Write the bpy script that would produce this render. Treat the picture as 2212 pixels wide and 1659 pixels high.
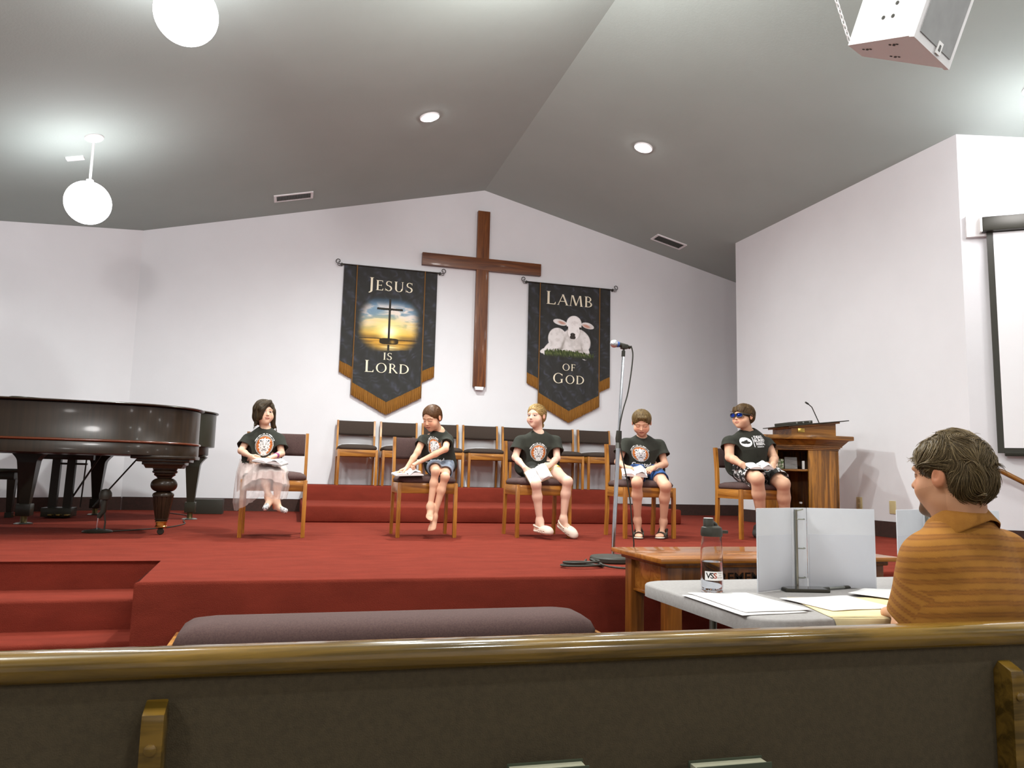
import bpy, bmesh, math, random
import numpy as np
from mathutils import Vector, Matrix
PI = math.pi
for _o in list(bpy.data.objects):
    bpy.data.objects.remove(_o)
scn = bpy.context.scene
COL = scn.collection

# ------------------------------------------------------------------ camera, world, exposure, lights
FPX, CAMZ = 1639.48, 0.5175
YAW, PITCH, ROLL = 0.27599, 0.11932, 0.02376
_fwd = np.array([math.sin(YAW) * math.cos(PITCH), math.cos(YAW) * math.cos(PITCH), math.sin(PITCH)])
_rt = np.array([math.cos(YAW), -math.sin(YAW), 0.0])
_dn = np.cross(_fwd, _rt)
CR = math.cos(ROLL) * _rt - math.sin(ROLL) * _dn
CD = math.sin(ROLL) * _rt + math.cos(ROLL) * _dn
cam = bpy.data.cameras.new('camera')
cam.lens = 36.0 * FPX / 2212.0
cam.sensor_width = 36.0
cam.sensor_fit = 'HORIZONTAL'
cam.clip_start = 0.02
cam_ob = bpy.data.objects.new('camera', cam)
COL.objects.link(cam_ob)
cam_ob.matrix_world = Matrix(((CR[0], -CD[0], -_fwd[0], 0), (CR[1], -CD[1], -_fwd[1], 0), (CR[2], -CD[2], -_fwd[2], CAMZ), (0, 0, 0, 1)))
scn.camera = cam_ob

scn.view_settings.view_transform = 'Standard'
scn.view_settings.look = 'None'
scn.view_settings.exposure = 0.1
scn.view_settings.gamma = 1.0
scn.view_settings.use_curve_mapping = False
scn.cycles.use_denoising = True
scn.cycles.max_bounces = 8
scn.cycles.diffuse_bounces = 4
scn.cycles.glossy_bounces = 4
scn.cycles.transmission_bounces = 8
scn.cycles.transparent_max_bounces = 10
scn.cycles.sample_clamp_indirect = 6.0
scn.cycles.caustics_reflective = False
scn.cycles.caustics_refractive = False

world = bpy.data.worlds.new('world')
scn.world = world
world.use_nodes = True
world.node_tree.nodes['Background'].inputs[0].default_value = (0.8, 0.82, 0.9, 1)
world.node_tree.nodes['Background'].inputs[1].default_value = 0.05

RIDGE_X, RIDGE_Z, SL, SR = 2.371, 4.485, 0.2484, 0.2385


def ceil_z(x):
    return RIDGE_Z - (SL * (RIDGE_X - x) if x < RIDGE_X else SR * (x - RIDGE_X))


def spot(name, loc, power, size=150, blend=0.7, radius=0.06, color=(0.93, 1.0, 0.97), target=None):
    l = bpy.data.lights.new(name, 'SPOT')
    l.energy = power
    l.spot_size = math.radians(size)
    l.spot_blend = blend
    l.shadow_soft_size = radius
    l.color = color
    o = bpy.data.objects.new(name, l)
    COL.objects.link(o)
    o.location = loc
    if target is not None:
        o.rotation_euler = (Vector(target) - Vector(loc)).to_track_quat('-Z', 'Y').to_euler()
    return o


# recessed cans: two in view, more of their rows, unseen spots added as fill
CAN_XY = [(1.154, 7.447, 620), (3.571, 7.434, 150), (1.154, 4.9, 330), (3.571, 4.9, 60), (-1.4, 6.4, 220), (1.2, 2.3, 30), (3.6, 2.3, 14), (1.2, -0.2, 125), (3.6, -0.2, 70)]
for _x, _y, _p in CAN_XY:
    spot('downlight_lamp', (_x, _y, ceil_z(_x) - 0.06), _p, 155, 0.85)
# unseen fill lamps: supposed hall globes, plus one added to brighten stage and ceiling
for _x, _y, _p in [(-2.5, -1.5, 90), (6.5, -1.5, 100), (2.3, -3.5, 90), (-1.6, 2.2, 230), (6.0, 2.2, 60), (2.0, 1.2, 100), (1.5, 4.3, 180)]:
    l = bpy.data.lights.new('unseen_fill_lamp', 'POINT')
    l.energy = _p
    l.shadow_soft_size = 0.19
    l.color = (1, 0.97, 0.95)
    o = bpy.data.objects.new('unseen_fill_lamp', l)
    COL.objects.link(o)
    o.location = (_x, _y, 2.5 if _y < 0 else ceil_z(_x) - 0.55)


# ------------------------------------------------------------------ colour and material helpers
def lin(c):
    return tuple((v / 255 / 12.92) if v / 255 <= 0.04045 else ((v / 255 + 0.055) / 1.055) ** 2.4 for v in c)


def linv(a):
    a = np.asarray(a, float) / 255
    return np.where(a <= 0.04045, a / 12.92, ((a + 0.055) / 1.055) ** 2.4)


MATS = {}


def mat(name, rgb, rough=0.6, metal=0.0, rgb2=None, scale=(20, 20, 20), bump=0.0, bscale=None, coat=0.0, contrast=(0.35, 0.65),
        detail=4.0, emit=None, trans=0.0, alpha=1.0, ior=1.45, sheen=0.0, spec=0.5, attr=False):
    if name in MATS:
        return MATS[name]
    m = bpy.data.materials.new(name)
    m.use_nodes = True
    nt = m.node_tree
    b = nt.nodes['Principled BSDF']
    c = lin(rgb) + (1,)
    b.inputs['Base Color'].default_value = c
    b.inputs['Roughness'].default_value = rough
    b.inputs['Metallic'].default_value = metal
    b.inputs['IOR'].default_value = ior
    b.inputs['Specular IOR Level'].default_value = spec
    b.inputs['Coat Weight'].default_value = coat
    b.inputs['Coat Roughness'].default_value = 0.08
    b.inputs['Transmission Weight'].default_value = trans
    b.inputs['Alpha'].default_value = alpha
    if sheen:
        b.inputs['Sheen Weight'].default_value = sheen
    if emit:
        b.inputs['Emission Color'].default_value = lin(emit[0]) + (1,)
        b.inputs['Emission Strength'].default_value = emit[1]
    tc = nt.nodes.new('ShaderNodeTexCoord')
    if rgb2 is not None:
        mp = nt.nodes.new('ShaderNodeMapping')
        mp.inputs['Scale'].default_value = scale
        nz = nt.nodes.new('ShaderNodeTexNoise')
        nz.inputs['Scale'].default_value = 1.0
        nz.inputs['Detail'].default_value = detail
        nz.inputs['Roughness'].default_value = 0.6
        rp = nt.nodes.new('ShaderNodeValToRGB')
        rp.color_ramp.elements[0].position = contrast[0]
        rp.color_ramp.elements[1].position = contrast[1]
        rp.color_ramp.elements[0].color = lin(rgb2) + (1,)
        rp.color_ramp.elements[1].color = c
        nt.links.new(tc.outputs['Object'], mp.inputs['Vector'])
        nt.links.new(mp.outputs['Vector'], nz.inputs['Vector'])
        nt.links.new(nz.outputs['Fac'], rp.inputs['Fac'])
        nt.links.new(rp.outputs['Color'], b.inputs['Base Color'])
    if attr:
        at = nt.nodes.new('ShaderNodeAttribute')
        at.attribute_name = 'Col'
        nt.links.new(at.outputs['Color'], b.inputs['Base Color'])
    if bump:
        nb = nt.nodes.new('ShaderNodeTexNoise')
        nb.inputs['Scale'].default_value = bscale or 60.0
        nb.inputs['Detail'].default_value = 3.0
        bp = nt.nodes.new('ShaderNodeBump')
        bp.inputs['Strength'].default_value = bump
        bp.inputs['Distance'].default_value = 0.01
        nt.links.new(tc.outputs['Object'], nb.inputs['Vector'])
        nt.links.new(nb.outputs['Fac'], bp.inputs['Height'])
        nt.links.new(bp.outputs['Normal'], b.inputs['Normal'])
    MATS[name] = m
    return m


def wood(name, dark, light, axis=2, rough=0.35, coat=0.2, freq=22.0):
    """long-grained wood: rings from a distorted noise stretched along one axis"""
    if name in MATS:
        return MATS[name]
    sc = [freq, freq, freq]
    sc[axis] = freq * 0.07
    m = mat(name, light, rough, 0, dark, tuple(sc), coat=coat, contrast=(0.38, 0.62), detail=6)
    nt = m.node_tree
    nz = next(n for n in nt.nodes if n.type == 'TEX_NOISE')
    nz.inputs['Distortion'].default_value = 0.9
    return m


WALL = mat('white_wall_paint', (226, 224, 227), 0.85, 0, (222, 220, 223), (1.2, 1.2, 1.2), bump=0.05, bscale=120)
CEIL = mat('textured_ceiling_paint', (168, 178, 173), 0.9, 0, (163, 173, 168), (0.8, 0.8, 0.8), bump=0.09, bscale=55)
CARPET = mat('red_carpet', (130, 52, 39), 0.97, 0, (110, 43, 32), (3.5, 9, 9), bump=0.5, bscale=260, contrast=(0.25, 0.75), spec=0.1)
HALLF = mat('hall_floor_carpet', (96, 92, 88), 0.95, 0, (86, 82, 78), (9, 9, 9), bump=0.3, bscale=200)
BASEB = mat('dark_carpet_base', (66, 42, 36), 0.9, 0, (56, 38, 32), (30, 30, 30), bump=0.2, bscale=200)
OAK_V = wood('golden_oak_upright', (138, 84, 26), (190, 128, 52), 2)
OAK_H = wood('golden_oak_across', (122, 72, 20), (196, 134, 56), 0, freq=14)
OAK_Y = wood('golden_oak_lengthwise', (132, 80, 24), (190, 128, 52), 1)
HALL_OAK = wood('pew_rail_oak', (80, 60, 18), (130, 98, 36), 0, rough=0.16, coat=0.7, freq=30)
PULPIT_V = wood('pulpit_oak_upright', (112, 70, 18), (184, 122, 42), 2, freq=26)
PULPIT_H = wood('pulpit_oak_moulding', (96, 60, 18), (156, 102, 38), 0, freq=20)
TABLE_H = wood('table_oak_across', (138, 80, 24), (184, 118, 50), 0, rough=0.22, coat=0.5, freq=14)
TABLE_V = wood('table_oak_upright', (112, 62, 20), (152, 90, 34), 2)
CROSS_W = wood('cross_walnut', (84, 42, 16), (124, 72, 32), 2, rough=0.42, coat=0.08)
CROSS_X = wood('cross_walnut_beam', (84, 42, 16), (116, 66, 30), 0, rough=0.42, coat=0.08)
FABRIC = mat('plum_brown_fabric', (88, 66, 62), 0.95, 0, (74, 54, 52), (160, 160, 160), bump=0.2, bscale=500)
FABRIC_D = mat('dark_brown_fabric', (66, 54, 46), 0.95, 0, (58, 46, 40), (160, 160, 160), bump=0.2, bscale=500)
PEWCLOTH = mat('pew_back_fabric', (84, 72, 52), 0.95, 0, (76, 65, 47), (90, 90, 90), bump=0.2, bscale=400)
PIANO = mat('dark_mahogany_lacquer', (46, 33, 22), 0.3, 0, (36, 26, 17), (40, 40, 1.5), coat=0.08, spec=0.3)
PIANO_T = mat('mahogany_trim', (96, 46, 24), 0.2, 0, coat=0.6)
BLACK_LQ = mat('black_lacquer', (44, 43, 34), 0.3, 0, coat=0.05, spec=0.35)
BLACK = mat('black_plastic', (50, 48, 40), 0.5)
BLACK_M = mat('black_metal', (46, 44, 36), 0.35, 0.3)
BRASS = mat('brass', (214, 176, 92), 0.22, 1.0)
CHROME = mat('chrome', (224, 228, 234), 0.14, 1.0)
STEEL = mat('grey_steel', (150, 152, 146), 0.35, 0.9)
WHITE_P = mat('white_painted_metal', (236, 233, 234), 0.45)
WHITE_S = mat('white_plastic', (232, 230, 228), 0.4)
CREAM = mat('cream_plastic', (206, 190, 142), 0.45)
PAPER = mat('white_paper', (240, 237, 236), 0.9, 0, (232, 229, 228), (14, 14, 14))
MANILA = mat('manila_card', (226, 208, 164), 0.85, 0, (216, 196, 150), (8, 8, 8))
IRON = mat('wrought_iron', (44, 40, 34), 0.5, 0.4)
GOLDF = mat('gold_fringe', (150, 100, 30), 0.8, 0, (112, 70, 18), (260, 60, 6), contrast=(0.3, 0.7))
CORD = mat('bronze_cord', (122, 84, 40), 0.8)
LETTER = mat('cream_lettering', (232, 220, 196), 0.7)
PAINT = mat('printed_cloth', (200, 200, 200), 0.85, attr=True)
INK = mat('printed_ink', (200, 200, 200), 0.8, attr=True)
SKIN = mat('skin', (200, 150, 120), 0.5, attr=True, spec=0.35)


# ------------------------------------------------------------------ mesh helpers
class MB:
    """collects shapes and links them as one mesh object"""

    def __init__(self):
        self.bm = bmesh.new()

    def _xf(self, verts, M):
        if M is not None:
            bmesh.ops.transform(self.bm, matrix=M, verts=verts)

    def box(self, x0, x1, y0, y1, z0, z1, bev=0.0, M=None, seg=2):
        g = bmesh.ops.create_cube(self.bm, size=1.0)
        vs = g['verts']
        for v in vs:
            v.co = Vector(((x0 + x1) / 2 + v.co.x * (x1 - x0), (y0 + y1) / 2 + v.co.y * (y1 - y0), (z0 + z1) / 2 + v.co.z * (z1 - z0)))
        self._xf(vs, M)
        if bev > 0:
            es = list({e for v in vs for e in v.link_edges})
            bmesh.ops.bevel(self.bm, geom=es, offset=bev, segments=seg, affect='EDGES', profile=0.6)
        return self

    def prism(self, pts, z0, z1, M=None, bev=0.0):
        """polygon in x,y extruded in z"""
        lo = [self.bm.verts.new((p[0], p[1], z0)) for p in pts]
        hi = [self.bm.verts.new((p[0], p[1], z1)) for p in pts]
        n = len(pts)
        a = sum(pts[i][0] * pts[(i + 1) % n][1] - pts[(i + 1) % n][0] * pts[i][1] for i in range(n))
        fs = []
        if a < 0:
            lo.reverse()
            hi.reverse()
        fs.append(self.bm.faces.new(hi))
        fs.append(self.bm.faces.new(list(reversed(lo))))
        for i in range(n):
            j = (i + 1) % n
            fs.append(self.bm.faces.new((lo[i], lo[j], hi[j], hi[i])))
        self._xf(lo + hi, M)
        if bev > 0:
            es = list({e for f in fs[:2] for e in f.edges})
            bmesh.ops.bevel(self.bm, geom=es, offset=bev, segments=2, affect='EDGES', profile=0.6)
        return self

    def loft(self, rings, cap=True, closed=True):
        """rings: list of equal-length point loops"""
        R = [[self.bm.verts.new(p) for p in r] for r in rings]
        n = len(R[0])
        for a, b in zip(R[:-1], R[1:]):
            for i in range(n if closed else n - 1):
                j = (i + 1) % n
                try:
                    self.bm.faces.new((a[i], a[j], b[j], b[i]))
                except ValueError:
                    pass
        if cap and closed:
            self.bm.faces.new(list(reversed(R[0])))
            self.bm.faces.new(R[-1])
        return self

    def lathe(self, prof, c=(0, 0, 0), n=24, M=None, cap=True):
        rings = []
        for r, z in prof:
            rings.append([Vector((c[0] + r * math.cos(2 * PI * i / n), c[1] + r * math.sin(2 * PI * i / n), c[2] + z)) for i in range(n)])
        if M is not None:
            rings = [[M @ p for p in r] for r in rings]
        return self.loft(rings, cap)

    def tube(self, pts, r, n=10, cap=True):
        pts = [Vector(p) for p in pts]
        rr = r if isinstance(r, (list, tuple)) else [r] * len(pts)
        rings = []
        up = Vector((0, 0, 1))
        prev = None
        for i, p in enumerate(pts):
            a = pts[max(i - 1, 0)]
            b = pts[min(i + 1, len(pts) - 1)]
            t = (b - a).normalized()
            if prev is None:
                s = t.cross(up if abs(t.z) < 0.95 else Vector((1, 0, 0))).normalized()
            else:
                s = (prev - t * prev.dot(t)).normalized()
            prev = s
            q = t.cross(s)
            rings.append([p + (s * math.cos(2 * PI * k / n) + q * math.sin(2 * PI * k / n)) * rr[i] for k in range(n)])
        return self.loft(rings, cap)

    def quad(self, *pts):
        self.bm.faces.new([self.bm.verts.new(p) for p in pts])
        return self

    def sphere(self, c, r, M=None, u=24, v=16):
        g = bmesh.ops.create_uvsphere(self.bm, u_segments=u, v_segments=v, radius=1.0)
        rr = r if isinstance(r, (list, tuple)) else (r, r, r)
        for w in g['verts']:
            w.co = Vector((c[0] + w.co.x * rr[0], c[1] + w.co.y * rr[1], c[2] + w.co.z * rr[2]))
        self._xf(g['verts'], M)
        return self

    def build(self, name, material, parent=None, smooth=True, angle=40, weld=0):
        bm = self.bm
        if weld:
            bmesh.ops.remove_doubles(bm, verts=bm.verts, dist=weld)
        bmesh.ops.recalc_face_normals(bm, faces=bm.faces)
        me = bpy.data.meshes.new(name)
        bm.to_mesh(me)
        bm.free()
        return link_mesh(name, me, material, parent, smooth, angle)


def link_mesh(name, me, material, parent=None, smooth=True, angle=40):
    if smooth:
        me.polygons.foreach_set('use_smooth', [True] * len(me.polygons))
        if angle < 180:
            me.set_sharp_from_angle(angle=math.radians(angle))
    if material is not None:
        me.materials.append(material)
    o = bpy.data.objects.new(name, me)
    COL.objects.link(o)
    if parent is not None:
        o.parent = parent
    return o


def tag(o, label=None, cat=None, group=None, kind=None):
    if label:
        o['label'] = label
    if cat:
        o['category'] = cat
    if group:
        o['group'] = group
    if kind:
        o['kind'] = kind
    return o


def thing(name, label, cat, loc=(0, 0, 0), rz=0.0, group=None):
    o = bpy.data.objects.new(name, None)
    o.empty_display_size = 0.1
    COL.objects.link(o)
    o.location = loc
    o.rotation_euler = (0, 0, rz)
    return tag(o, label, cat, group)


def struct(o, label=None):
    o['kind'] = 'structure'
    if label:
        o['label'] = label
    return o


def copy_tree(o, parent=None):
    c = o.copy()
    COL.objects.link(c)
    if parent is not None:
        c.parent = parent
    for ch in list(o.children):
        copy_tree(ch, c)
    return c


def np_mesh(name, V, F, material, parent=None, smooth=True, col=None, angle=180):
    """V (n,3), F (m,k) arrays; col (n,3) linear rgb"""
    me = bpy.data.meshes.new(name)
    V = np.asarray(V, np.float32)
    F = np.asarray(F, np.int32)
    k = F.shape[1]
    me.vertices.add(len(V))
    me.vertices.foreach_set('co', V.ravel())
    me.loops.add(F.size)
    me.loops.foreach_set('vertex_index', F.ravel())
    me.polygons.add(len(F))
    me.polygons.foreach_set('loop_start', np.arange(0, F.size, k, dtype=np.int32))
    me.polygons.foreach_set('loop_total', np.full(len(F), k, np.int32))
    me.update(calc_edges=True)
    me.validate()
    if col is not None:
        at = me.color_attributes.new('Col', 'FLOAT_COLOR', 'POINT')
        cc = np.ones((len(me.vertices), 4), np.float32)
        cc[:, :3] = col[:len(me.vertices)]
        at.data.foreach_set('color', cc.ravel())
    return link_mesh(name, me, material, parent, smooth, angle)


def at_y(px, py, Y):
    """the point of the plane y = Y that the photograph shows at a pixel"""
    d = CR * (px - 1106) / FPX + CD * (py - 829.5) / FPX + _fwd
    return np.array([0, 0, CAMZ]) + d * (Y / d[1])


def vnoise(P, seed=0):
    """value noise on (...,2) or (...,3) arrays, 0..1"""
    P = np.asarray(P, float)
    i = np.floor(P).astype(np.int64)
    f = P - i
    f = f * f * (3 - 2 * f)
    D = P.shape[-1]
    out = 0
    for c in range(2 ** D):
        w = 1.0
        h = np.full(P.shape[:-1], seed * 1013 + 7, np.int64)
        for d in range(D):
            b = (c >> d) & 1
            h = h * 73856093 ^ (i[..., d] + b) * (19349663 + 83492791 * d)
            h = h & 0x7fffffff
            w = w * (f[..., d] if b else 1 - f[..., d])
        h = (h ^ (h >> 13)) * 1274126177 & 0x7fffffff
        h = h ^ (h >> 16)
        out = out + w * ((h & 0xffff) / 65535.0)
    return out


def fbm(P, o=4, seed=0):
    s, a, t = 0, 0.5, 0
    P = np.asarray(P, float)
    for k in range(o):
        s = s + a * vnoise(P * 2 ** k, seed + k)
        t += a
        a *= 0.5
    return s / t


def text_flat(body, size, M, bold=0.0, align='CENTER'):
    """flat lettering as (verts, faces) lists, laid out in x,y then moved by M"""
    cu = bpy.data.curves.new('t', 'FONT')
    cu.body = body
    cu.size = size
    cu.align_x = align
    cu.align_y = 'CENTER'
    cu.offset = bold
    cu.resolution_u = 3
    ob = bpy.data.objects.new('t', cu)
    me = bpy.data.meshes.new_from_object(ob)
    V = [M @ v.co for v in me.vertices]
    F = [list(p.vertices) for p in me.polygons]
    bpy.data.objects.remove(ob)
    bpy.data.curves.remove(cu)
    bpy.data.meshes.remove(me)
    return V, F


def add_vf(mb, V, F):
    vs = [mb.bm.verts.new(v) for v in V]
    for f in F:
        try:
            mb.bm.faces.new([vs[i] for i in f])
        except ValueError:
            pass


# ------------------------------------------------------------------ the setting
FLOOR_Z = -0.6
BB = 0.153
YB = 10.02


def wall_panel(name, a, b, z0, top, thick, label=None):
    """a wall from plan point a to b (front face on that line), thickness to the left of a->b; top(x) gives its height"""
    a, b = Vector(a), Vector(b)
    n = Vector((-(b - a).y, (b - a).x)).normalized() * thick
    pts = [a]
    for k in range(1, 24):
        pts.append(a.lerp(b, k / 24))
    if (a.x - RIDGE_X) * (b.x - RIDGE_X) < 0:
        t = (RIDGE_X - a.x) / (b.x - a.x)
        pts.append(a.lerp(b, t))
    pts.append(b)
    pts.sort(key=lambda p: (p - a).length)
    m = MB()
    r = []
    for p in pts:
        q = p + n
        z = top(p.x) + 0.03
        r.append([(p.x, p.y, z0), (p.x, p.y, z), (q.x, q.y, top(q.x) + 0.03), (q.x, q.y, z0)])
    m.loft(r)
    return struct(m.build(name, WALL, smooth=False), label)


wall_panel('wall_back', (-1.946, YB), (6.6, YB), -0.6, ceil_z, 0.12)
wall_panel('wall_left_wing', (-6.2, YB - 4.254 * 0.7138), (-1.946, YB), -0.6, ceil_z, 0.12)
wall_panel('wall_left', (-6.2, -6.0), (-6.2, 6.99), -0.6, ceil_z, 0.12)
wall_panel('wall_right_wing', (5.6, 8.805), (5.648, 5.261), -0.6, ceil_z, 0.14)
wall_panel('wall_right_recess', (6.6, 8.6), (6.6, YB), -0.6, ceil_z, -0.12)
wall_panel('wall_right_angled', (5.648, 5.261), (9.7, 2.337), -0.6, ceil_z, 0.14)
wall_panel('wall_right', (9.7, 2.337), (9.7, -6.0), -0.6, ceil_z, 0.12)
wall_panel('wall_front', (9.7, -6.0), (-6.2, -6.0), -0.6, ceil_z, 0.12)

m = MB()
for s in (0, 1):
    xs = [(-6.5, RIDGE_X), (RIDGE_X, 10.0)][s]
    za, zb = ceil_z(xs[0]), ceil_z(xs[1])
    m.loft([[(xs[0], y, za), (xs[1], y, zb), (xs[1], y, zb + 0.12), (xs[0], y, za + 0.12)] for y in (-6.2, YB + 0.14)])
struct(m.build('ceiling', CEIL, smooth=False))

m = MB()
m.box(-6.3, 9.8, -6.1, YB + 0.05, FLOOR_Z - 0.1, FLOOR_Z)
struct(m.build('floor', HALLF, smooth=False))

# the carpeted stage with its notch of steps on the left, rounded carpet noses
STEP = 0.15


def nosed(name, pts, z1, z0, mtl, label, cat='stage'):
    mb = MB()
    mb.prism(pts, z0, z1, bev=0.018)
    o = mb.build(name, mtl, smooth=True, angle=60)
    o['kind'] = 'structure'
    return tag(o, label)


nosed('trim_1', [(-6.19, 4.68), (-0.66, 4.68), (-0.66, 3.82), (6.0, 3.82), (6.0, 5.0), (5.62, 5.26), (5.59, 8.80), (6.59, 8.80), (6.59, YB - 0.005), (-1.95, YB - 0.005), (-6.19, 7.0)],
      0.0, FLOOR_Z, CARPET, 'wide red carpeted stage platform')
nosed('trim_2', [(-6.19, 4.33), (-0.66, 4.33), (-0.66, 4.70), (-6.19, 4.70)], -0.15, FLOOR_Z, CARPET, 'upper red carpeted step on the left')
nosed('trim_3', [(-6.19, 4.03), (-0.66, 4.03), (-0.66, 4.70), (-6.19, 4.70)], -0.30, FLOOR_Z, CARPET, 'middle red carpeted step on the left')
nosed('trim_4', [(-6.19, 3.73), (-0.66, 3.73), (-0.66, 4.70), (-6.19, 4.70)], -0.45, FLOOR_Z, CARPET, 'lowest red carpeted step on the left')
nosed('trim_5', [(0.10, 7.945), (4.3, 7.945), (4.3, YB - 0.01), (0.10, YB - 0.01)], 0.1677, 0.0, CARPET, 'low carpeted riser along the stage')
nosed('trim_6', [(0.13, 9.40), (4.15, 9.40), (4.15, YB - 0.012), (0.13, YB - 0.012)], 0.3467, 0.1, CARPET, 'upper carpeted riser under the chair row')


def base_strip(name, a, b, z0=0.0):
    a, b = Vector(a), Vector(b)
    n = Vector(((b - a).y, -(b - a).x)).normalized() * 0.014
    mb = MB()
    mb.loft([[(p.x, p.y, z0), (p.x + n.x, p.y + n.y, z0), (p.x + n.x, p.y + n.y, z0 + BB), (p.x, p.y, z0 + BB)] for p in (a, b)])
    struct(mb.build(name, BASEB, smooth=False))


base_strip('baseboard_back', (-1.93, YB), (6.58, YB))
base_strip('baseboard_left', (-6.1, YB - 4.154 * 0.7138), (-1.95, YB))
base_strip('baseboard_right', (5.6, 8.80), (5.648, 5.262))
base_strip('baseboard_right_angled', (5.652, 5.258), (9.6, 2.41))

# ------------------------------------------------------------------ ceiling fixtures
GLOBE = mat('lit_opal_glass', (250, 249, 252), 0.4, emit=((250, 248, 252), 21))
LAMP = mat('lit_lamp_face', (250, 249, 252), 0.4, emit=((252, 249, 250), 30.0))


def globe(name, label, x, y, z, r, power):
    cz = ceil_z(x)
    t = thing(name, label, 'lamp', (x, y, z), 0, 'opal globe pendants')
    mb = MB()
    mb.sphere((0, 0, 0), r, u=40, v=28)
    mb.build('globe', GLOBE, t)
    mb = MB()
    mb.tube([(0, 0, r * 0.95), (0, 0, cz - z)], 0.011)
    mb.lathe([(0.03, r * 0.97), (0.03, r + 0.02), (0.012, r + 0.03)])
    mb.build('rod', WHITE_P, t)
    s = math.atan(SL) * (-1 if x < RIDGE_X else 1)
    mb = MB()
    mb.lathe([(0.078, 0.01), (0.078, -0.012), (0.07, -0.02), (0.02, -0.028), (0.012, -0.03)], n=32,
             M=Matrix.Translation((0, 0, cz - z)) @ Matrix.Rotation(s, 4, 'Y'))
    mb.build('canopy', WHITE_P, t)
    return t


globe('globe_pendant', 'lit white globe pendant on a rod, above the piano', -1.88, 7.281, 2.822, 0.1886, 110)
globe('globe_pendant', 'largest lit globe, cut by the top edge of the photo', -0.798, 4.819, 3.317, 0.1886, 60)
GLZ = float(at_y(2216, 342, 4.46)[2])
globe('globe_pendant', 'lit globe pendant near the projection screen at right', 5.60, 4.46, GLZ, 0.1886, 60)


def can(label, x, y):
    t = thing('recessed_downlight', label, 'lamp', (x, y, ceil_z(x)), 0, 'recessed ceiling downlights')
    s = math.atan(SL) * (-1 if x < RIDGE_X else 1)
    R = Matrix.Rotation(s, 4, 'Y')
    mb = MB()
    n = 40
    rings = []
    for r, z in [(0.105, 0.004), (0.105, -0.008), (0.1, -0.014), (0.08, -0.012), (0.078, 0.004)]:
        rings.append([R @ Vector((r * math.cos(2 * PI * i / n), r * math.sin(2 * PI * i / n), z)) for i in range(n)])
    mb.loft(rings, cap=False)
    mb.build('trim_ring', WHITE_P, t)
    mb = MB()
    mb.lathe([(0.0785, 0.0), (0.0785, -0.002), (0.07, -0.022), (0.045, -0.036), (0.001, -0.042)], n=32, M=R)
    mb.build('bulb', LAMP, t)
    return t


can('lit recessed downlight left of the ceiling ridge', 1.154, 7.447)
can('lit recessed downlight right of the ceiling ridge', 3.571, 7.434)


def vent(label, x, y):
    t = thing('ceiling_vent', label, 'vent', (x, y, ceil_z(x)), 0, 'ceiling air vents')
    s = math.atan(SL if x < RIDGE_X else SR) * (-1 if x < RIDGE_X else 1)
    R = Matrix.Rotation(s, 4, 'Y') @ Matrix.Translation((0, 0, -0.006))
    w, d, f = 0.235, 0.115, 0.03
    mb = MB()
    mb.box(-w, w, -d, -d + f, -0.006, 0.008, 0.002, R)
    mb.box(-w, w, d - f, d, -0.006, 0.008, 0.002, R)
    mb.box(-w, -w + f, -d + f, d - f, -0.006, 0.008, 0, R)
    mb.box(w - f, w, -d + f, d - f, -0.006, 0.008, 0, R)
    mb.build('frame', WHITE_P, t)
    mb = MB()
    mb.box(-w + f, w - f, -d + f, d - f, 0.003, 0.006, 0, R)
    mb.build('backing', BLACK, t)
    mb = MB()
    for k in range(22):
        xx = -w + f + 0.01 + k * (2 * w - 2 * f - 0.02) / 21
        mb.box(-0.0012, 0.0012, -d + f, d - f, -0.006, 0.004, 0, R @ Matrix.Translation((xx, 0, 0)) @ Matrix.Rotation(0.5, 4, 'Y'))
    mb.build('louvre', STEEL, t)


vent('white louvred ceiling vent on the left slope', -0.183, 9.397)
vent('white louvred ceiling vent on the right slope', 4.957, 9.49)
mb = MB()
s = math.atan(SL)
mb.box(-0.075, 0.075, -0.03, 0.03, -0.022, 0.004, 0.004, Matrix.Translation((-2.124, 7.673, ceil_z(-2.124))) @ Matrix.Rotation(-s, 4, 'Y'))
tag(mb.build('ceiling_sensor', WHITE_P), 'small flat white box on the ceiling beside the left pendant', 'sensor')

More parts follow.
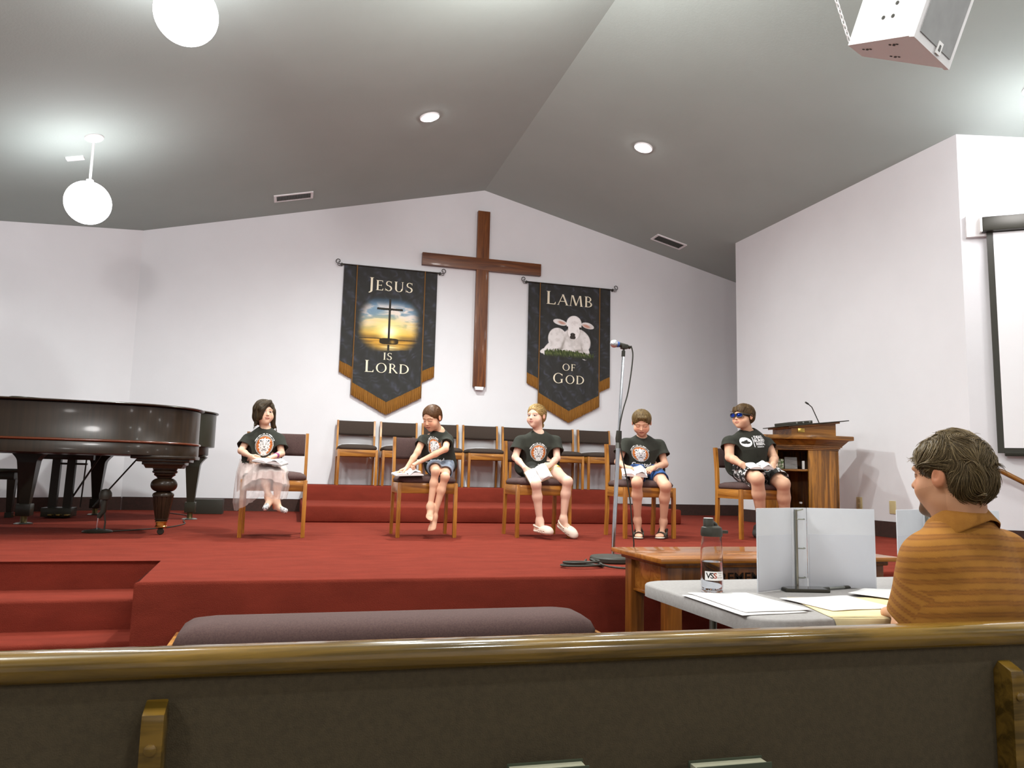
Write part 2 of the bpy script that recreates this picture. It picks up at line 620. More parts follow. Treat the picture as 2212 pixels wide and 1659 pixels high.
# ------------------------------------------------------------------ chairs
def make_chair(label, group, cloth):
    t = thing('stage_chair', label, 'chair', group=group)
    w = 0.244
    mb = MB()
    # seat cushion, domed
    n = 10
    rings = []
    for z, ins, dome in [(0.432, 0.012, 0), (0.44, 0.0, 0), (0.462, 0.0, 0), (0.482, 0.014, 0)]:
        rings.append((z, ins))
    def loop(ins, z):
        x0, y0 = w - 0.012 - ins, 0.212 - ins
        r = 0.05
        P = []
        for cx, cy, a0 in ((x0 - r, y0 - r, 0), (-x0 + r, y0 - r, 90), (-x0 + r, -y0 + r, 180), (x0 - r, -y0 + r, 270)):
            for k in range(6):
                a = math.radians(a0 + k * 18)
                P.append((cx + r * math.cos(a), cy + r * math.sin(a), z))
        return P
    mb.loft([loop(0.015, 0.434), loop(0, 0.444), loop(-0.004, 0.462), loop(0.008, 0.482), loop(0.04, 0.496), loop(0.1, 0.504), loop(0.15, 0.507)])
    mb.build('seat', cloth, t, angle=80)
    mb = MB()
    mb.box(-w + 0.026, w - 0.026, -0.207, -0.185, 0.352, 0.436, 0.003)
    mb.build('front_rail', OAK_H, t)
    for s in (-1, 1):
        mb = MB()
        mb.box(s * (w - 0.012) - 0.010, s * (w - 0.012) + 0.010, -0.187, 0.19, 0.352, 0.436, 0.003)
        mb.build('side_rail', OAK_Y, t)
    mb = MB()
    mb.box(-w + 0.026, w - 0.026, 0.185, 0.205, 0.352, 0.42, 0.003)
    mb.build('back_rail', OAK_H, t)
    for s in (-1, 1):
        mb = MB()
        mb.box(s * (w - 0.014) - 0.015, s * (w - 0.014) + 0.015, -0.212, -0.176, 0, 0.438, 0.003)
        mb.build('leg', OAK_V, t)
        mb = MB()
        x0, x1 = s * (w - 0.012) - 0.012, s * (w - 0.012) + 0.012
        prof = [(0.218, 0), (0.196, 0.2), (0.190, 0.44), (0.200, 0.62), (0.226, 0.82)]
        mb.loft([[(x0, y - 0.022, z), (x1, y - 0.022, z), (x1, y + 0.022, z), (x0, y + 0.022, z)] for y, z in prof])
        mb.build('back_leg', OAK_V, t, smooth=False)
    mb = MB()
    rings = []
    for k in range(9):
        u = -1 + k / 4
        x = u * (w - 0.026)
        cv = 0.028 * (1 - u * u)
        R = []
        for dy, z in [(-0.02, 0.64), (-0.026, 0.66), (-0.026, 0.79), (-0.018, 0.812), (0.006, 0.815), (0.018, 0.8), (0.012, 0.65), (-0.006, 0.632)]:
            R.append((x, 0.2 + (z - 0.62) * 0.13 + dy + cv, z))
        rings.append(R)
    mb.loft(rings)
    mb.build('backrest', cloth, t, angle=50)
    return t


FRONT = 'five oak chairs in a line along the stage'
BACK = 'row of seven oak chairs against the back wall'
ch0 = make_chair('oak chair with plum seat, under the girl in the tulle skirt', FRONT, FABRIC)
ch0.location = (-0.135, 6.349, 0)
for x, y, lb in [(1.055, 6.352, 'oak chair with plum seat, under the barefoot boy in denim shorts'),
                 (2.049, 6.359, 'oak chair with plum seat, under the blonde girl in clogs'),
                 (2.988, 6.272, 'oak chair with plum seat, under the boy in blue shorts'),
                 (4.061, 6.179, 'oak chair with plum seat, under the boy in sunglasses')]:
    c = copy_tree(ch0)
    c.location = (x, y, 0)
    c['label'] = lb
bk0 = None
for k, lb in enumerate(['leftmost oak chair of the row along the back wall',
                        'second oak chair from the left in the back wall row',
                        'third back row chair, half hidden behind the barefoot boy',
                        'fourth back row chair, the middle one, left of the blonde girl',
                        'fifth back row chair, mostly hidden behind the blonde girl',
                        'sixth back row chair, right beside the blonde girl',
                        'rightmost oak chair of the back wall row, left of the microphone stand']):
    if bk0 is None:
        bk0 = make_chair(lb, BACK, FABRIC_D)
        c = bk0
    else:
        c = copy_tree(bk0)
        c['label'] = lb
    c.location = (0.748 + 0.5452 * k, 9.722, 0.3467)

# ------------------------------------------------------------------ wall cross and banners
t = thing('wall_cross', 'tall brown wooden cross mounted on the white back wall', 'cross', (2.361, 9.985, 1.695))
mb = MB()
mb.box(-0.086, 0.086, -0.03, 0.034, 0, 2.466, 0.004)
mb.build('upright', CROSS_W, t)
mb = MB()
mb.box(-0.842, 0.846, -0.034, 0.034, 1.621, 1.791, 0.004)
mb.build('crossbeam', CROSS_X, t)
mb = MB()
mb.prism([(-0.062, 0), (0.062, 0), (0.05, -0.045), (-0.05, -0.045)], -0.02, 0.033, M=Matrix.Rotation(PI / 2, 4, 'X'), bev=0.003)
tag(mb.build('bracket', WHITE_P, t), 'white plastic foot bracket')


class Glyphs:
    """roman capitals drawn with thick and thin strokes, height 1"""
    T, N = 0.135, 0.055

    def __init__(self):
        self.q = []

    def poly(self, *p):
        self.q.append(list(p))

    def rect(self, x0, x1, y0, y1):
        self.poly((x0, y0), (x1, y0), (x1, y1), (x0, y1))

    def serif(self, x0, x1, y, up):
        d = 0.04 * up
        self.poly((x0 - 0.08, y), (x1 + 0.08, y), (x1 + 0.01, y + d), (x0 - 0.01, y + d))

    def stem(self, x, w=None, top=True, bot=True, y0=0, y1=1):
        w = w or self.T
        self.rect(x, x + w, y0, y1)
        if bot:
            self.serif(x, x + w, y0, 1)
        if top:
            self.serif(x, x + w, y1, -1)

    def arc(self, cx, cy, rx, ry, a0, a1, tk, tn, n=22):
        """ring piece, thick at the sides and thin at top and bottom"""
        prev = None
        for k in range(n + 1):
            a = math.radians(a0 + (a1 - a0) * k / n)
            w = tn + (tk - tn) * abs(math.cos(a)) ** 1.5
            o = (cx + rx * math.cos(a), cy + ry * math.sin(a))
            i = (cx + (rx - w) * math.cos(a), cy + (ry - w * 0.9) * math.sin(a))
            if prev:
                self.poly(prev[0], o, i, prev[1])
            prev = (o, i)

    def stroke(self, a, b, w):
        dx = w / 2
        self.poly((a[0] - dx, a[1]), (a[0] + dx, a[1]), (b[0] + dx, b[1]), (b[0] - dx, b[1]))

    def glyph(self, ch):
        self.q = []
        T, N = self.T, self.N
        if ch == 'I':
            self.stem(0.1)
            w = 0.34
        elif ch == 'L':
            self.stem(0.1)
            self.rect(0.1, 0.58, 0, N)
            self.poly((0.52, 0), (0.62, 0), (0.64, 0.2), (0.61, 0.2))
            w = 0.68
        elif ch in 'EF':
            self.stem(0.1)
            self.rect(0.1, 0.54, 1 - N, 1)
            self.poly((0.5, 1), (0.56, 1), (0.57, 0.82), (0.54, 0.82))
            self.rect(0.1, 0.47, 0.48, 0.48 + N)
            self.poly((0.45, 0.42), (0.48, 0.42), (0.48, 0.6), (0.45, 0.6))
            if ch == 'E':
                self.rect(0.1, 0.56, 0, N)
                self.poly((0.5, 0), (0.59, 0), (0.61, 0.2), (0.58, 0.2))
            w = 0.66
        elif ch == 'J':
            self.rect(0.2, 0.2 + T, -0.05, 1)
            self.serif(0.2, 0.2 + T, 1, -1)
            self.arc(0.02, -0.04, 0.315, 0.24, -75, 0, T, N)
            w = 0.45
        elif ch == 'S':
            self.arc(0.32, 0.74, 0.24, 0.26, 40, 180, 0.1, N)
            self.arc(0.32, 0.74, 0.24, 0.26, 180, 250, 0.1, 0.1)
            self.arc(0.3, 0.27, 0.27, 0.28, -150, 0, 0.12, N)
            self.arc(0.3, 0.27, 0.27, 0.28, 0, 80, 0.12, 0.12)
            self.poly((0.2, 0.62), (0.28, 0.49), (0.46, 0.4), (0.38, 0.52))
            self.rect(0.5, 0.53, 0.76, 0.98)
            self.rect(0.03, 0.06, 0.02, 0.26)
            w = 0.64
        elif ch == 'U':
            self.rect(0.1, 0.1 + T, 0.3, 1)
            self.serif(0.1, 0.1 + T, 1, -1)
            self.rect(0.66, 0.66 + N, 0.3, 1)
            self.serif(0.66, 0.66 + N, 1, -1)
            self.arc(0.41, 0.31, 0.31, 0.33, 180, 360, T, N)
            w = 0.86
        elif ch == 'O':
            self.arc(0.5, 0.5, 0.45, 0.52, 0, 360, T, N, 40)
            w = 1.02
        elif ch == 'G':
            self.arc(0.5, 0.5, 0.45, 0.52, 45, 315, T, N, 34)
            self.rect(0.72, 0.72 + T * 0.9, 0.05, 0.42)
            self.serif(0.72, 0.84, 0.42, -1)
            self.poly((0.8, 0.72), (0.84, 0.72), (0.84, 0.93), (0.8, 0.93))
            w = 1.0
        elif ch == 'D':
            self.stem(0.1)
            self.arc(0.32, 0.5, 0.53, 0.5, -90, 90, T, N, 26)
            self.rect(0.1, 0.34, 1 - N, 1)
            self.rect(0.1, 0.34, 0, N)
            w = 0.94
        elif ch in 'RB':
            self.stem(0.1)
            self.arc(0.3, 0.745, 0.27, 0.255, -90, 90, 0.11, N)
            self.rect(0.1, 0.32, 1 - N, 1)
            self.rect(0.1, 0.32, 0.49, 0.49 + N)
            if ch == 'R':
                self.poly((0.3, 0.5), (0.43, 0.52), (0.82, 0), (0.66, 0))
                w = 0.82
            else:
                self.arc(0.32, 0.26, 0.32, 0.26, -90, 90, 0.125, N)
                self.rect(0.1, 0.34, 0, N)
                w = 0.74
        elif ch == 'A':
            self.stroke((0.06, 0), (0.43, 1), N)
            self.stroke((0.76, 0), (0.42, 1), T)
            self.rect(0.2, 0.62, 0.32, 0.32 + N)
            self.serif(0.03, 0.09, 0, 1)
            self.serif(0.7, 0.83, 0, 1)
            w = 0.86
        elif ch == 'M':
            self.stroke((0.1, 0), (0.2, 1), N)
            self.stroke((0.26, 1), (0.54, 0.05), T)
            self.stroke((0.54, 0.05), (0.82, 1), N)
            self.stroke((0.96, 0), (0.86, 1), T)
            self.serif(0.07, 0.13, 0, 1)
            self.serif(0.9, 1.02, 0, 1)
            w = 1.1
        else:
            w = 0.5
        return self.q, w


def roman(name, words, z_of, y, parent, cx=0.0, gap=0.07, sx=1.24):
    """words: list of (text, baseline z, first letter height, other letter height)"""
    g = Glyphs()
    mb = MB()
    for text, z0, h0, h1 in words:
        total = 0
        for i, ch in enumerate(text):
            total += (g.glyph(ch)[1] + gap) * (h0 if i == 0 else h1) * sx
        x = cx - total / 2
        k = 0
        for i, ch in enumerate(text):
            h = h0 if i == 0 else h1
            q, w = g.glyph(ch)
            for p in q:
                k += 1
                mb.bm.faces.new([mb.bm.verts.new((x + a * h * sx, y - 0.00002 * k, z0 + b * h)) for a, b in p])
            x += (w + gap) * h * sx
    mb.build(name, LETTER, parent, smooth=False)


def swirl(U, V, seed):
    w = fbm(np.stack([U * 5, V * 5], -1), 3, seed)
    a = np.sin((U * 14 + w * 9) * 2.2) * np.sin((V * 13 - w * 8) * 2.0)
    n = fbm(np.stack([U * 18, V * 18], -1), 3, seed + 5)
    k = np.clip(0.5 + 0.5 * a, 0, 1) ** 3
    s = np.clip(k * n * 1.5, 0, 1)
    base = np.array([47, 46, 44.0])
    hi = np.array([66, 66, 76.0])
    return base + s[..., None] * (hi - base)


def mix(a, b, t):
    return a + (np.asarray(b, float) - a) * np.clip(t, 0, 1)[..., None]


def sst(a, b, x):
    t = np.clip((x - a) / (b - a), 0, 1)
    return t * t * (3 - 2 * t)


def paint_sunset(U, V):
    """U across (m from the middle), V up (m above the wall line used for the banner)"""
    C = swirl(U, V, 3)
    x, z = U, V - 2.47
    wv = fbm(np.stack([U * 3, V * 5], -1), 2, 15) * 0.25
    n = fbm(np.stack([U * 5 + wv * 8, V * 15 + wv * 6], -1), 5, 11)
    n2 = fbm(np.stack([U * 4 + wv * 6, V * 24], -1), 4, 21)
    sky = np.ones(U.shape + (3,)) * np.array([120, 146, 168.0])
    sky = mix(sky, [226, 212, 206], sst(0.34, 0.56, n) * sst(0.33, 0.2, z))
    sky = mix(sky, [48, 78, 110], sst(0.2, 0.36, z) * (0.95 - 0.4 * n))
    warm = sst(0.14, -0.12, z)
    sky = mix(sky, [232, 190, 96], warm * (0.55 + 0.6 * sst(0.35, 0.65, n2)))
    sky = mix(sky, [222, 158, 46], sst(-0.02, -0.15, z) * 0.6)
    d = np.hypot(x * 0.75, (z + 0.1))
    sky = mix(sky, [252, 226, 120], np.exp(-(d / 0.16) ** 2) * 0.9)
    sky = mix(sky, [255, 250, 228], np.exp(-(d / 0.075) ** 2))
    sky = mix(sky, [120, 92, 52], sst(-0.13, -0.19, z) * 0.75 * sst(0.03, 0.2, np.abs(x)))
    water = mix(np.ones(U.shape + (3,)) * np.array([206, 154, 62.0]), [250, 226, 160], np.exp(-((x - 0.02) / 0.1) ** 2 - ((z + 0.32) / 0.06) ** 2))
    water = mix(water, [120, 84, 40], sst(0.5, 0.7, fbm(np.stack([U * 3, V * 45], -1), 3, 31)) * 0.6)
    S = np.where((z < -0.205)[..., None], water, sky)
    S = mix(S, [46, 38, 26], (np.abs(z + 0.208 + 0.003 * np.sin(x * 9)) < 0.006) * (np.abs(x) < 0.39) * 0.9)
    rock = ((np.abs(x) / 0.125) ** 4 + (np.abs(z + 0.235) / 0.042) ** 4) < 1 + 0.8 * (n - 0.5)
    S = mix(S, [48, 38, 22], rock * (1 - 0.7 * np.exp(-((x - 0.05) / 0.03) ** 2 - ((z + 0.24) / 0.03) ** 2)))
    S = mix(S, [40, 36, 30], ((np.abs(x + 0.002) < 0.013) & (z > -0.36) & (z < 0.335) & ((z > -0.24) | (z < -0.28))))
    S = mix(S, [40, 36, 30], ((np.abs(x) < 0.17) & (np.abs(z - 0.197) < 0.014)))
    e = (np.abs(x) / 0.415) ** 3 + (np.abs(z + 0.015) / 0.375) ** 3
    a = 1 - sst(0.30, 1.08, e + 0.3 * (n - 0.5))
    a = np.where(z < -0.365 + 0.02 * np.sin(x * 7), 0, a)
    return mix(C, S, a)


def blob(x, z, cx, cz, rx, rz, rot=0.0, p=2.0):
    c, s = math.cos(rot), math.sin(rot)
    u = (x - cx) * c + (z - cz) * s
    v = -(x - cx) * s + (z - cz) * c
    return (np.abs(u) / rx) ** p + (np.abs(v) / rz) ** p


def paint_lamb(U, V):
    C = swirl(U, V, 40)
    x, z = U, V
    n = fbm(np.stack([x * 26, z * 26], -1), 4, 51)
    wool = np.ones(U.shape + (3,)) * np.array([226, 219, 218.0])
    wool = mix(wool, [198, 190, 187], sst(0.4, 0.8, n) * 0.6)

    def lay(C, e, col, soft=0.06):
        return mix(C, col, 1 - sst(1 - soft, 1 + soft, e))
    # rump, body, legs
    C = lay(C, blob(x, z, -0.17, 2.43, 0.15, 0.17, 0.3), wool)
    C = lay(C, blob(x, z, -0.27, 2.31, 0.15, 0.075, 0.75), wool)
    C = lay(C, blob(x, z, -0.33, 2.27, 0.11, 0.04, 0.3), wool)
    C = lay(C, blob(x, z, 0.1, 2.42, 0.22, 0.19, -0.25), wool)
    C = lay(C, blob(x, z, -0.02, 2.27, 0.09, 0.06, -0.5), wool)
    C = lay(C, blob(x, z, -0.14, 2.265, 0.07, 0.04), wool)
    C = lay(C, blob(x, z, 0.23, 2.26, 0.075, 0.1, 0.1), wool)
    # folds of the printed animal
    for cx, cz, rx, rz, ro, k in [(-0.1, 2.36, 0.018, 0.12, -0.35, 0.5), (-0.18, 2.29, 0.09, 0.012, 0.25, 0.55), (0.13, 2.29, 0.06, 0.02, 0.1, 0.6), (0.02, 2.47, 0.05, 0.07, 0, 0.25),
                                  (0.14, 2.4, 0.05, 0.08, 0.3, 0.2), (0.19, 2.3, 0.012, 0.08, 0.2, 0.45)]:
        C = mix(C, [108, 98, 90], np.exp(-blob(x, z, cx, cz, rx, rz, ro)) * k)
    # ears, head
    C = lay(C, blob(x, z, -0.145, 2.68, 0.105, 0.042, -0.18), wool)
    C = lay(C, blob(x, z, 0.275, 2.66, 0.098, 0.043, -0.22), wool)
    C = mix(C, [190, 128, 108], np.exp(-blob(x, z, -0.12, 2.675, 0.06, 0.02, -0.2) ** 2) * 0.8)
    C = mix(C, [190, 128, 108], np.exp(-blob(x, z, 0.255, 2.652, 0.06, 0.022, -0.3) ** 2) * 0.85)
    head = mix(np.ones(U.shape + (3,)) * np.array([238, 231, 230.0]), [206, 196, 194], sst(0.52, 0.75, n) * 0.5)
    C = lay(C, blob(x, z, 0.065, 2.67, 0.115, 0.12), head)
    C = lay(C, blob(x, z, 0.06, 2.56, 0.088, 0.13), head)
    C = mix(C, [160, 148, 144], np.exp(-((blob(x, z, 0.06, 2.58, 0.1, 0.14) - 1) / 0.12) ** 2) * (z < 2.6) * 0.45)
    for ex in (-0.035, 0.155):
        C = lay(C, blob(x, z, ex, 2.613, 0.012, 0.019), [38, 30, 26])
    C = lay(C, blob(x, z, 0.048, 2.515, 0.038, 0.027), [74, 66, 62])
    C = lay(C, blob(x, z, 0.048, 2.478, 0.043, 0.026, 0, 3), [58, 50, 46])
    for ex in (0.03, 0.066):
        C = lay(C, blob(x, z, ex, 2.515, 0.009, 0.012), [36, 30, 28])
    # grass
    g = vnoise(np.stack([x * 120 + z * 30, z * 9], -1), 60)
    top = 2.25 + 0.06 * g - 0.03 * sst(0.1, 0.35, x)
    bot = 2.185 + 0.03 * vnoise(np.stack([x * 40, x * 0], -1), 61) - 0.05 * sst(-0.1, 0.35, x) * 0.6
    gm = (z < top) & (z > bot - 0.02 * g) & (np.abs(x) < 0.37)
    gc = mix(np.ones(U.shape + (3,)) * np.array([50, 60, 30.0]), [138, 146, 90], vnoise(np.stack([x * 150 + z * 40, z * 22], -1), 66) ** 3)
    gc = mix(gc, [46, 46, 40], sst(2.235, 2.17, z))
    C = np.where(gm[..., None], gc, C)
    return C


def banner(label, cx, painter, words, seed):
    t = thing('wall_banner', label, 'banner', (cx, 0, 0), 0, 'two dark banners on the back wall')
    YW = 9.985

    def cloth(name, x0, x1, bot, y, fn, nx, nz):
        X, K = np.meshgrid(np.linspace(x0, x1, nx), np.linspace(0, 1, nz), indexing='ij')
        Z = 3.215 - K * (3.215 - bot(X))
        Yv = y + 0.004 * np.sin(X * 16 + seed) * K + 0.003 * np.sin(X * 41 + Z * 2)
        V = np.stack([X, Yv, Z], -1).reshape(-1, 3)
        I = np.arange(nx * nz).reshape(nx, nz)
        F = np.stack([I[:-1, :-1], I[:-1, 1:], I[1:, 1:], I[1:, :-1]], -1).reshape(-1, 4)
        c = linv(fn(X, Z)).reshape(-1, 3)
        return np_mesh(name, V, F, PAINT, t, col=c)

    side = lambda s: (lambda X: 1.94 - 0.083 * (1 - (np.abs(X) - 0.452) / 0.17))
    for s in (-1, 1):
        x0, x1 = (-0.622, -0.445) if s < 0 else (0.445, 0.622)
        cloth('side_panel', x0, x1, side(s), YW + 0.008, lambda U, V: swirl(U, V, 70 + s), 40, 220)
    mid = lambda X: 1.42 + 0.24 * np.abs(X) / 0.452
    cloth('centre_panel', -0.455, 0.455, mid, YW, painter, 230, 440)

    def fringe(x0, x1, bot, length, y):
        n = max(8, int(abs(x1 - x0) / 0.006))
        mb = MB()
        R = []
        rnd = random.Random(seed + int(1000 * x0))
        for i in range(n + 1):
            x = x0 + (x1 - x0) * i / n
            zt = float(bot(np.array(x)))
            dy = 0.003 * math.sin(i * 2.4) + rnd.uniform(-0.001, 0.001)
            R.append([(x, y + dy, zt + 0.006), (x, y + dy - 0.004, zt - length * 0.5), (x + rnd.uniform(-0.002, 0.002), y + dy * 2, zt - length + rnd.uniform(-0.006, 0.006))])
        mb.loft(R, cap=False, closed=False)
        tag(mb.build('fringe', GOLDF, t, smooth=False), 'gold thread fringe')

    fringe(-0.622, -0.445, side(-1), 0.15, YW + 0.004)
    fringe(0.445, 0.622, side(1), 0.15, YW + 0.004)
    fringe(-0.46, 0.0, mid, 0.16, YW - 0.006)
    fringe(0.0, 0.46, mid, 0.16, YW - 0.006)
    for s in (-1, 1):
        mb = MB()
        mb.tube([(s * 0.452, YW - 0.006, 3.225), (s * 0.452, YW - 0.008, 2.4), (s * 0.453, YW - 0.006, 1.66), (s * 0.454, YW - 0.006, 1.51)], 0.0075, 8)
        mb.build('cord', CORD, t)
    mb = MB()
    mb.tube([(-0.65, YW - 0.002, 3.222), (0.65, YW - 0.002, 3.222)], 0.009, 10)
    for s in (-1, 1):
        P = [(s * 0.64, YW - 0.003, 3.222)]
        for k in range(16):
            a = math.radians(-90 + k * 25)
            r = 0.034 - 0.0012 * k
            P.append((s * (0.70 + r * math.cos(a)), YW - 0.004, 3.258 + r * math.sin(a)))
        mb.tube(P, 0.005, 8)
        P = [(s * 0.65, YW - 0.003, 3.214), (s * 0.69, YW - 0.004, 3.196), (s * 0.705, YW - 0.004, 3.2), (s * 0.708, YW - 0.004, 3.215)]
        mb.tube(P, 0.004, 8)
        mb.box(s * 0.655 - 0.008, s * 0.655 + 0.008, YW - 0.01, YB - 0.002, 3.2, 3.236, 0.002)
    mb.build('rod', IRON, t)
    roman('lettering', words, None, YW - 0.0075, t)
    return t


banner('dark banner reading JESUS IS LORD with a sunset cross', 1.118, paint_sunset,
       [('JESUS', 2.912, 0.165, 0.135), ('IS', 1.985, 0.095, 0.095), ('LORD', 1.812, 0.155, 0.125)], 1)
banner('dark banner reading LAMB OF GOD with a white lamb', 3.66, paint_lamb,
       [('LAMB', 2.93, 0.185, 0.155), ('OF', 1.995, 0.095, 0.095), ('GOD', 1.812, 0.14, 0.118)], 2)

# ------------------------------------------------------------------ pianos on the left
t = thing('grand_piano', 'dark mahogany grand piano with turned leg, at the left of the stage', 'piano', (-1.9, 6.7, 0))


def smooth_loop(ctrl, n=8):
    P = []
    m_ = len(ctrl)
    for i in range(m_):
        p0, p1, p2, p3 = (np.array(ctrl[(i + j - 1) % m_], float) for j in range(4))
        for k in range(n):
            u = k / n
            P.append(tuple(0.5 * ((2 * p1) + (-p0 + p2) * u + (2 * p0 - 5 * p1 + 4 * p2 - p3) * u * u + (-p0 + 3 * p1 - 3 * p2 + p3) * u ** 3)))
    return P


def offset_loop(P, d):
    out = []
    n = len(P)
    for i in range(n):
        a, b = np.array(P[i - 1]), np.array(P[(i + 1) % n])
        tg = (b - a) / (np.linalg.norm(b - a) + 1e-9)
        out.append((P[i][0] + tg[1] * d, P[i][1] - tg[0] * d))
    return out


plan = smooth_loop([(-1.9, -0.57), (-1.2, -0.57), (-0.4, -0.57), (0.35, -0.555), (0.82, -0.47), (1.09, -0.22), (1.13, 0.12), (0.95, 0.36), (0.5, 0.47), (0.0, 0.51), (-0.7, 0.53), (-1.9, 0.54)])
RL = lambda d, z: [(p[0], p[1], z) for p in offset_loop(plan, d)]
mb = MB()
mb.loft([RL(-0.03, 0.598), RL(0, 0.602), RL(0, 0.69), RL(-0.004, 0.695), RL(-0.004, 0.962), RL(-0.02, 0.966)])
mb.build('rim', PIANO, t, angle=50)
mb = MB()
mb.loft([RL(-0.01, 0.688), RL(0.01, 0.690), RL(0.014, 0.697), RL(0.01, 0.704), RL(-0.01, 0.708)])
mb.build('moulding', PIANO_T, t, angle=60)
mb = MB()
mb.loft([RL(0.0, 0.967), RL(0.02, 0.970), RL(0.026, 0.977), RL(0.02, 0.985), RL(-0.02, 0.988)])
mb.build('lid', PIANO, t, angle=50)
mb = MB()
mb.box(-1.7, -0.2, -0.45, 0.45, 0.99, 1.005, 0.003, Matrix.Rotation(0.0, 4, 'Y'))
mb.build('folded_lid', PIANO, t)


def turned_leg(x, y):
    lg = MB()
    for hx, hy, z0, z1 in [(0.225, 0.16, 0.575, 0.60), (0.185, 0.14, 0.553, 0.577), (0.15, 0.12, 0.53, 0.556)]:
        lg.box(x - hx, x + hx, y - hy, y + hy, z0, z1, 0.006)
    lg.loft([[(x + s * 0.14, y + u * 0.11, 0.532) for s, u in ((-1, -1), (1, -1), (1, 1), (-1, 1))], [(x + s * 0.125, y + u * 0.1, 0.505) for s, u in ((-1, -1), (1, -1), (1, 1), (-1, 1))]])
    o = lg
    prof = [(0.088, 0.51), (0.088, 0.497), (0.082, 0.49), (0.09, 0.483), (0.09, 0.473), (0.074, 0.464), (0.078, 0.458), (0.076, 0.452), (0.056, 0.438), (0.055, 0.432)]
    for k in range(15):
        a = math.radians(80 - k * 11.4)
        prof.append((0.04 + 0.056 * math.cos(a), 0.378 + 0.052 * math.sin(a)))
    prof += [(0.06, 0.322), (0.072, 0.315), (0.077, 0.306), (0.077, 0.292)]
    o.lathe(prof, (x, y, 0), 32)
    rings = []
    for z, r in [(0.294, 0.074), (0.25, 0.07), (0.14, 0.05), (0.12, 0.046)]:
        rings.append([(x + (r - 0.006 * (k % 4 == 0)) * math.cos(2 * PI * k / 48), y + (r - 0.006 * (k % 4 == 0)) * math.sin(2 * PI * k / 48), z) for k in range(48)])
    o.loft(rings)
    o.lathe([(0.05, 0.122), (0.05, 0.114), (0.043, 0.11), (0.043, 0.10)], (x, y, 0), 24)
    part = o.build('leg', PIANO, t, angle=35)
    b = MB()
    b.lathe([(0.045, 0.102), (0.045, 0.096), (0.038, 0.092), (0.038, 0.07), (0.044, 0.064), (0.044, 0.058), (0.03, 0.05)], (x, y, 0), 24)
    b.build('ferrule', BRASS, part)
    b = MB()
    b.lathe([(0.021, -0.013), (0.025, -0.008), (0.025, 0.008), (0.021, 0.013)], n=24, M=Matrix.Translation((x, y, 0.0255)) @ Matrix.Rotation(PI / 2, 4, 'X'))
    b.build('caster', BLACK_M, part)


turned_leg(0.947, -0.28)
turned_leg(-1.5, -0.3)
turned_leg(-1.5, 0.36)

t = thing('grand_piano', 'black baby grand piano with square tapered legs, behind the mahogany piano', 'piano', (-1.55, 8.25, 0))
plan = smooth_loop([(-0.80, -0.86), (-0.5, -0.87), (-0.22, -0.72), (0.0, -0.5), (0.32, -0.36), (0.62, -0.22), (0.75, 0.06), (0.7, 0.36), (0.48, 0.6), (0.0, 0.78), (-0.5, 0.82), (-0.80, 0.82)])
mb = MB()
mb.loft([RL(-0.06, 0.64), RL(-0.055, 0.645), RL(-0.055, 0.725)])
mb.build('frame', BLACK_LQ, t, angle=50)
mb = MB()
mb.loft([RL(-0.02, 0.722), RL(0, 0.726), RL(0, 1.055), RL(-0.02, 1.06)])
mb.build('rim', BLACK_LQ, t, angle=50)
mb = MB()
mb.loft([RL(-0.01, 1.06), RL(0.018, 1.063), RL(0.022, 1.07), RL(0.016, 1.078), RL(-0.02, 1.08)])
mb.build('lid', BLACK_LQ, t, angle=50)


def square_leg(x, y, s=1.0):
    m_ = MB()
    m_.box(x - 0.11 * s, x + 0.11 * s, y - 0.075 * s, y + 0.075 * s, 0.62, 0.645, 0.004)
    # curved bracket spreading into the frame
    R = []
    for k in range(9):
        a = k / 8
        hw = 0.066 + 0.06 * (1 - math.sin(a * PI / 2))
        R.append([(x + u * hw * s, y + v * 0.06 * s, 0.622 - 0.095 * a) for u, v in ((-1, -1), (1, -1), (1, 1), (-1, 1))])
    m_.loft(R)
    m_.loft([[(x + u * h * s, y + v * h * s * 0.9, z) for u, v in ((-1, -1), (1, -1), (1, 1), (-1, 1))] for h, z in ((0.066, 0.53), (0.034, 0.17))])
    m_.box(x - 0.05 * s, x + 0.05 * s, y - 0.05 * s, y + 0.05 * s, 0.07, 0.172, 0.006)
    p = m_.build('leg', BLACK_LQ, t, angle=30)
    c = MB()
    c.lathe([(0.026, 0.072), (0.026, 0.02), (0.03, 0.012)], (x, y, 0), 20)
    c.build('caster', mat('tarnished_brass', (96, 84, 52), 0.4, 0.8), p)
    c = MB()
    c.lathe([(0.07, 0.0), (0.074, 0.004), (0.06, 0.012), (0.03, 0.014)], (x, y, 0), 24)
    c.build('caster_cup', STEEL, p)


square_leg(0.576, 0.05)
square_leg(-0.426, 0.70)
square_leg(-0.66, -0.72, 1.12)
mb = MB()
lx, ly = -0.62, 0.2
for dx in (-0.075, 0.055):
    mb.loft([[(lx + dx + u_ * 0.036, ly + v_ * 0.03, 0.08) for u_, v_ in ((-1, -1), (1, -1), (1, 1), (-1, 1))], [(lx + dx + 0.01 + u_ * 0.036, ly + v_ * 0.03, 0.60) for u_, v_ in ((-1, -1), (1, -1), (1, 1), (-1, 1))]])
mb.box(lx - 0.22, lx + 0.26, ly - 0.04, ly + 0.04, 0.565, 0.645, 0.004)
mb.box(lx - 0.09, lx + 0.2, ly - 0.02, ly + 0.02, 0.515, 0.535, 0.003)
mb.box(lx - 0.14, lx + 0.12, ly - 0.12, ly + 0.1, 0.012, 0.10, 0.006)
ly_ = mb.build('pedal_lyre', BLACK_LQ, t, angle=30)
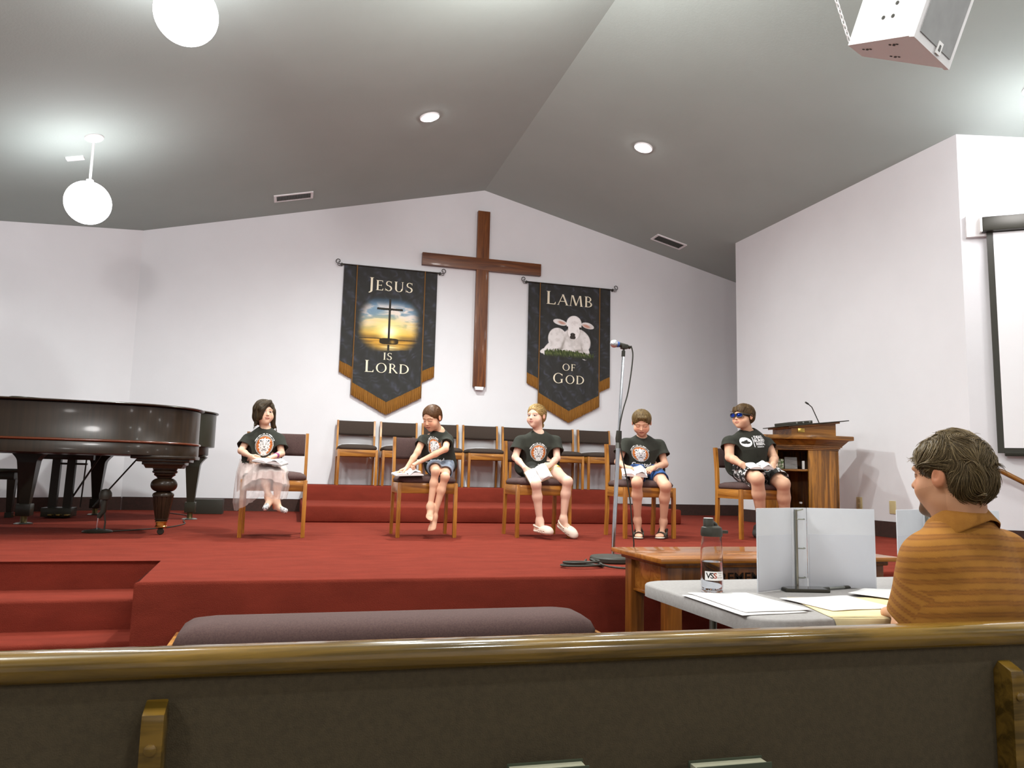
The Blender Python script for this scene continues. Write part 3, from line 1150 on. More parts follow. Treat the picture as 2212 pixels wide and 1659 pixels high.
for dx in (-0.04, 0.03, 0.1):
    mb = MB()
    mb.box(lx + dx - 0.018, lx + dx + 0.018, ly - 0.2, ly - 0.1, 0.028, 0.042, 0.005)
    mb.build('pedal', mat('dull_brass', (150, 126, 70), 0.35, 0.9), ly_)
mb = MB()
mb.tube([(lx + 0.09, ly + 0.02, 0.2), (lx + 0.3, ly + 0.1, 0.635)], 0.009)
mb.tube([(lx + 0.27, ly + 0.05, 0.1), (lx + 0.62, ly + 0.35, 0.64)], 0.008)
mb.tube([(lx + 0.17, ly, 0.1), (lx + 0.19, ly, 0.6)], 0.007)
mb.build('brace_rod', BLACK_M, ly_)

t = thing('piano_bench', 'black piano bench half out of frame under the left piano', 'bench', (-2.83, 8.55, 0))
mb = MB()
mb.box(-0.28, 0.30, -0.19, 0.19, 0.43, 0.465, 0.01)
mb.build('seat', BLACK_LQ, t)
mb = MB()
mb.box(-0.25, 0.25, -0.16, 0.16, 0.36, 0.432, 0.003)
mb.build('apron', BLACK_LQ, t)
for sx in (-1, 1):
    for sy in (-1, 1):
        mb = MB()
        mb.loft([[(sx * 0.235 + u * h, sy * 0.145 + v * h, z) for u, v in ((-1, -1), (1, -1), (1, 1), (-1, 1))] for h, z in ((0.036, 0.36), (0.022, 0.05), (0.03, 0.048), (0.03, 0.0))])
        mb.build('leg', BLACK_LQ, t, smooth=False)

t = thing('floor_monitor', 'black monitor speaker box on the carpet behind the pianos', 'speaker', (-0.93, 9.36, 0))
mb = MB()
mb.prism([(-0.18, 0), (0.18, 0), (0.18, 0.165), (-0.17, 0.165)], -0.12, 0.1, M=Matrix.Rotation(PI / 2, 4, 'X'), bev=0.012)
mb.build('cabinet', BLACK, t)
mb = MB()
mb.box(-0.135, -0.1, -0.104, -0.1002, 0.025, 0.05)
tag(mb.build('badge', WHITE_S, t), 'small white label')

mb = MB()
mb.tube([(-2.62, 8.62, 0.006), (-2.48, 8.6, 0.006)], 0.006, 8)
tag(mb.build('wooden_stick', OAK_Y), 'small tan wooden stick on the carpet left of the piano pedals', 'stick')

# ------------------------------------------------------------------ microphones and cables
t = thing('piano_microphone_stand', 'short microphone stand with black foam ball under the piano', 'microphone stand', (-1.436, 6.634, 0))
mb = MB()
mb.lathe([(0.105, 0), (0.108, 0.008), (0.1, 0.016), (0.03, 0.026), (0.012, 0.034)], n=32)
mb.build('base', BLACK_M, t)
mb = MB()
mb.tube([(-0.005, 0, 0.03), (0.0, 0, 0.12)], 0.007)
mb.build('pole', CHROME, t)
mb = MB()
mb.tube([(0.0, 0, 0.11), (0.012, 0, 0.14), (0.03, 0, 0.16), (0.036, 0, 0.265)], [0.014, 0.018, 0.022, 0.02])
mb.tube([(0.036, 0.0, 0.17), (0.05, 0.0, 0.08), (0.047, 0.0, 0.02)], 0.006)
mb.build('microphone', BLACK, t)
mb = MB()
mb.lathe([(0.02, 0.25), (0.042, 0.255), (0.046, 0.28), (0.044, 0.305), (0.03, 0.328), (0.004, 0.336)], (0.036, 0, 0), 24)
mb.build('windscreen', BLACK, t)


def floor_cable(name, label, pts, r=0.005):
    mb_ = MB()
    P = []
    n = len(pts)
    for i in range(n - 1):
        p0, p1, p2, p3 = (np.array(pts[min(max(i + j - 1, 0), n - 1)], float) for j in range(4))
        for k in range(6):
            u = k / 6
            P.append(0.5 * ((2 * p1) + (-p0 + p2) * u + (2 * p0 - 5 * p1 + 4 * p2 - p3) * u * u + (-p0 + 3 * p1 - 3 * p2 + p3) * u ** 3))
    P.append(np.array(pts[-1], float))
    mb_.tube(P, r, 8)
    return tag(mb_.build(name, BLACK), label, 'cable')


floor_cable('microphone_cable', 'thin black cable on the carpet from the piano microphone', [(-1.36, 6.66, 0.006), (-1.1, 6.95, 0.006), (-0.98, 7.2, 0.006), (-0.93, 7.6, 0.006), (-0.99, 8.0, 0.006), (-1.05, 8.8, 0.006), (-1.3, 9.3, 0.006)])

t = thing('microphone_stand', 'tall chrome microphone stand with heavy black round base, front of stage', 'microphone stand', (1.925, 4.42, 0))
mb = MB()
mb.lathe([(0.135, 0), (0.142, 0.008), (0.142, 0.028), (0.135, 0.036), (0.06, 0.043), (0.02, 0.048)], n=40)
mb.build('base', BLACK, t)
top = (0.062, 0, 1.295)
mid_ = (0.032, 0, 0.76)
mb = MB()
mb.tube([(0, 0, 0.04), mid_], 0.0135, 16)
mb.build('lower_tube', CHROME, t)
mb = MB()
mb.tube([mid_, top], 0.0095, 16)
mb.build('upper_tube', CHROME, t)
mb = MB()
mb.tube([(0.031, 0, 0.735), (0.0325, 0, 0.76), (0.036, 0, 0.81)], [0.017, 0.02, 0.017], 16)
mb.build('clutch', BLACK, t)
mb = MB()
mb.tube([(0.029, 0, 0.70), (0.031, 0, 0.737)], 0.0165, 16)
mb.build('collar', STEEL, t)
mb = MB()
mb.tube([(0.061, 0, 1.285), (0.063, 0, 1.322)], 0.012, 12)
mb.tube([(0.063, 0, 1.318), (0.066, 0, 1.345)], 0.007, 12)
mb.box(0.045, 0.09, -0.016, 0.016, 1.335, 1.365, 0.006)
mb.build('clip', BLACK, t)
t2 = thing('microphone', 'handheld black microphone with silver grille and blue ring, on the tall stand', 'microphone', (1.925, 4.42, 0))
mb = MB()
mb.tube([(0.02, 0, 1.362), (0.07, 0, 1.357), (0.11, 0, 1.347)], [0.017, 0.0135, 0.01], 16)
mb.build('body', BLACK, t2)
mb = MB()
mb.tube([(0.016, 0, 1.3625), (0.03, 0, 1.361)], [0.0195, 0.0175], 16)
mb.build('ring', mat('blue_band', (60, 96, 168), 0.4), t2)
mb = MB()
mb.sphere((-0.002, 0, 1.3645), (0.027, 0.0255, 0.0255), u=24, v=16)
mb.build('grille', mat('silver_mesh', (206, 208, 212), 0.3, 0.7), t2)
P = [at_y(a, b, 4.40) for a, b in [(1363, 747), (1367, 765), (1364, 800), (1356, 850), (1346, 885), (1339, 920), (1338, 945), (1343, 980), (1353, 1030), (1361, 1080), (1365, 1130), (1369, 1170), (1372, 1190)]]
P += [(2.13, 4.36, 0.006), (2.2, 4.2, 0.006), (1.95, 4.15, 0.006)]
floor_cable('microphone_cable', 'black cable hanging down from the chrome microphone stand', [tuple(p) for p in P], 0.0045)
P = []
for k in range(30):
    a = k * 0.46
    P.append((1.62 + (0.13 - 0.001 * k) * math.cos(a), 4.16 + (0.085 - 0.001 * k) * math.sin(a), 0.006 + 0.0012 * k))
P = [(1.78, 4.5, 0.006), (1.72, 4.35, 0.006)] + P + [(1.8, 4.05, 0.01), (2.3, 3.98, 0.006)]
floor_cable('coiled_cable', 'loose coil of black cable at the foot of the microphone stand', P, 0.006)

# ------------------------------------------------------------------ lectern
t = thing('lectern', 'oak lectern with moulded top and open shelf, right of the stage', 'lectern', (0, 0, 0))
LA, LC, LE, LF, LG, LH = (4.49, 6.45), (4.83, 6.30), (5.13, 6.315), (5.27, 6.62), (5.0, 6.9), (4.56, 6.82)
poly = [LA, LC, LE, LF, LG, LH]
cxy = np.mean(np.array(poly), 0)


def grow(P, f):
    return [tuple(cxy + (np.array(p) - cxy) * f) for p in P]


def panel(a, b, z0, z1, th=0.022, i0=0.0, i1=1.0):
    """slab standing on plan segment a-b, thickness inward"""
    a, b = np.array(a), np.array(b)
    p, q = a + (b - a) * i0, a + (b - a) * i1
    n = np.array([-(b - a)[1], (b - a)[0]])
    n = n / np.linalg.norm(n) * th
    return [tuple(p), tuple(q), tuple(q + n), tuple(p + n)]


TOPZ = 0.967
mb = MB()
mb.prism(panel(LC, LE, 0, 1), 0.0, 0.84, bev=0.002)
mb.build('side_panel', PULPIT_V, t)
for a, b in ((LE, LF), (LF, LG), (LG, LH), (LH, LA)):
    mb = MB()
    mb.prism(panel(a, b, 0, 1), 0.0, 0.84, bev=0.002)
    mb.build('panel', PULPIT_V, t)
for a, b, i0, i1 in ((LA, LC, 0, 0.12), (LA, LC, 0.89, 1.0), (LC, LE, 0.9, 1.03)):
    mb = MB()
    mb.prism(panel(a, b, 0, 1, 0.03, i0, i1), 0.0, 0.84, bev=0.002)
    mb.build('post', PULPIT_V, t)
inner = grow(poly, 0.93)
for z in (0.62, 0.10):
    mb = MB()
    mb.prism(inner, z, z + 0.02, bev=0.002)
    mb.build('shelf', PULPIT_H, t)
mb = MB()
for f, z0, z1 in [(1.03, 0.825, 0.842), (1.07, 0.842, 0.858), (1.12, 0.858, 0.872)]:
    mb.prism(grow(poly, f), z0, z1, bev=0.003)
mb.loft([[(p[0], p[1], 0.872) for p in grow(poly, 1.13)], [(p[0], p[1], 0.925) for p in grow(poly, 1.30)]])
mb.build('cornice', PULPIT_H, t, smooth=False)
mb = MB()
mb.prism(grow(poly, 1.42), 0.925, 0.967, bev=0.008)
mb.build('top', PULPIT_H, t)
# sloped reading desk
DM = Matrix.Translation((4.87, 6.52, 0.967)) @ Matrix.Rotation(-0.12, 4, 'Z')
mb = MB()
mb.loft([[(-0.20, -0.17, 0), (0.27, -0.17, 0), (0.27, 0.2, 0), (-0.20, 0.2, 0)], [(-0.20, -0.17, 0.085), (0.27, -0.17, 0.136), (0.27, 0.2, 0.136), (-0.20, 0.2, 0.085)]])
o = mb.build('desk', PULPIT_H, t, smooth=False)
o.matrix_world = DM
mb = MB()
SM = Matrix.Translation((0, 0, 0.108)) @ Matrix.Rotation(-0.108, 4, 'Y')
mb.box(-0.245, 0.30, -0.20, 0.22, -0.012, 0.004, 0.004, SM)
o = mb.build('ledge', PULPIT_H, t)
o.matrix_world = DM
mb = MB()
mb.box(-0.29, 0.385, -0.225, 0.24, 0.004, 0.013, 0.003, SM)
o = mb.build('reading_mat', BLACK, t)
o.matrix_world = DM
mb = MB()
mb.box(-0.135, -0.065, -0.176, -0.17, 0.03, 0.07, 0.001)
o = mb.build('plaque', BRASS, t)
o.matrix_world = DM
mb = MB()
mb.tube([(0.235, 0.05, 0.13), (0.185, 0.05, 0.235), (0.145, 0.04, 0.305), (0.10, 0.03, 0.335)], 0.005, 10)
mb.tube([(0.10, 0.03, 0.335), (0.065, 0.02, 0.35)], 0.009, 12)
o = mb.build('gooseneck_microphone', BLACK, t)
o.matrix_world = DM
t2 = thing('folder', 'black ring folder lying on the lectern desk', 'folder', DM @ SM @ Vector((-0.11, -0.06, 0.013)))
mb = MB()
FM = Matrix.Rotation(-0.12, 4, 'Z') @ Matrix.Rotation(-0.108, 4, 'Y') @ Matrix.Rotation(0.12, 4, 'Z')
mb.box(-0.14, 0.13, -0.12, 0.12, 0.0, 0.03, 0.006, FM)
mb.build('cover', BLACK, t2)
mb = MB()
for k in (-1, 0, 1):
    mb.lathe([(0.009, 0), (0.009, 0.002), (0.004, 0.003)], n=12, M=FM @ Matrix.Translation((0.02 + k * 0.075, -0.1205, 0.016)) @ Matrix.Rotation(PI / 2, 4, 'X'))
mb.build('rivet', STEEL, t2)


def local(o, x, y, z, rz=0):
    o.location = (x, y, z)
    o.rotation_euler = (0, 0, rz)


def pamphlet(name, label, cat, m_, x, y, w, h, tilt, rz, th=0.006, z=0.642):
    mb_ = MB()
    mb_.box(-w / 2, w / 2, -th / 2, th / 2, 0, h, 0.001, Matrix.Rotation(tilt, 4, 'X'))
    o_ = mb_.build(name, m_)
    local(o_, x, y, z, rz)
    return tag(o_, label, cat)


pamphlet('leaflet', 'green and white photo leaflet on the lectern shelf', 'leaflet', mat('leaflet_print', (92, 120, 62), 0.6, 0, (226, 224, 206), (40, 40, 40), contrast=(0.45, 0.55)), 4.60, 6.50, 0.075, 0.095, -0.05, -0.4)
t2 = pamphlet('booklet', 'grey booklet leaning open on the lectern shelf', 'booklet', mat('grey_booklet', (150, 148, 146), 0.7, 0, (118, 116, 114), (12, 12, 160)), 4.70, 6.46, 0.12, 0.115, -0.12, -0.35, 0.012)
pamphlet('card_box', 'small white box upright at the right of the lectern shelf', 'box', WHITE_S, 4.795, 6.40, 0.02, 0.08, 0, -0.4, 0.03)
mb = MB()
for k in range(9):
    rr = random.Random(k)
    mb.sphere((rr.uniform(-0.04, 0.04), rr.uniform(-0.02, 0.02), 0.012 + 0.007 * k), (0.03, 0.012, 0.012), Matrix.Rotation(rr.uniform(-0.5, 0.5), 4, 'Z'), 10, 8)
o = mb.build('cable_bundle', BLACK)
local(o, 4.765, 6.52, 0.642)
tag(o, 'dark bundle of cord on the lectern shelf', 'cord')
t2 = thing('water_bottle', 'small clear water bottle inside the lectern at the bottom', 'bottle', (4.765, 6.41, 0.122))
CLEAR = mat('clear_plastic', (250, 250, 250), 0.04, trans=1.0, ior=1.2)
mb = MB()
mb.lathe([(0.028, 0), (0.032, 0.006), (0.032, 0.11), (0.028, 0.125), (0.031, 0.135), (0.03, 0.15), (0.014, 0.175), (0.0125, 0.188)], n=24)
mb.build('body', CLEAR, t2)
mb = MB()
mb.lathe([(0.0325, 0.045), (0.0325, 0.105)], n=24, cap=False)
mb.build('label', mat('bottle_sleeve', (196, 198, 206), 0.5, 0, (120, 122, 134), (60, 60, 60)), t2)
mb = MB()
mb.lathe([(0.0145, 0.186), (0.0145, 0.2), (0.012, 0.202)], n=20)
mb.build('cap', WHITE_S, t2)

# ------------------------------------------------------------------ things on the right-hand walls
for px, py, lb, dx in [(1857, 1087, 'cream wall outlet plate nearer the lectern', 1), (1929, 1096, 'cream blank wall plate right of the outlet', 0)]:
    # on the wing wall plane
    d = CR * (px - 1106) / FPX + CD * (py - 829.5) / FPX + _fwd
    n = Vector((3.544, 0.048, 0)).normalized()
    p0 = np.array([5.6, 8.805, 0])
    k = np.dot(p0 - np.array([0, 0, CAMZ]), np.array(n)) / np.dot(d, np.array(n))
    q = np.array([0, 0, CAMZ]) + d * k
    t = thing('outlet_plate' if dx else 'blank_plate', lb, 'outlet', (q[0] - 0.004, q[1], q[2]))
    mb = MB()
    mb.box(-0.004, 0.004, -0.04, 0.04, -0.062, 0.062, 0.002)
    mb.build('plate', CREAM, t)
    if dx:
        mb = MB()
        for s in (-1, 1):
            mb.box(-0.0065, -0.003, -0.016, 0.016, s * 0.028 - 0.018, s * 0.028 + 0.018, 0.002)
        mb.build('socket', mat('ivory_socket', (180, 164, 120), 0.5), t)

WM_RZ = math.atan2(-0.585, 0.811)
t = thing('projection_screen', 'pull-down projection screen with black border on the right wall', 'screen', (5.648, 5.261, 0), WM_RZ)
mb = MB()
mb.box(0.145, 2.75, -0.12, -0.03, 2.74, 2.87, 0.012)
mb.build('housing', BLACK_M, t)
mb = MB()
mb.box(0.128, 0.147, -0.118, -0.03, 2.735, 2.875, 0.008)
mb.build('end_cap', WHITE_S, t)
mb = MB()
mb.box(0.035, 0.2, -0.05, -0.001, 2.715, 2.915, 0.004)
mb.build('mounting_block', WHITE_P, t)
mb = MB()
mb.box(0.185, 2.7, -0.062, -0.06, 0.8, 2.75)
mb.build('border', BLACK, t)
mb = MB()
mb.box(0.235, 2.65, -0.064, -0.0625, 0.845, 2.735)
mb.build('screen', mat('white_screen', (240, 238, 240), 0.9), t)
mb = MB()
mb.box(0.235, 2.7, -0.075, -0.05, 0.775, 0.815, 0.008)
mb.build('bottom_bar', BLACK_M, t)

t = thing('handrail', 'oak handrail on white brackets sloping down the right wall', 'handrail', (5.648, 5.261, 0), WM_RZ)
mb = MB()
mb.tube([(0.10, -0.09, 0.675), (0.2, -0.09, 0.645), (0.4, -0.09, 0.53), (1.9, -0.09, -0.33)], 0.021, 14)
mb.build('rail', PULPIT_H, t)
for s in (0.45, 1.3):
    z = 0.53 - (s - 0.4) * 0.573
    mb = MB()
    mb.tube([(s, -0.09, z - 0.02), (s, -0.09, z - 0.06), (s, -0.05, z - 0.085), (s, -0.005, z - 0.085)], 0.008, 10)
    mb.lathe([(0.03, 0), (0.03, 0.006), (0.02, 0.01)], n=20, M=Matrix.Translation((s, -0.001, z - 0.085)) @ Matrix.Rotation(PI / 2, 4, 'X'))
    mb.build('bracket', WHITE_P, t)

# hanging loudspeaker, tipped towards the right-hand pews
t = thing('hanging_speaker', 'white loudspeaker with grey grille hanging from the ceiling, upper right', 'speaker', (0, 0, 0))
B0 = Vector((2.396, 2.437, 2.396))
e = Vector((0.907, 0.422, 0)).normalized()
nf = Vector((0.422, -0.907, 0))
u = Vector((0.157, -0.336, 0.929)).normalized()
fr = e.cross(u).normalized()
if fr.dot(nf) < 0:
    fr = -fr
BW, BD, BWK, HH = 0.379, 0.33, 0.135, 0.62
A0 = Vector((2.3425, 2.74, 2.5145))
D0 = Vector((2.467, 2.7955, 2.514))
C0 = B0 + e * BW
mb = MB()
mb.loft([[tuple(p + u * h) for p in (B0, C0, D0, A0)] for h in (0, HH)])
mb.build('cabinet', WHITE_P, t, smooth=False)
mb = MB()
g = 0.028


def fpt(a, h, d):
    return tuple(B0 + e * a + u * h + fr * d)


mb.loft([[fpt(-0.004, -0.006, 0), fpt(BW + 0.004, -0.006, 0), fpt(BW + 0.004, HH + 0.006, 0), fpt(-0.004, HH + 0.006, 0)],
         [fpt(-0.004, -0.006, 0.022), fpt(BW + 0.004, -0.006, 0.022), fpt(BW + 0.004, HH + 0.006, 0.022), fpt(-0.004, HH + 0.006, 0.022)]])
mb.build('front_frame', WHITE_P, t, smooth=False)
mb = MB()
mb.loft([[fpt(g, g, 0.02), fpt(BW - g, g, 0.02), fpt(BW - g, HH - g, 0.02), fpt(g, HH - g, 0.02)],
         [fpt(g, g, 0.026), fpt(BW - g, g, 0.026), fpt(BW - g, HH - g, 0.026), fpt(g, HH - g, 0.026)]])
mb.build('grille', mat('grey_grille', (168, 168, 168), 0.6, 0.2, (148, 148, 148), (3, 3, 3)), t, smooth=False)
mb = MB()
mb.loft([[fpt(0.2, 0.004, 0.024), fpt(0.245, 0.004, 0.024), fpt(0.245, 0.055, 0.024), fpt(0.2, 0.055, 0.024)], [fpt(0.2, 0.004, 0.029), fpt(0.245, 0.004, 0.029), fpt(0.245, 0.055, 0.029), fpt(0.2, 0.055, 0.029)]])
mb.build('badge', WHITE_S, t, smooth=False)
mb = MB()
mb.loft([[fpt(0.213, 0.018, 0.028), fpt(0.232, 0.018, 0.028), fpt(0.228, 0.042, 0.028), fpt(0.215, 0.042, 0.028)], [fpt(0.213, 0.018, 0.0305), fpt(0.232, 0.018, 0.0305), fpt(0.228, 0.042, 0.0305), fpt(0.215, 0.042, 0.0305)]])
mb.build('emblem', BLACK, t, smooth=False)
sd = (A0 - B0).normalized()
sn = sd.cross(u).normalized()
if sn.dot(C0 - B0) > 0:
    sn = -sn
for a, h in ((0.125, 0.155), (0.125, 0.1), (0.175, 0.1)):
    mb = MB()
    M_ = Matrix.Translation(B0 + sd * a + u * h + sn * 0.0005) @ sn.to_track_quat('Z', 'Y').to_matrix().to_4x4()
    mb.lathe([(0.0085, 0), (0.0085, 0.0015), (0.004, 0.002)], n=14, M=M_)
    mb.build('bolt_hole', BLACK, t)
AB, CDv = A0 - B0, D0 - C0
for fa, fb in ((0.33, 0.2), (0.78, 0.36), (0.5, 0.72)):
    for da, db in ((-0.045, 0), (0.0, 0.0), (0.015, 0.03), (0.06, 0.0)):
        p = (B0 + AB * (fa + da)).lerp(C0 + CDv * (fa + da), fb + db)
        mb = MB()
        mb.lathe([(0.006, 0), (0.006, 0.0015), (0.003, 0.002)], n=12, M=Matrix.Translation(p - u * 0.0005) @ (-u).to_track_quat('Z', 'Y').to_matrix().to_4x4())
        mb.build('bolt_hole', BLACK, t)
# its chain
mb = MB()
p0 = A0 + u * 0.02 - sn * 0.0
p1 = Vector((2.235, 2.62, 3.0))
p1 = Vector(at_y(1800, -20, 2.72).tolist())
dirv = (p1 - p0).normalized()
end = p0 + dirv * 1.9
if end.z > ceil_z(end.x):
    end = p0 + dirv * (1.9 * (ceil_z(end.x) - p0.z) / (end.z - p0.z))
nl = int((end - p0).length / 0.026)
for k in range(nl):
    c = p0 + dirv * (0.026 * k + 0.01)
    side_ = dirv.cross(Vector((0, 1, 0) if k % 2 else (1, 0, 0))).normalized()
    P = []
    for j in range(13):
        a = 2 * PI * j / 12
        P.append(c + dirv * (0.018 * math.cos(a)) + side_ * (0.007 * math.sin(a)))
    mb.tube(P, 0.0022, 6, cap=False)
tag(mb.build('hanging_chain', WHITE_P, t), 'white chain up to the ceiling')

# ------------------------------------------------------------------ altar bench and communion table on the hall floor
t = thing('altar_bench', 'long oak bench with plum cushion in front of the stage', 'bench', (0.464, 3.39, FLOOR_Z))
mb = MB()
hw = 0.90
mb.box(-hw, hw, -0.165, 0.165, 0.405, 0.42, 0.003)
mb.box(-hw, hw, -0.165, -0.15, 0.36, 0.42, 0.003)
mb.box(-hw, hw, 0.15, 0.165, 0.36, 0.42, 0.003)
mb.box(-hw, -hw + 0.018, -0.165, 0.165, 0.36, 0.428, 0.003)
mb.box(hw - 0.018, hw, -0.165, 0.165, 0.36, 0.428, 0.003)
mb.build('frame', OAK_H, t)


def rloop(hx, hy, r, z):
    P_ = []
    for sx, sy, a0 in ((1, 1, 0), (-1, 1, 90), (-1, -1, 180), (1, -1, 270)):
        for k_ in range(6):
            a_ = math.radians(a0 + k_ * 18)
            P_.append((sx * (hx - r) + r * math.cos(a_), sy * (hy - r) + r * math.sin(a_), z))
    return P_


mb = MB()
mb.loft([rloop(0.87, 0.15, 0.03, 0.418), rloop(0.875, 0.152, 0.03, 0.44), rloop(0.86, 0.14, 0.04, 0.475), rloop(0.83, 0.115, 0.05, 0.497), rloop(0.78, 0.08, 0.06, 0.508), rloop(0.7, 0.03, 0.03, 0.512)])
mb.build('cushion', FABRIC, t, angle=80)
for s in (-1, 1):
    mb = MB()
    mb.box(s * 0.78 - 0.025, s * 0.78 + 0.025, -0.14, 0.14, 0, 0.362, 0.004)
    mb.build('leg', OAK_V, t)

t = thing('communion_table', 'dark oak communion table with carved lettering, left of the white table', 'table', (2.25, 3.42, FLOOR_Z))
TH = 0.76
mb = MB()
mb.box(-0.65, 0.65, -0.28, 0.28, TH - 0.022, TH, 0.005)
mb.build('tabletop', TABLE_H, t)
mb = MB()
mb.box(-0.61, 0.61, -0.245, 0.245, TH - 0.045, TH - 0.02, 0.008)
mb.build('moulding', TABLE_V, t)
mb = MB()
mb.box(-0.575, 0.575, -0.205, -0.185, TH - 0.19, TH - 0.044, 0.002)
mb.build('front_apron', TABLE_V, t)
mb = MB()
mb.box(-0.575, 0.575, 0.185, 0.205, TH - 0.19, TH - 0.044, 0.002)
mb.build('back_apron', TABLE_V, t)
for s in (-1, 1):
    mb = MB()
    mb.box(s * 0.56 - 0.01, s * 0.56 + 0.01, -0.19, 0.19, TH - 0.19, TH - 0.044, 0.002)
    mb.box(s * 0.565 - 0.014, s * 0.565 + 0.014, -0.19, 0.19, TH - 0.2, TH - 0.188, 0.003)
    mb.build('side_apron', TABLE_H, t)
    for q in (-1, 1):
        mb = MB()
        mb.box(s * 0.555 - 0.036, s * 0.555 + 0.036, q * 0.195 - 0.036, q * 0.195 + 0.036, 0, TH - 0.044, 0.004)
        mb.build('leg', TABLE_V, t)
V, F = text_flat('IN REMEMBRANCE OF ME', 0.062, Matrix.Translation((0, -0.2065, TH - 0.098)) @ Matrix.Rotation(PI / 2, 4, 'X') @ Matrix.Diagonal((1.15, 1, 1, 1)), bold=0.001)
mb = MB()
add_vf(mb, V, F)
mb.build('lettering', mat('burnt_lettering', (40, 26, 14), 0.9), t, smooth=False)

# ------------------------------------------------------------------ white folding table and what lies on it
TZ = 0.135
t = thing('folding_table', 'white plastic folding table with papers, in front of the man', 'table', (2.13, 2.276, FLOOR_Z))
mb = MB()
mb.loft([rloop(0.86, 0.39, 0.1, 0.688), rloop(0.873, 0.40, 0.105, 0.69), rloop(0.873, 0.40, 0.105, 0.727), rloop(0.868, 0.396, 0.102, 0.733), rloop(0.86, 0.388, 0.1, 0.735)])
mb.build('tabletop', mat('speckled_white_plastic', (160, 155, 153), 0.75, 0, (151, 146, 144), (90, 90, 90), bump=0.08, bscale=300, spec=0.15), t, angle=50)
for s in (-1, 1):
    mb = MB()
    for q in (-1, 1):
        mb.tube([(s * 0.62, q * 0.3, 0), (s * 0.62, q * 0.27, 0.688)], 0.014, 12)
    mb.tube([(s * 0.62, -0.295, 0.12), (s * 0.62, 0.295, 0.12)], 0.011, 10)
    mb.tube([(s * 0.62, 0, 0.45), (s * 0.2, 0, 0.688)], 0.009, 10)
    mb.build('leg', STEEL, t)


def on_table(px, py, z=TZ):
    d = CR * (px - 1106) / FPX + CD * (py - 829.5) / FPX + _fwd
    return np.array([0, 0, CAMZ]) + d * ((z - CAMZ) / d[2])


def sheet(name, label, cat, pix, z, m_, th=0.0008, curl=0.0, group=None):
    P_ = [on_table(a, b, TZ) for a, b in pix]
    mb_ = MB()
    n_ = 10
    R_ = []
    for i in range(n_ + 1):
        a_ = P_[0] + (P_[1] - P_[0]) * i / n_
        b_ = P_[3] + (P_[2] - P_[3]) * i / n_
        row = []
        for j in range(n_ + 1):
            p_ = a_ + (b_ - a_) * j / n_
            w_ = curl * (0.5 + 0.5 * math.sin(i * 0.9 + j * 0.5)) + curl * 2 * max(0, 0.25 - i / n_) * (1 - j / n_)
            row.append((p_[0], p_[1], z + w_))
        R_.append(row)
    mb_.loft(R_, cap=False, closed=False)
    o_ = mb_.build(name, m_, smooth=True, angle=180)
    md = o_.modifiers.new('thickness', 'SOLIDIFY')
    md.thickness = th
    md.offset = 1
    return tag(o_, label, cat, group)


sheet('manila_folder', 'manila folder hanging over the front edge of the white table', 'folder', [(1700, 1292), (1940, 1292), (1960, 1335), (1796, 1335)], TZ + 0.001, MANILA, 0.0012, 0.001)
# the part of the folder that droops below the edge
mb = MB()
p, q = on_table(1796, 1335), on_table(1960, 1335)
R = []
for k in range(7):
    a = k / 6
    R.append([(p[0] + 0.012 * a, p[1] - 0.012 * math.sin(a * PI / 2) - 0.004, TZ + 0.001 - 0.075 * a * a), (q[0] + 0.012 * a, q[1] - 0.012 * math.sin(a * PI / 2) - 0.004, TZ + 0.001 - 0.075 * a * a)])
mb.loft(R, cap=False, closed=False)
o = mb.build('drooping_flap', MANILA, bpy.data.objects['manila_folder'])
md = o.modifiers.new('thickness', 'SOLIDIFY')
md.thickness = 0.0012
PG = 'loose papers on the white table'
sheet('paper_sheet', 'stack of white papers at the left of the white table, lowest sheet', 'paper', [(1473, 1287), (1600, 1289), (1746, 1324), (1604, 1331)], TZ + 0.0012, PAPER, 0.001, 0.0006, PG)
sheet('paper_sheet', 'white sheet on top of the left paper stack', 'paper', [(1486, 1284), (1612, 1284), (1756, 1321), (1610, 1326)], TZ + 0.0042, PAPER, 0.001, 0.001, PG)
sheet('paper_sheet', 'white sheet in the middle, over the manila folder', 'paper', [(1684, 1296), (1830, 1290), (1936, 1317), (1800, 1323)], TZ + 0.0042, PAPER, 0.001, 0.0012, PG)
sheet('paper_sheet', 'white sheet at the right beside the hand of the man', 'paper', [(1832, 1287), (1868, 1276), (1990, 1280), (1990, 1308)], TZ + 0.0075, PAPER, 0.001, 0.0012, PG)

# phone and pen
c = on_table(1737, 1277)
t = thing('mobile_phone', 'black mobile phone lying on the white table before the binder', 'phone', (c[0], c[1], TZ), -0.25)
mb = MB()
mb.box(-0.078, 0.078, -0.038, 0.038, 0.0, 0.0115, 0.004)
mb.build('case', BLACK, t)
mb = MB()
mb.box(-0.07, 0.07, -0.034, 0.034, 0.0114, 0.0122)
mb.build('screen', mat('dark_glass', (58, 58, 56), 0.06, coat=0.5), t)
a, b = on_table(1778, 1276), on_table(1853, 1270)
t = thing('pen', 'black and silver pen beside the phone', 'pen', (0, 0, 0))
d = Vector(b - a)
mb = MB()
mb.tube([(a[0], a[1], TZ + 0.006), tuple(Vector((a[0], a[1], TZ + 0.006)) + d * 0.6)], 0.0048, 12)
mb.build('barrel', STEEL, t)
mb = MB()
mb.tube([tuple(Vector((a[0], a[1], TZ + 0.006)) + d * 0.6), tuple(Vector((a[0], a[1], TZ + 0.006)) + d)], 0.0056, 12)
mb.tube([tuple(Vector((a[0], a[1], TZ + 0.006)) - d * 0.02), tuple(Vector((a[0], a[1], TZ + 0.006)) + d * 0.16)], 0.0056, 12)
mb.build('cap', BLACK, t)

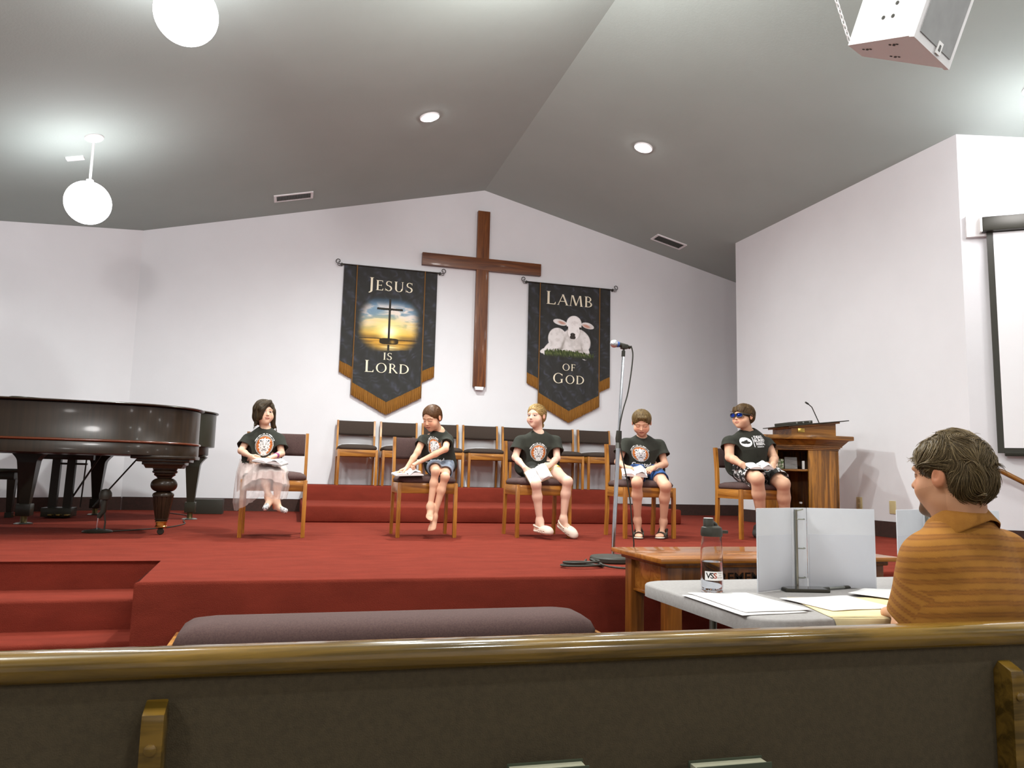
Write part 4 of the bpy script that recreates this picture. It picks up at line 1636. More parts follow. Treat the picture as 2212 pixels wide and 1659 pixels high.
# ring binders standing open
VINYL = mat('white_vinyl', (214, 216, 222), 0.42, 0, (208, 210, 217), (6, 6, 6))
POCKET = mat('clear_pocket_vinyl', (200, 202, 210), 0.35)


def binder(label, L, S1, S2, R_, H):
    """plan points: free edge left, spine left, spine right, free edge right"""
    t_ = thing('ring_binder', label, 'binder', (0, 0, TZ), 0, 'white ring binders standing on the folding table')
    Ps = [np.array(v[:2]) for v in (L, S1, S2, R_)]
    nm = ['left_cover', 'spine', 'right_cover']
    for i in range(3):
        a_, b_ = Ps[i], Ps[i + 1]
        d_ = (b_ - a_)
        ln = np.linalg.norm(d_)
        ang = math.atan2(d_[1], d_[0])
        M_ = Matrix.Translation((a_[0], a_[1], 0)) @ Matrix.Rotation(ang, 4, 'Z')
        mb_ = MB()
        mb_.box(0.001, ln - 0.001, 0, 0.004, 0.002, H, 0.0018, M_)
        pt = mb_.build(nm[i], VINYL, t_)
        if i != 1:
            mb_ = MB()
            mb_.box(0.006, ln - 0.006, -0.0012, 0.0, 0.006, H * 0.67, 0.0004, M_)
            mb_.build('pocket', POCKET, pt)
    a_, b_ = Ps[1], Ps[2]
    c_ = a_ * 0.8 + b_ * 0.2
    d_ = (b_ - a_) / np.linalg.norm(b_ - a_)
    nrm = np.array([d_[1], -d_[0]])
    c_ = c_ + nrm * 0.006
    mb_ = MB()
    mb_.tube([(c_[0], c_[1], 0.01), (c_[0], c_[1], H - 0.006)], 0.0055, 10)
    mb_.tube([(c_[0], c_[1], H - 0.01), (c_[0] + nrm[0] * 0.015 + d_[0] * 0.02, c_[1] + nrm[1] * 0.015 + d_[1] * 0.02, H - 0.004)], 0.003, 8)
    for f in (0.14, 0.5, 0.86):
        P_ = []
        for k_ in range(9):
            w_ = PI * k_ / 8
            off = d_ * (0.018 - 0.018 * math.cos(w_)) + nrm * (0.016 * math.sin(w_))
            P_.append((c_[0] + off[0], c_[1] + off[1], H * f))
        mb_.tube(P_, 0.0022, 8)
    mb_.build('ring_mechanism', mat('dull_steel', (150, 150, 140), 0.3, 0.85), t_)
    return t_


zb = TZ
b1 = [on_table(1637, 1282), on_table(1713, 1272), on_table(1746, 1270), on_table(1895, 1273)]
binder('open white ring binder standing on the table beside the clear bottle', b1[0], b1[1], b1[2], b1[3], 0.288)
o2 = [np.array(b1[i][:2]) + np.array([0.607, 0.02]) for i in range(4)]
binder('second white ring binder, mostly hidden behind the head of the man', o2[0], o2[1], o2[2], o2[3], 0.288)

# clear drinking bottle
c = on_table(1538, 1279)
t = thing('drinking_bottle', 'clear drinking bottle with black flip cap, half full, on the white table', 'bottle', (c[0], c[1], TZ + 0.001))
k = 1.02
mb = MB()
mb.lathe([(0.0345, 0.0), (0.037, 0.004), (0.038, 0.02), (0.038, 0.10), (0.0375, 0.14), (0.034, 0.18), (0.0335, 0.19), (0.0312, 0.19), (0.0318, 0.18), (0.035, 0.14), (0.0355, 0.10), (0.0355, 0.02), (0.034, 0.008), (0.001, 0.008)], n=40)
mb.build('bottle_body', mat('clear_tritan', (244, 246, 250), 0.03, trans=1.0, ior=1.15), t)
mb = MB()
mb.lathe([(0.033, 0.0095), (0.0348, 0.02), (0.0348, 0.102), (0.001, 0.102)], n=32)
mb.build('water', mat('water', (248, 250, 252), 0.0, trans=1.0, ior=1.2), t)
mb = MB()
mb.lathe([(0.036, 0.188), (0.037, 0.192), (0.037, 0.205), (0.034, 0.218), (0.024, 0.224), (0.004, 0.224)], n=36)
mb.lathe([(0.018, 0.215), (0.0175, 0.245), (0.015, 0.249), (0.002, 0.249)], (-0.012, 0, 0), 24)
mb.tube([(0.0, 0, 0.236), (0.014, 0, 0.226), (0.028, 0, 0.208)], [0.008, 0.009, 0.007], 10)
mb.box(0.022, 0.062, -0.007, 0.007, 0.197, 0.208, 0.003)
mb.build('cap', BLACK, t)
mb = MB()
mb.lathe([(0.0165, 0.2492), (0.0155, 0.2502), (0.001, 0.2502)], (-0.012, 0, 0), 24)
mb.build('spout_top', WHITE_S, t)
ang0 = math.radians(-121)


def wrap(V_, r):
    out = []
    for v in V_:
        a_ = ang0 + v[0] / 0.038
        out.append((r * math.cos(a_), r * math.sin(a_), v[1]))
    return out


mb = MB()
R = []
for k_ in range(21):
    a_ = -0.024 + 0.068 * k_ / 20
    R.append(wrap([(a_, 0.042), (a_, 0.072)], 0.0384))
mb.loft(R, cap=False, closed=False)
mb.build('label', mat('white_label', (236, 232, 230), 0.5), t)
for body, size, x, z, m_, bold in [('V', 0.026, -0.011, 0.057, mat('label_black', (40, 34, 32), 0.6), 0.0007), ('S', 0.026, 0.001, 0.057, mat('label_black', (40, 34, 32), 0.6), 0.0007), ('S', 0.026, 0.0115, 0.057, mat('label_red', (150, 62, 40), 0.6), 0.0007),
                                   ('Vision\nand\nServices', 0.0075, 0.0295, 0.0595, mat('label_grey', (110, 106, 104), 0.6), 0)]:
    V, F = text_flat(body, size, Matrix.Translation((x, z, 0)), bold)
    mb = MB()
    add_vf(mb, wrap(V, 0.0387), F)
    mb.build('lettering', m_, t, smooth=False)

# ------------------------------------------------------------------ the pew in front of the camera
PA = math.atan(-0.0239)
t = thing('church_pew', 'long oak pew seen from behind, rounded top rail across the photo', 'pew', (0.5, 1.365, FLOOR_Z + 0.008), PA)
mb = MB()
prof = []
for a in range(0, 360, 20):
    ca, sa = math.cos(math.radians(a)), math.sin(math.radians(a))
    prof.append((0.036 * abs(ca) ** 0.75 * (1 if ca >= 0 else -1), 0.794 + 0.0245 * abs(sa) ** 0.8 * (1 if sa >= 0 else -1)))
mb.loft([[(x, y, z) for y, z in prof] for x in (-1.9, -1.0, 0.0, 1.0, 2.4)])
mb.build('top_rail', HALL_OAK, t, angle=60)
mb = MB()
mb.box(-1.9, 2.4, -0.018, 0.02, 0.2, 0.775)
mb.build('back_panel', PEWCLOTH, t)
mb = MB()
mb.box(-1.9, 2.4, 0.03, 0.50, 0.35, 0.425, 0.03)
mb.build('seat', PEWCLOTH, t)
mb = MB()
mb.box(-1.9, 2.4, 0.0, 0.46, 0.31, 0.35, 0.004)
mb.build('seat_board', HALL_OAK, t)
for x in (-1.88, 2.38):
    mb = MB()
    mb.prism([(-0.04, 0), (0.52, 0), (0.5, 0.45), (0.3, 0.6), (0.04, 0.8), (-0.04, 0.8)], -0.025, 0.025, M=Matrix.Translation((x, 0, 0)) @ Matrix.Rotation(PI / 2, 4, 'Z') @ Matrix.Rotation(PI / 2, 4, 'X'), bev=0.01)
    mb.build('end_panel', HALL_OAK, t)
# book rack
RK = MB()
RK.box(-0.68, 0.96, -0.125, -0.02, 0.44, 0.455, 0.003)
RK.box(-0.68, 0.96, -0.125, -0.11, 0.455, 0.52, 0.003)
rk = RK.build('book_rack', mat('dark_rack_oak', (82, 62, 28), 0.4, 0, (70, 52, 24), (3, 30, 30)), t)
for x in (-0.685, 0.968):
    mb = MB()
    mb.prism([(-0.018, 0.40), (-0.018, 0.725), (-0.03, 0.745), (-0.062, 0.73), (-0.064, 0.715), (-0.064, 0.40)], -0.0165, 0.0165, M=Matrix.Translation((x, 0, 0)) @ Matrix.Rotation(PI / 2, 4, 'Z') @ Matrix.Rotation(PI / 2, 4, 'X'), bev=0.003)
    br = mb.build('bracket', HALL_OAK, t)
    mb = MB()
    mb.lathe([(0.009, 0), (0.009, 0.003), (0.006, 0.0045), (0.001, 0.005)], n=18, M=Matrix.Translation((x, -0.064, 0.68)) @ Matrix.Rotation(PI / 2, 4, 'X'))
    mb.build('screw_plug', HALL_OAK, br)


def hymnal(label, px0, px1, py, Y):
    a_, b_ = at_y(px0, py, Y), at_y(px1, py, Y)
    c_ = (a_ + b_) / 2
    w_ = np.linalg.norm(b_ - a_) / 2
    t_ = thing('hymnal', label, 'book', (c_[0], c_[1], -0.145), PA, 'hymnals in the pew rack')
    top_ = c_[2] + 0.145
    for y0, y1 in ((-0.002, 0.001), (0.03, 0.033)):
        mb_ = MB()
        mb_.box(-w_ - 0.003, w_ + 0.003, y0, y1, 0, top_ + 0.002, 0.0008)
        mb_.build('cover', mat('dark_green_cloth', (62, 68, 50), 0.7), t_)
    mb_ = MB()
    mb_.box(-w_, w_, 0.001, 0.03, 0.002, top_ - 0.002)
    mb_.build('pages', mat('page_edges', (186, 182, 158), 0.9, 0, (168, 164, 140), (2, 300, 2)), t_)


hymnal('green hymnal in the pew rack, left of the two', 1110, 1268, 1662, 1.262)
hymnal('green hymnal in the pew rack, right of the two', 1510, 1662, 1654, 1.252)

# ------------------------------------------------------------------ smooth bodies: blended round shapes turned into one skin
def unit(v):
    v = np.asarray(v, float)
    return v / (np.linalg.norm(v) + 1e-12)


class Body:
    def __init__(self):
        self.pr = []

    def cap(self, a, b, ra, rb=None, k=0.02, op=1, flat=None):
        """round limb from a to b; flat = (axis, factor) thins it along an axis"""
        self.pr.append(('c', np.asarray(a, float), np.asarray(b, float), ra, ra if rb is None else rb, k, op, flat))
        return self

    def chain(self, pts, rs, k=0.02, k0=None):
        for i in range(len(pts) - 1):
            self.cap(pts[i], pts[i + 1], rs[i], rs[i + 1], k if (i or k0 is None) else k0)
        return self

    def ell(self, c, r, R=None, k=0.02, op=1):
        self.pr.append(('e', np.asarray(c, float), np.asarray(r, float), np.eye(3) if R is None else np.asarray(R, float), None, k, op, None))
        return self

    def half(self, p, n, k=0.004):
        """keep the side n points away from"""
        self.pr.append(('h', np.asarray(p, float), unit(n), None, None, k, -2, None))
        return self

    @staticmethod
    def dist(q, P):
        if q[0] == 'c':
            a, b, ra, rb, flat = q[1], q[2], q[3], q[4], q[7]
            X = P - a
            ba = b - a
            if flat is not None:
                ax, f = flat
                X = X + (X @ ax)[..., None] * ax * (1 / f - 1)
                ba = ba + (ba @ ax) * ax * (1 / f - 1)
            t = np.clip((X @ ba) / (ba @ ba + 1e-12), 0, 1)
            d = np.linalg.norm(X - t[..., None] * ba, axis=-1) - (ra + t * (rb - ra))
            return d * (1 if flat is None else 0.5 + 0.5 * flat[1])
        if q[0] == 'e':
            X = (P - q[1]) @ q[3]
            k0 = np.linalg.norm(X / q[2], axis=-1)
            k1 = np.linalg.norm(X / (q[2] ** 2), axis=-1) + 1e-9
            return k0 * (k0 - 1) / k1
        return (P - q[1]) @ q[2]

    @staticmethod
    def bounds(q):
        if q[0] == 'c':
            r = max(q[3], q[4])
            return np.minimum(q[1], q[2]) - r, np.maximum(q[1], q[2]) + r
        r = np.abs(q[3]) @ q[2]
        return q[1] - r, q[1] + r

    @staticmethod
    def comb(D, d, k, op):
        if op == 1:
            h = np.clip(0.5 + 0.5 * (D - d) / k, 0, 1)
            return D + (d - D) * h - k * h * (1 - h)
        if op == -1:
            d = -d
        h = np.clip(0.5 - 0.5 * (D - d) / k, 0, 1)
        return D + (d - D) * h + k * h * (1 - h)

    def mesh(self, h, noise=None, box=None):
        lo = np.min([self.bounds(q)[0] for q in self.pr if q[6] == 1], 0) - 3 * h - 0.01
        hi = np.max([self.bounds(q)[1] for q in self.pr if q[6] == 1], 0) + 3 * h + 0.01
        if box is not None:
            lo, hi = np.maximum(lo, box[0]), np.minimum(hi, box[1])
        n = np.ceil((hi - lo) / h).astype(int) + 1
        D = np.full(n, 0.08, np.float32)
        ax = [lo[i] + h * np.arange(n[i]) for i in range(3)]
        for q in self.pr:
            if q[0] == 'h':
                i0, i1 = np.zeros(3, int), n
            else:
                a, b = self.bounds(q)
                m = q[5] + 3 * h
                i0 = np.clip(np.floor((a - m - lo) / h).astype(int), 0, n)
                i1 = np.clip(np.ceil((b + m - lo) / h).astype(int) + 1, 0, n)
            if np.any(i1 <= i0):
                continue
            sl = tuple(slice(i0[i], i1[i]) for i in range(3))
            P = np.stack(np.meshgrid(*[ax[i][sl[i]] for i in range(3)], indexing='ij'), -1)
            D[sl] = self.comb(D[sl], self.dist(q, P), q[5], q[6])
        if noise is not None:
            I = np.argwhere(np.abs(D) < 4 * h)
            P = lo + h * I
            D[I[:, 0], I[:, 1], I[:, 2]] += noise(P)
        return self.nets(D, lo, h)

    @staticmethod
    def nets(D, lo, h):
        S = D < 0
        n = np.array(D.shape) - 1
        c8 = [(i, j, k) for i in (0, 1) for j in (0, 1) for k in (0, 1)]
        v = lambda A, o: A[o[0]:o[0] + n[0], o[1]:o[1] + n[1], o[2]:o[2] + n[2]]
        cnt = np.zeros(n, np.int8)
        for o in c8:
            cnt += v(S, o)
        cell = np.argwhere((cnt > 0) & (cnt < 8))
        idx = np.full(n, -1, np.int64)
        idx[cell[:, 0], cell[:, 1], cell[:, 2]] = np.arange(len(cell))
        acc = np.zeros((len(cell), 3))
        w = np.zeros(len(cell))
        val = {o: D[cell[:, 0] + o[0], cell[:, 1] + o[1], cell[:, 2] + o[2]].astype(float) for o in c8}
        for o in c8:
            for d in range(3):
                if o[d] == 0:
                    p = list(o)
                    p[d] = 1
                    a, b = val[o], val[tuple(p)]
                    m = (a < 0) != (b < 0)
                    t = np.where(m, a / np.where(m, a - b, 1), 0)
                    base = np.array(o, float)
                    e = np.zeros(3)
                    e[d] = 1
                    acc += m[:, None] * (base + t[:, None] * e)
                    w += m
        V = lo + h * (cell + acc / w[:, None])
        F = []
        for d in range(3):
            e = [0, 0, 0]
            e[d] = 1
            a, b = (d + 1) % 3, (d + 2) % 3
            A = S[tuple(slice(0, S.shape[i] - e[i]) for i in range(3))]
            B = S[tuple(slice(e[i], S.shape[i]) for i in range(3))]
            for flip in (0, 1):
                E = np.argwhere((A & ~B) if not flip else (~A & B))
                ok = (E[:, a] > 0) & (E[:, b] > 0) & (E[:, a] < n[a]) & (E[:, b] < n[b]) & (E[:, d] < n[d])
                E = E[ok]
                q = []
                for da, db in ((-1, -1), (0, -1), (0, 0), (-1, 0)):
                    c = E.copy()
                    c[:, a] += da
                    c[:, b] += db
                    q.append(idx[c[:, 0], c[:, 1], c[:, 2]])
                q = np.stack(q, -1)
                if flip:
                    q = q[:, ::-1]
                F.append(q[(q >= 0).all(1)])
        return V, np.concatenate(F) if F else np.zeros((0, 4), int)


def join(parts):
    Vs, Fs, o = [], [], 0
    for V, F in parts:
        Vs.append(V)
        Fs.append(F + o)
        o += len(V)
    return np.concatenate(Vs), np.concatenate(Fs)


def frame(fwd, up=(0, 0, 1)):
    """columns right, forward, up"""
    f = unit(fwd)
    r = unit(np.cross(f, up))
    return np.stack([r, f, np.cross(r, f)], 1)


class Head:
    """head in its own frame: x to its right, y forward, z up, height 1 from chin to crown"""

    def __init__(self, c, fwd, s, up=(0, 0, 1), wide=1.0, face=1.0):
        self.c, self.R, self.s, self.w, self.face = np.asarray(c, float), frame(fwd, up), s, wide, face

    def p(self, x, y, z):
        return self.c + self.R @ (np.array([x * self.w, y, z]) * self.s)

    smile = 0.0

    def loc(self, V):
        L = (V - self.c) @ self.R / self.s
        L[:, 0] /= self.w
        return L

    def E(self, B, c, r, k=0.05, op=1, tilt=0.0):
        R = self.R
        if tilt:
            ca, sa = math.cos(tilt), math.sin(tilt)
            R = self.R @ np.array([[1, 0, 0], [0, ca, -sa], [0, sa, ca]])
        B.ell(self.p(*c), np.array([r[0] * self.w, r[1], r[2]]) * self.s, R, k * self.s, op)

    def C(self, B, a, b, ra, rb, k=0.03, op=1):
        B.cap(self.p(*a), self.p(*b), ra * self.s, rb * self.s, k * self.s, op)

    def build(self, B, neck, rn, adult=False):
        f = self.face
        n = 1.0 if adult else 0.8
        self.E(B, (0, -0.07, 0.14), (0.355, 0.43, 0.36), 0.05)
        self.E(B, (0, 0.12, -0.12), (0.295 * f, 0.275, 0.34), 0.09)
        self.E(B, (0, 0.15, -0.3), (0.2 * f, 0.2, 0.17), 0.1)
        self.E(B, (0, 0.265, -0.41), (0.08, 0.08, 0.075), 0.1)
        for s in (-1, 1):
            self.E(B, (s * 0.165 * f, 0.225, -0.19), (0.125, 0.12, 0.125), 0.09)
            self.E(B, (s * 0.11, 0.305, 0.085), (0.12, 0.05, 0.035), 0.07)
            if adult:
                self.E(B, (s * 0.2, -0.0, -0.33), (0.08, 0.12, 0.07), 0.09)
                self.E(B, (s * 0.12, 0.33, 0.085), (0.1, 0.05, 0.03), 0.05)
        for s in (-1, 1):
            self.E(B, (s * 0.135, 0.415, 0.0), (0.085, 0.075, 0.05), 0.05, -1)
            self.E(B, (s * 0.132, 0.30, -0.003), (0.075, 0.066, 0.058), 0.014)
        self.C(B, (0, 0.345, 0.02), (0, 0.36 + 0.08 * n, -0.13), 0.03 * n, 0.05 * n, 0.04)
        for s in (-1, 1):
            self.E(B, (s * 0.045 * n, 0.375 + 0.02 * n, -0.145), (0.034 * n, 0.04 * n, 0.028 * n), 0.025)
        self.E(B, (0, 0.372, -0.243), (0.08, 0.038, 0.022), 0.03)
        self.E(B, (0, 0.367, -0.288), (0.07, 0.04, 0.025), 0.03)
        for s in (-1, 1):
            self.E(B, (s * 0.05, 0.415, -0.263 + 0.004), (0.05, 0.03, 0.006), 0.012, -1)
        for s in (-1, 1):
            self.E(B, (s * 0.365, -0.05, -0.03), (0.034, 0.08, 0.12 if adult else 0.115), 0.018, tilt=0.15)
            self.E(B, (s * 0.40, -0.03, -0.015), (0.024, 0.038, 0.062), 0.02, -1)
        B.cap(self.p(0, -0.1, -0.2), neck, rn, rn * 1.08, 0.16 * self.s)

    def paint(self, V, skin, eye=(70, 48, 36), brow=(96, 66, 42), lip=(178, 98, 86), lids=0.0, beard=None):
        """vertex colours of the face: brows, eyes, lips, a little flush"""
        L = self.loc(V)
        x, y, z = L[:, 0], L[:, 1], L[:, 2]
        C = np.ones((len(V), 3)) * np.array(skin, float)
        front = y > 0.12
        ax = np.abs(x)
        fl = np.exp(-(((ax - 0.17) / 0.09) ** 2 + ((z + 0.13) / 0.09) ** 2)) * front * 0.45
        C = mix(C, [skin[0] * 0.98, skin[1] * 0.72, skin[2] * 0.66], fl)
        ear = sst(0.34, 0.38, ax) * (np.abs(z) < 0.16) * (np.abs(y + 0.04) < 0.12)
        C = mix(C, [skin[0] * 0.98, skin[1] * 0.8, skin[2] * 0.74], ear * 0.6)
        zm = z + 0.264 - self.smile * (x / 0.1) ** 2
        lipm = (np.hypot(x / 0.1, zm / 0.038) < 1) & (y > 0.28)
        C = mix(C, lip, lipm * 0.7)
        C = mix(C, [96, 46, 40], ((np.abs(zm) < 0.008) & (ax < 0.1) & (y > 0.25)) * 0.9)
        C = mix(C, [110, 62, 48], ((np.hypot((ax - 0.024) / 0.016, (z + 0.168) / 0.012) < 1) & (y > 0.33)) * 0.8)
        bm = (np.abs(z - 0.088 - 0.026 * np.sin((ax - 0.04) * 14)) < 0.015) & (ax > 0.05) & (ax < 0.215) & (y > 0.1)
        C = mix(C, brow, bm * 0.7)
        ex = (ax - 0.132) / 0.066
        ez = (z + 0.006 + lids * 0.022) / (0.028 * (1 - 0.7 * lids))
        e2 = ex ** 2 + ez ** 2
        inside = (e2 < 1) & (y > 0.2)
        edge = (e2 >= 0.75) & (e2 < 1.7) & (y > 0.2)
        C = mix(C, [skin[0] * 0.6, skin[1] * 0.5, skin[2] * 0.45], edge * 0.55)
        C = mix(C, [70, 44, 34], (edge & (ez > 0.2 - 1.2 * lids)) * 0.85)
        if lids < 0.9:
            C = mix(C, [214, 204, 198], inside * 1.0)
            gx = getattr(self, 'gaze', 0.0)
            ir = np.hypot((ax - 0.132) * 1.0 - np.sign(x) * gx, z + 0.002 + lids * 0.02)
            C = mix(C, eye, (inside & (ir < 0.036)) * 1.0)
            C = mix(C, [24, 18, 16], (inside & (ir < 0.017)) * 1.0)
        if beard is not None:
            C = beard(C, L)
        return linv(np.clip(C, 0, 255))


def hand(B, wrist, f, n, t, s=1.0, curl=(0.5, 0.5, 0.5, 0.55), thumb=0.5, spread=0.12, k=0.004, rw=None):
    """hand from the wrist: f along the fingers, n out of the palm, t towards the thumb side"""
    f, n = unit(f), unit(n)
    t = unit(np.asarray(t) - np.dot(t, f) * f)
    n = unit(np.cross(f, t)) * (1 if np.dot(np.cross(f, t), n) > 0 else -1)
    W = np.asarray(wrist, float)
    L = 0.072 * s
    rw = rw or 0.021 * s
    for o, w in ((0.021, 0.012), (0.007, 0.0125), (-0.008, 0.012), (-0.02, 0.011)):
        B.cap(W + t * o * s * 0.6, W + f * L + t * o * s, rw * 0.62, w * s, 0.012 * s)
    tips = []
    for i, (o, ln, r) in enumerate(((0.024, 0.064, 0.0088), (0.008, 0.071, 0.009), (-0.008, 0.066, 0.0086), (-0.023, 0.052, 0.0078))):
        c = curl[i]
        p = W + f * L * (1.0 if i in (1, 2) else 0.94) + t * o * s
        d = unit(f + t * spread * (1.4 - i) * 0.6)
        seg = (0.46, 0.30, 0.24)
        pts = [p - d * 0.01 * s]
        a = 0.0
        q = p
        for j in range(3):
            a += c * (0.75, 1.0, 0.7)[j]
            dd = d * math.cos(a) + n * math.sin(a)
            q = q + dd * ln * s * seg[j]
            pts.append(q)
        rr = [r * s * 1.05, r * s, r * s * 0.93, r * s * 0.82]
        B.chain(pts, rr, k, 0.006 * s)
        tips.append(q)
    b0 = W + f * L * 0.25 + t * 0.024 * s + n * 0.004 * s
    d = unit(f * 0.62 + t * (0.85 - 0.5 * thumb) + n * (0.3 + 0.5 * thumb))
    m1 = b0 + d * 0.034 * s
    d2 = unit(d + f * 0.5 + n * thumb * 0.4 - t * thumb * 0.5)
    m2 = m1 + d2 * 0.028 * s
    m3 = m2 + unit(d2 + n * thumb * 0.3) * 0.022 * s
    B.chain([b0, m1, m2, m3], [0.0145 * s, 0.0115 * s, 0.0102 * s, 0.0085 * s], 0.005 * s, 0.012 * s)
    return tips


def foot(B, ankle, heel, toe, side, s=1.0, toes=True, r_ank=0.028):
    """foot from ankle; heel and toe points on the sole line; side towards the big toe"""
    A, H, T = (np.asarray(v, float) for v in (ankle, heel, toe))
    d = unit(T - H)
    L = np.linalg.norm(T - H)
    sd = unit(np.asarray(side) - np.dot(side, d) * d)
    up = unit(np.cross(sd, d))
    if np.dot(up, A - H) < 0:
        up = -up
    B.cap(A, H + up * 0.03 * s + d * 0.03 * s, r_ank, 0.026 * s, 0.03)
    B.cap(A, H + d * L * 0.55 + up * 0.028 * s, r_ank * 0.9, 0.022 * s, 0.03)
    B.cap(H + up * 0.024 * s + d * 0.02 * s, H + d * L * 0.7 + up * 0.018 * s + sd * 0.008 * s, 0.024 * s, 0.022 * s, 0.02)
    B.cap(H + d * L * 0.4 + up * 0.018 * s - sd * 0.012 * s, H + d * L * 0.7 + up * 0.016 * s - sd * 0.018 * s, 0.018 * s, 0.016 * s, 0.02)
    if toes:
        for i in range(5):
            o = (0.026, 0.010, -0.003, -0.015, -0.026)[i]
            ln = (1.0, 0.985, 0.95, 0.9, 0.84)[i]
            r = (0.0125, 0.009, 0.0085, 0.008, 0.0078)[i]
            B.chain([H + d * L * 0.7 + sd * o * s * 0.9 + up * 0.016 * s, H + d * L * (ln - 0.08) + sd * o * s + up * 0.013 * s, H + d * L * ln + sd * o * s + up * 0.009 * s], [r * s * 1.15, r * s, r * s * 0.95], 0.004, 0.012)
    return d, sd, up, L


def mesh_bvh(V, F):
    from mathutils.bvhtree import BVHTree
    return BVHTree.FromPolygons([tuple(v) for v in V], [tuple(f) for f in F])


class Decal:
    """a flat print laid onto a cloth mesh: (u, v) in metres around a centre point"""

    def __init__(self, bvh, c, u, v, off=0.0016):
        self.b, self.c, self.u, self.v, self.off = bvh, np.asarray(c, float), unit(u), unit(v), off
        self.n = unit(np.cross(self.u, self.v))

    def pt(self, a, b, extra=0.0):
        o = self.c + self.u * a + self.v * b + self.n * 0.25
        h = self.b.ray_cast(Vector(o), Vector(-self.n), 0.5)
        if h[0] is None:
            return None
        nn = np.array(h[1])
        if nn @ self.n < 0:
            nn = -nn
        return np.array(h[0]) + (nn * 0.5 + self.n * 0.5) * (self.off + extra)

    def paint(self, name, hw, hh, fn, parent, nu=90, nv=90):
        U, V = np.meshgrid(np.linspace(-hw, hw, nu), np.linspace(-hh, hh, nv), indexing='ij')
        C, M = fn(U / hw, V / hh)
        P = np.zeros((nu, nv, 3))
        ok = M.copy()
        for i in range(nu):
            for j in range(nv):
                if M[max(i - 1, 0):i + 2, max(j - 1, 0):j + 2].any():
                    p = self.pt(U[i, j], V[i, j])
                    if p is None:
                        ok[i, j] = False
                    else:
                        P[i, j] = p
                        ok[i, j] = True
                else:
                    ok[i, j] = False
        I = np.arange(nu * nv).reshape(nu, nv)
        q = np.stack([I[:-1, :-1], I[1:, :-1], I[1:, 1:], I[:-1, 1:]], -1).reshape(-1, 4)
        okf, mf = ok.ravel(), M.ravel()
        dep = (P.reshape(-1, 3) - self.c) @ self.n
        jump = dep[q].max(1) - dep[q].min(1)
        q = q[okf[q].all(1) & mf[q].any(1) & (mf[q].sum(1) >= 2) & (jump < 0.02)]
        if len(q) == 0:
            return None
        us, inv = np.unique(q, return_inverse=True)
        return np_mesh(name, P.reshape(-1, 3)[us], inv.reshape(-1, 4), INK, parent, col=linv(C.reshape(-1, 3)[us]))

    def text(self, name, body, size, a, b, material, parent, bold=0.0, sx=1.0, shear=0.0):
        V, F = text_flat(body, size, Matrix.Identity(4), bold)
        pts = []
        for v in V:
            p = self.pt(a + v[0] * sx + v[1] * shear, b + v[1], 0.0006)
            pts.append(p)
        mb = MB()
        vs = [mb.bm.verts.new(p) if p is not None else None for p in pts]
        for f in F:
            if all(vs[i] is not None for i in f):
                try:
                    mb.bm.faces.new([vs[i] for i in f])
                except ValueError:
                    pass
        return mb.build(name, material, parent, smooth=False)


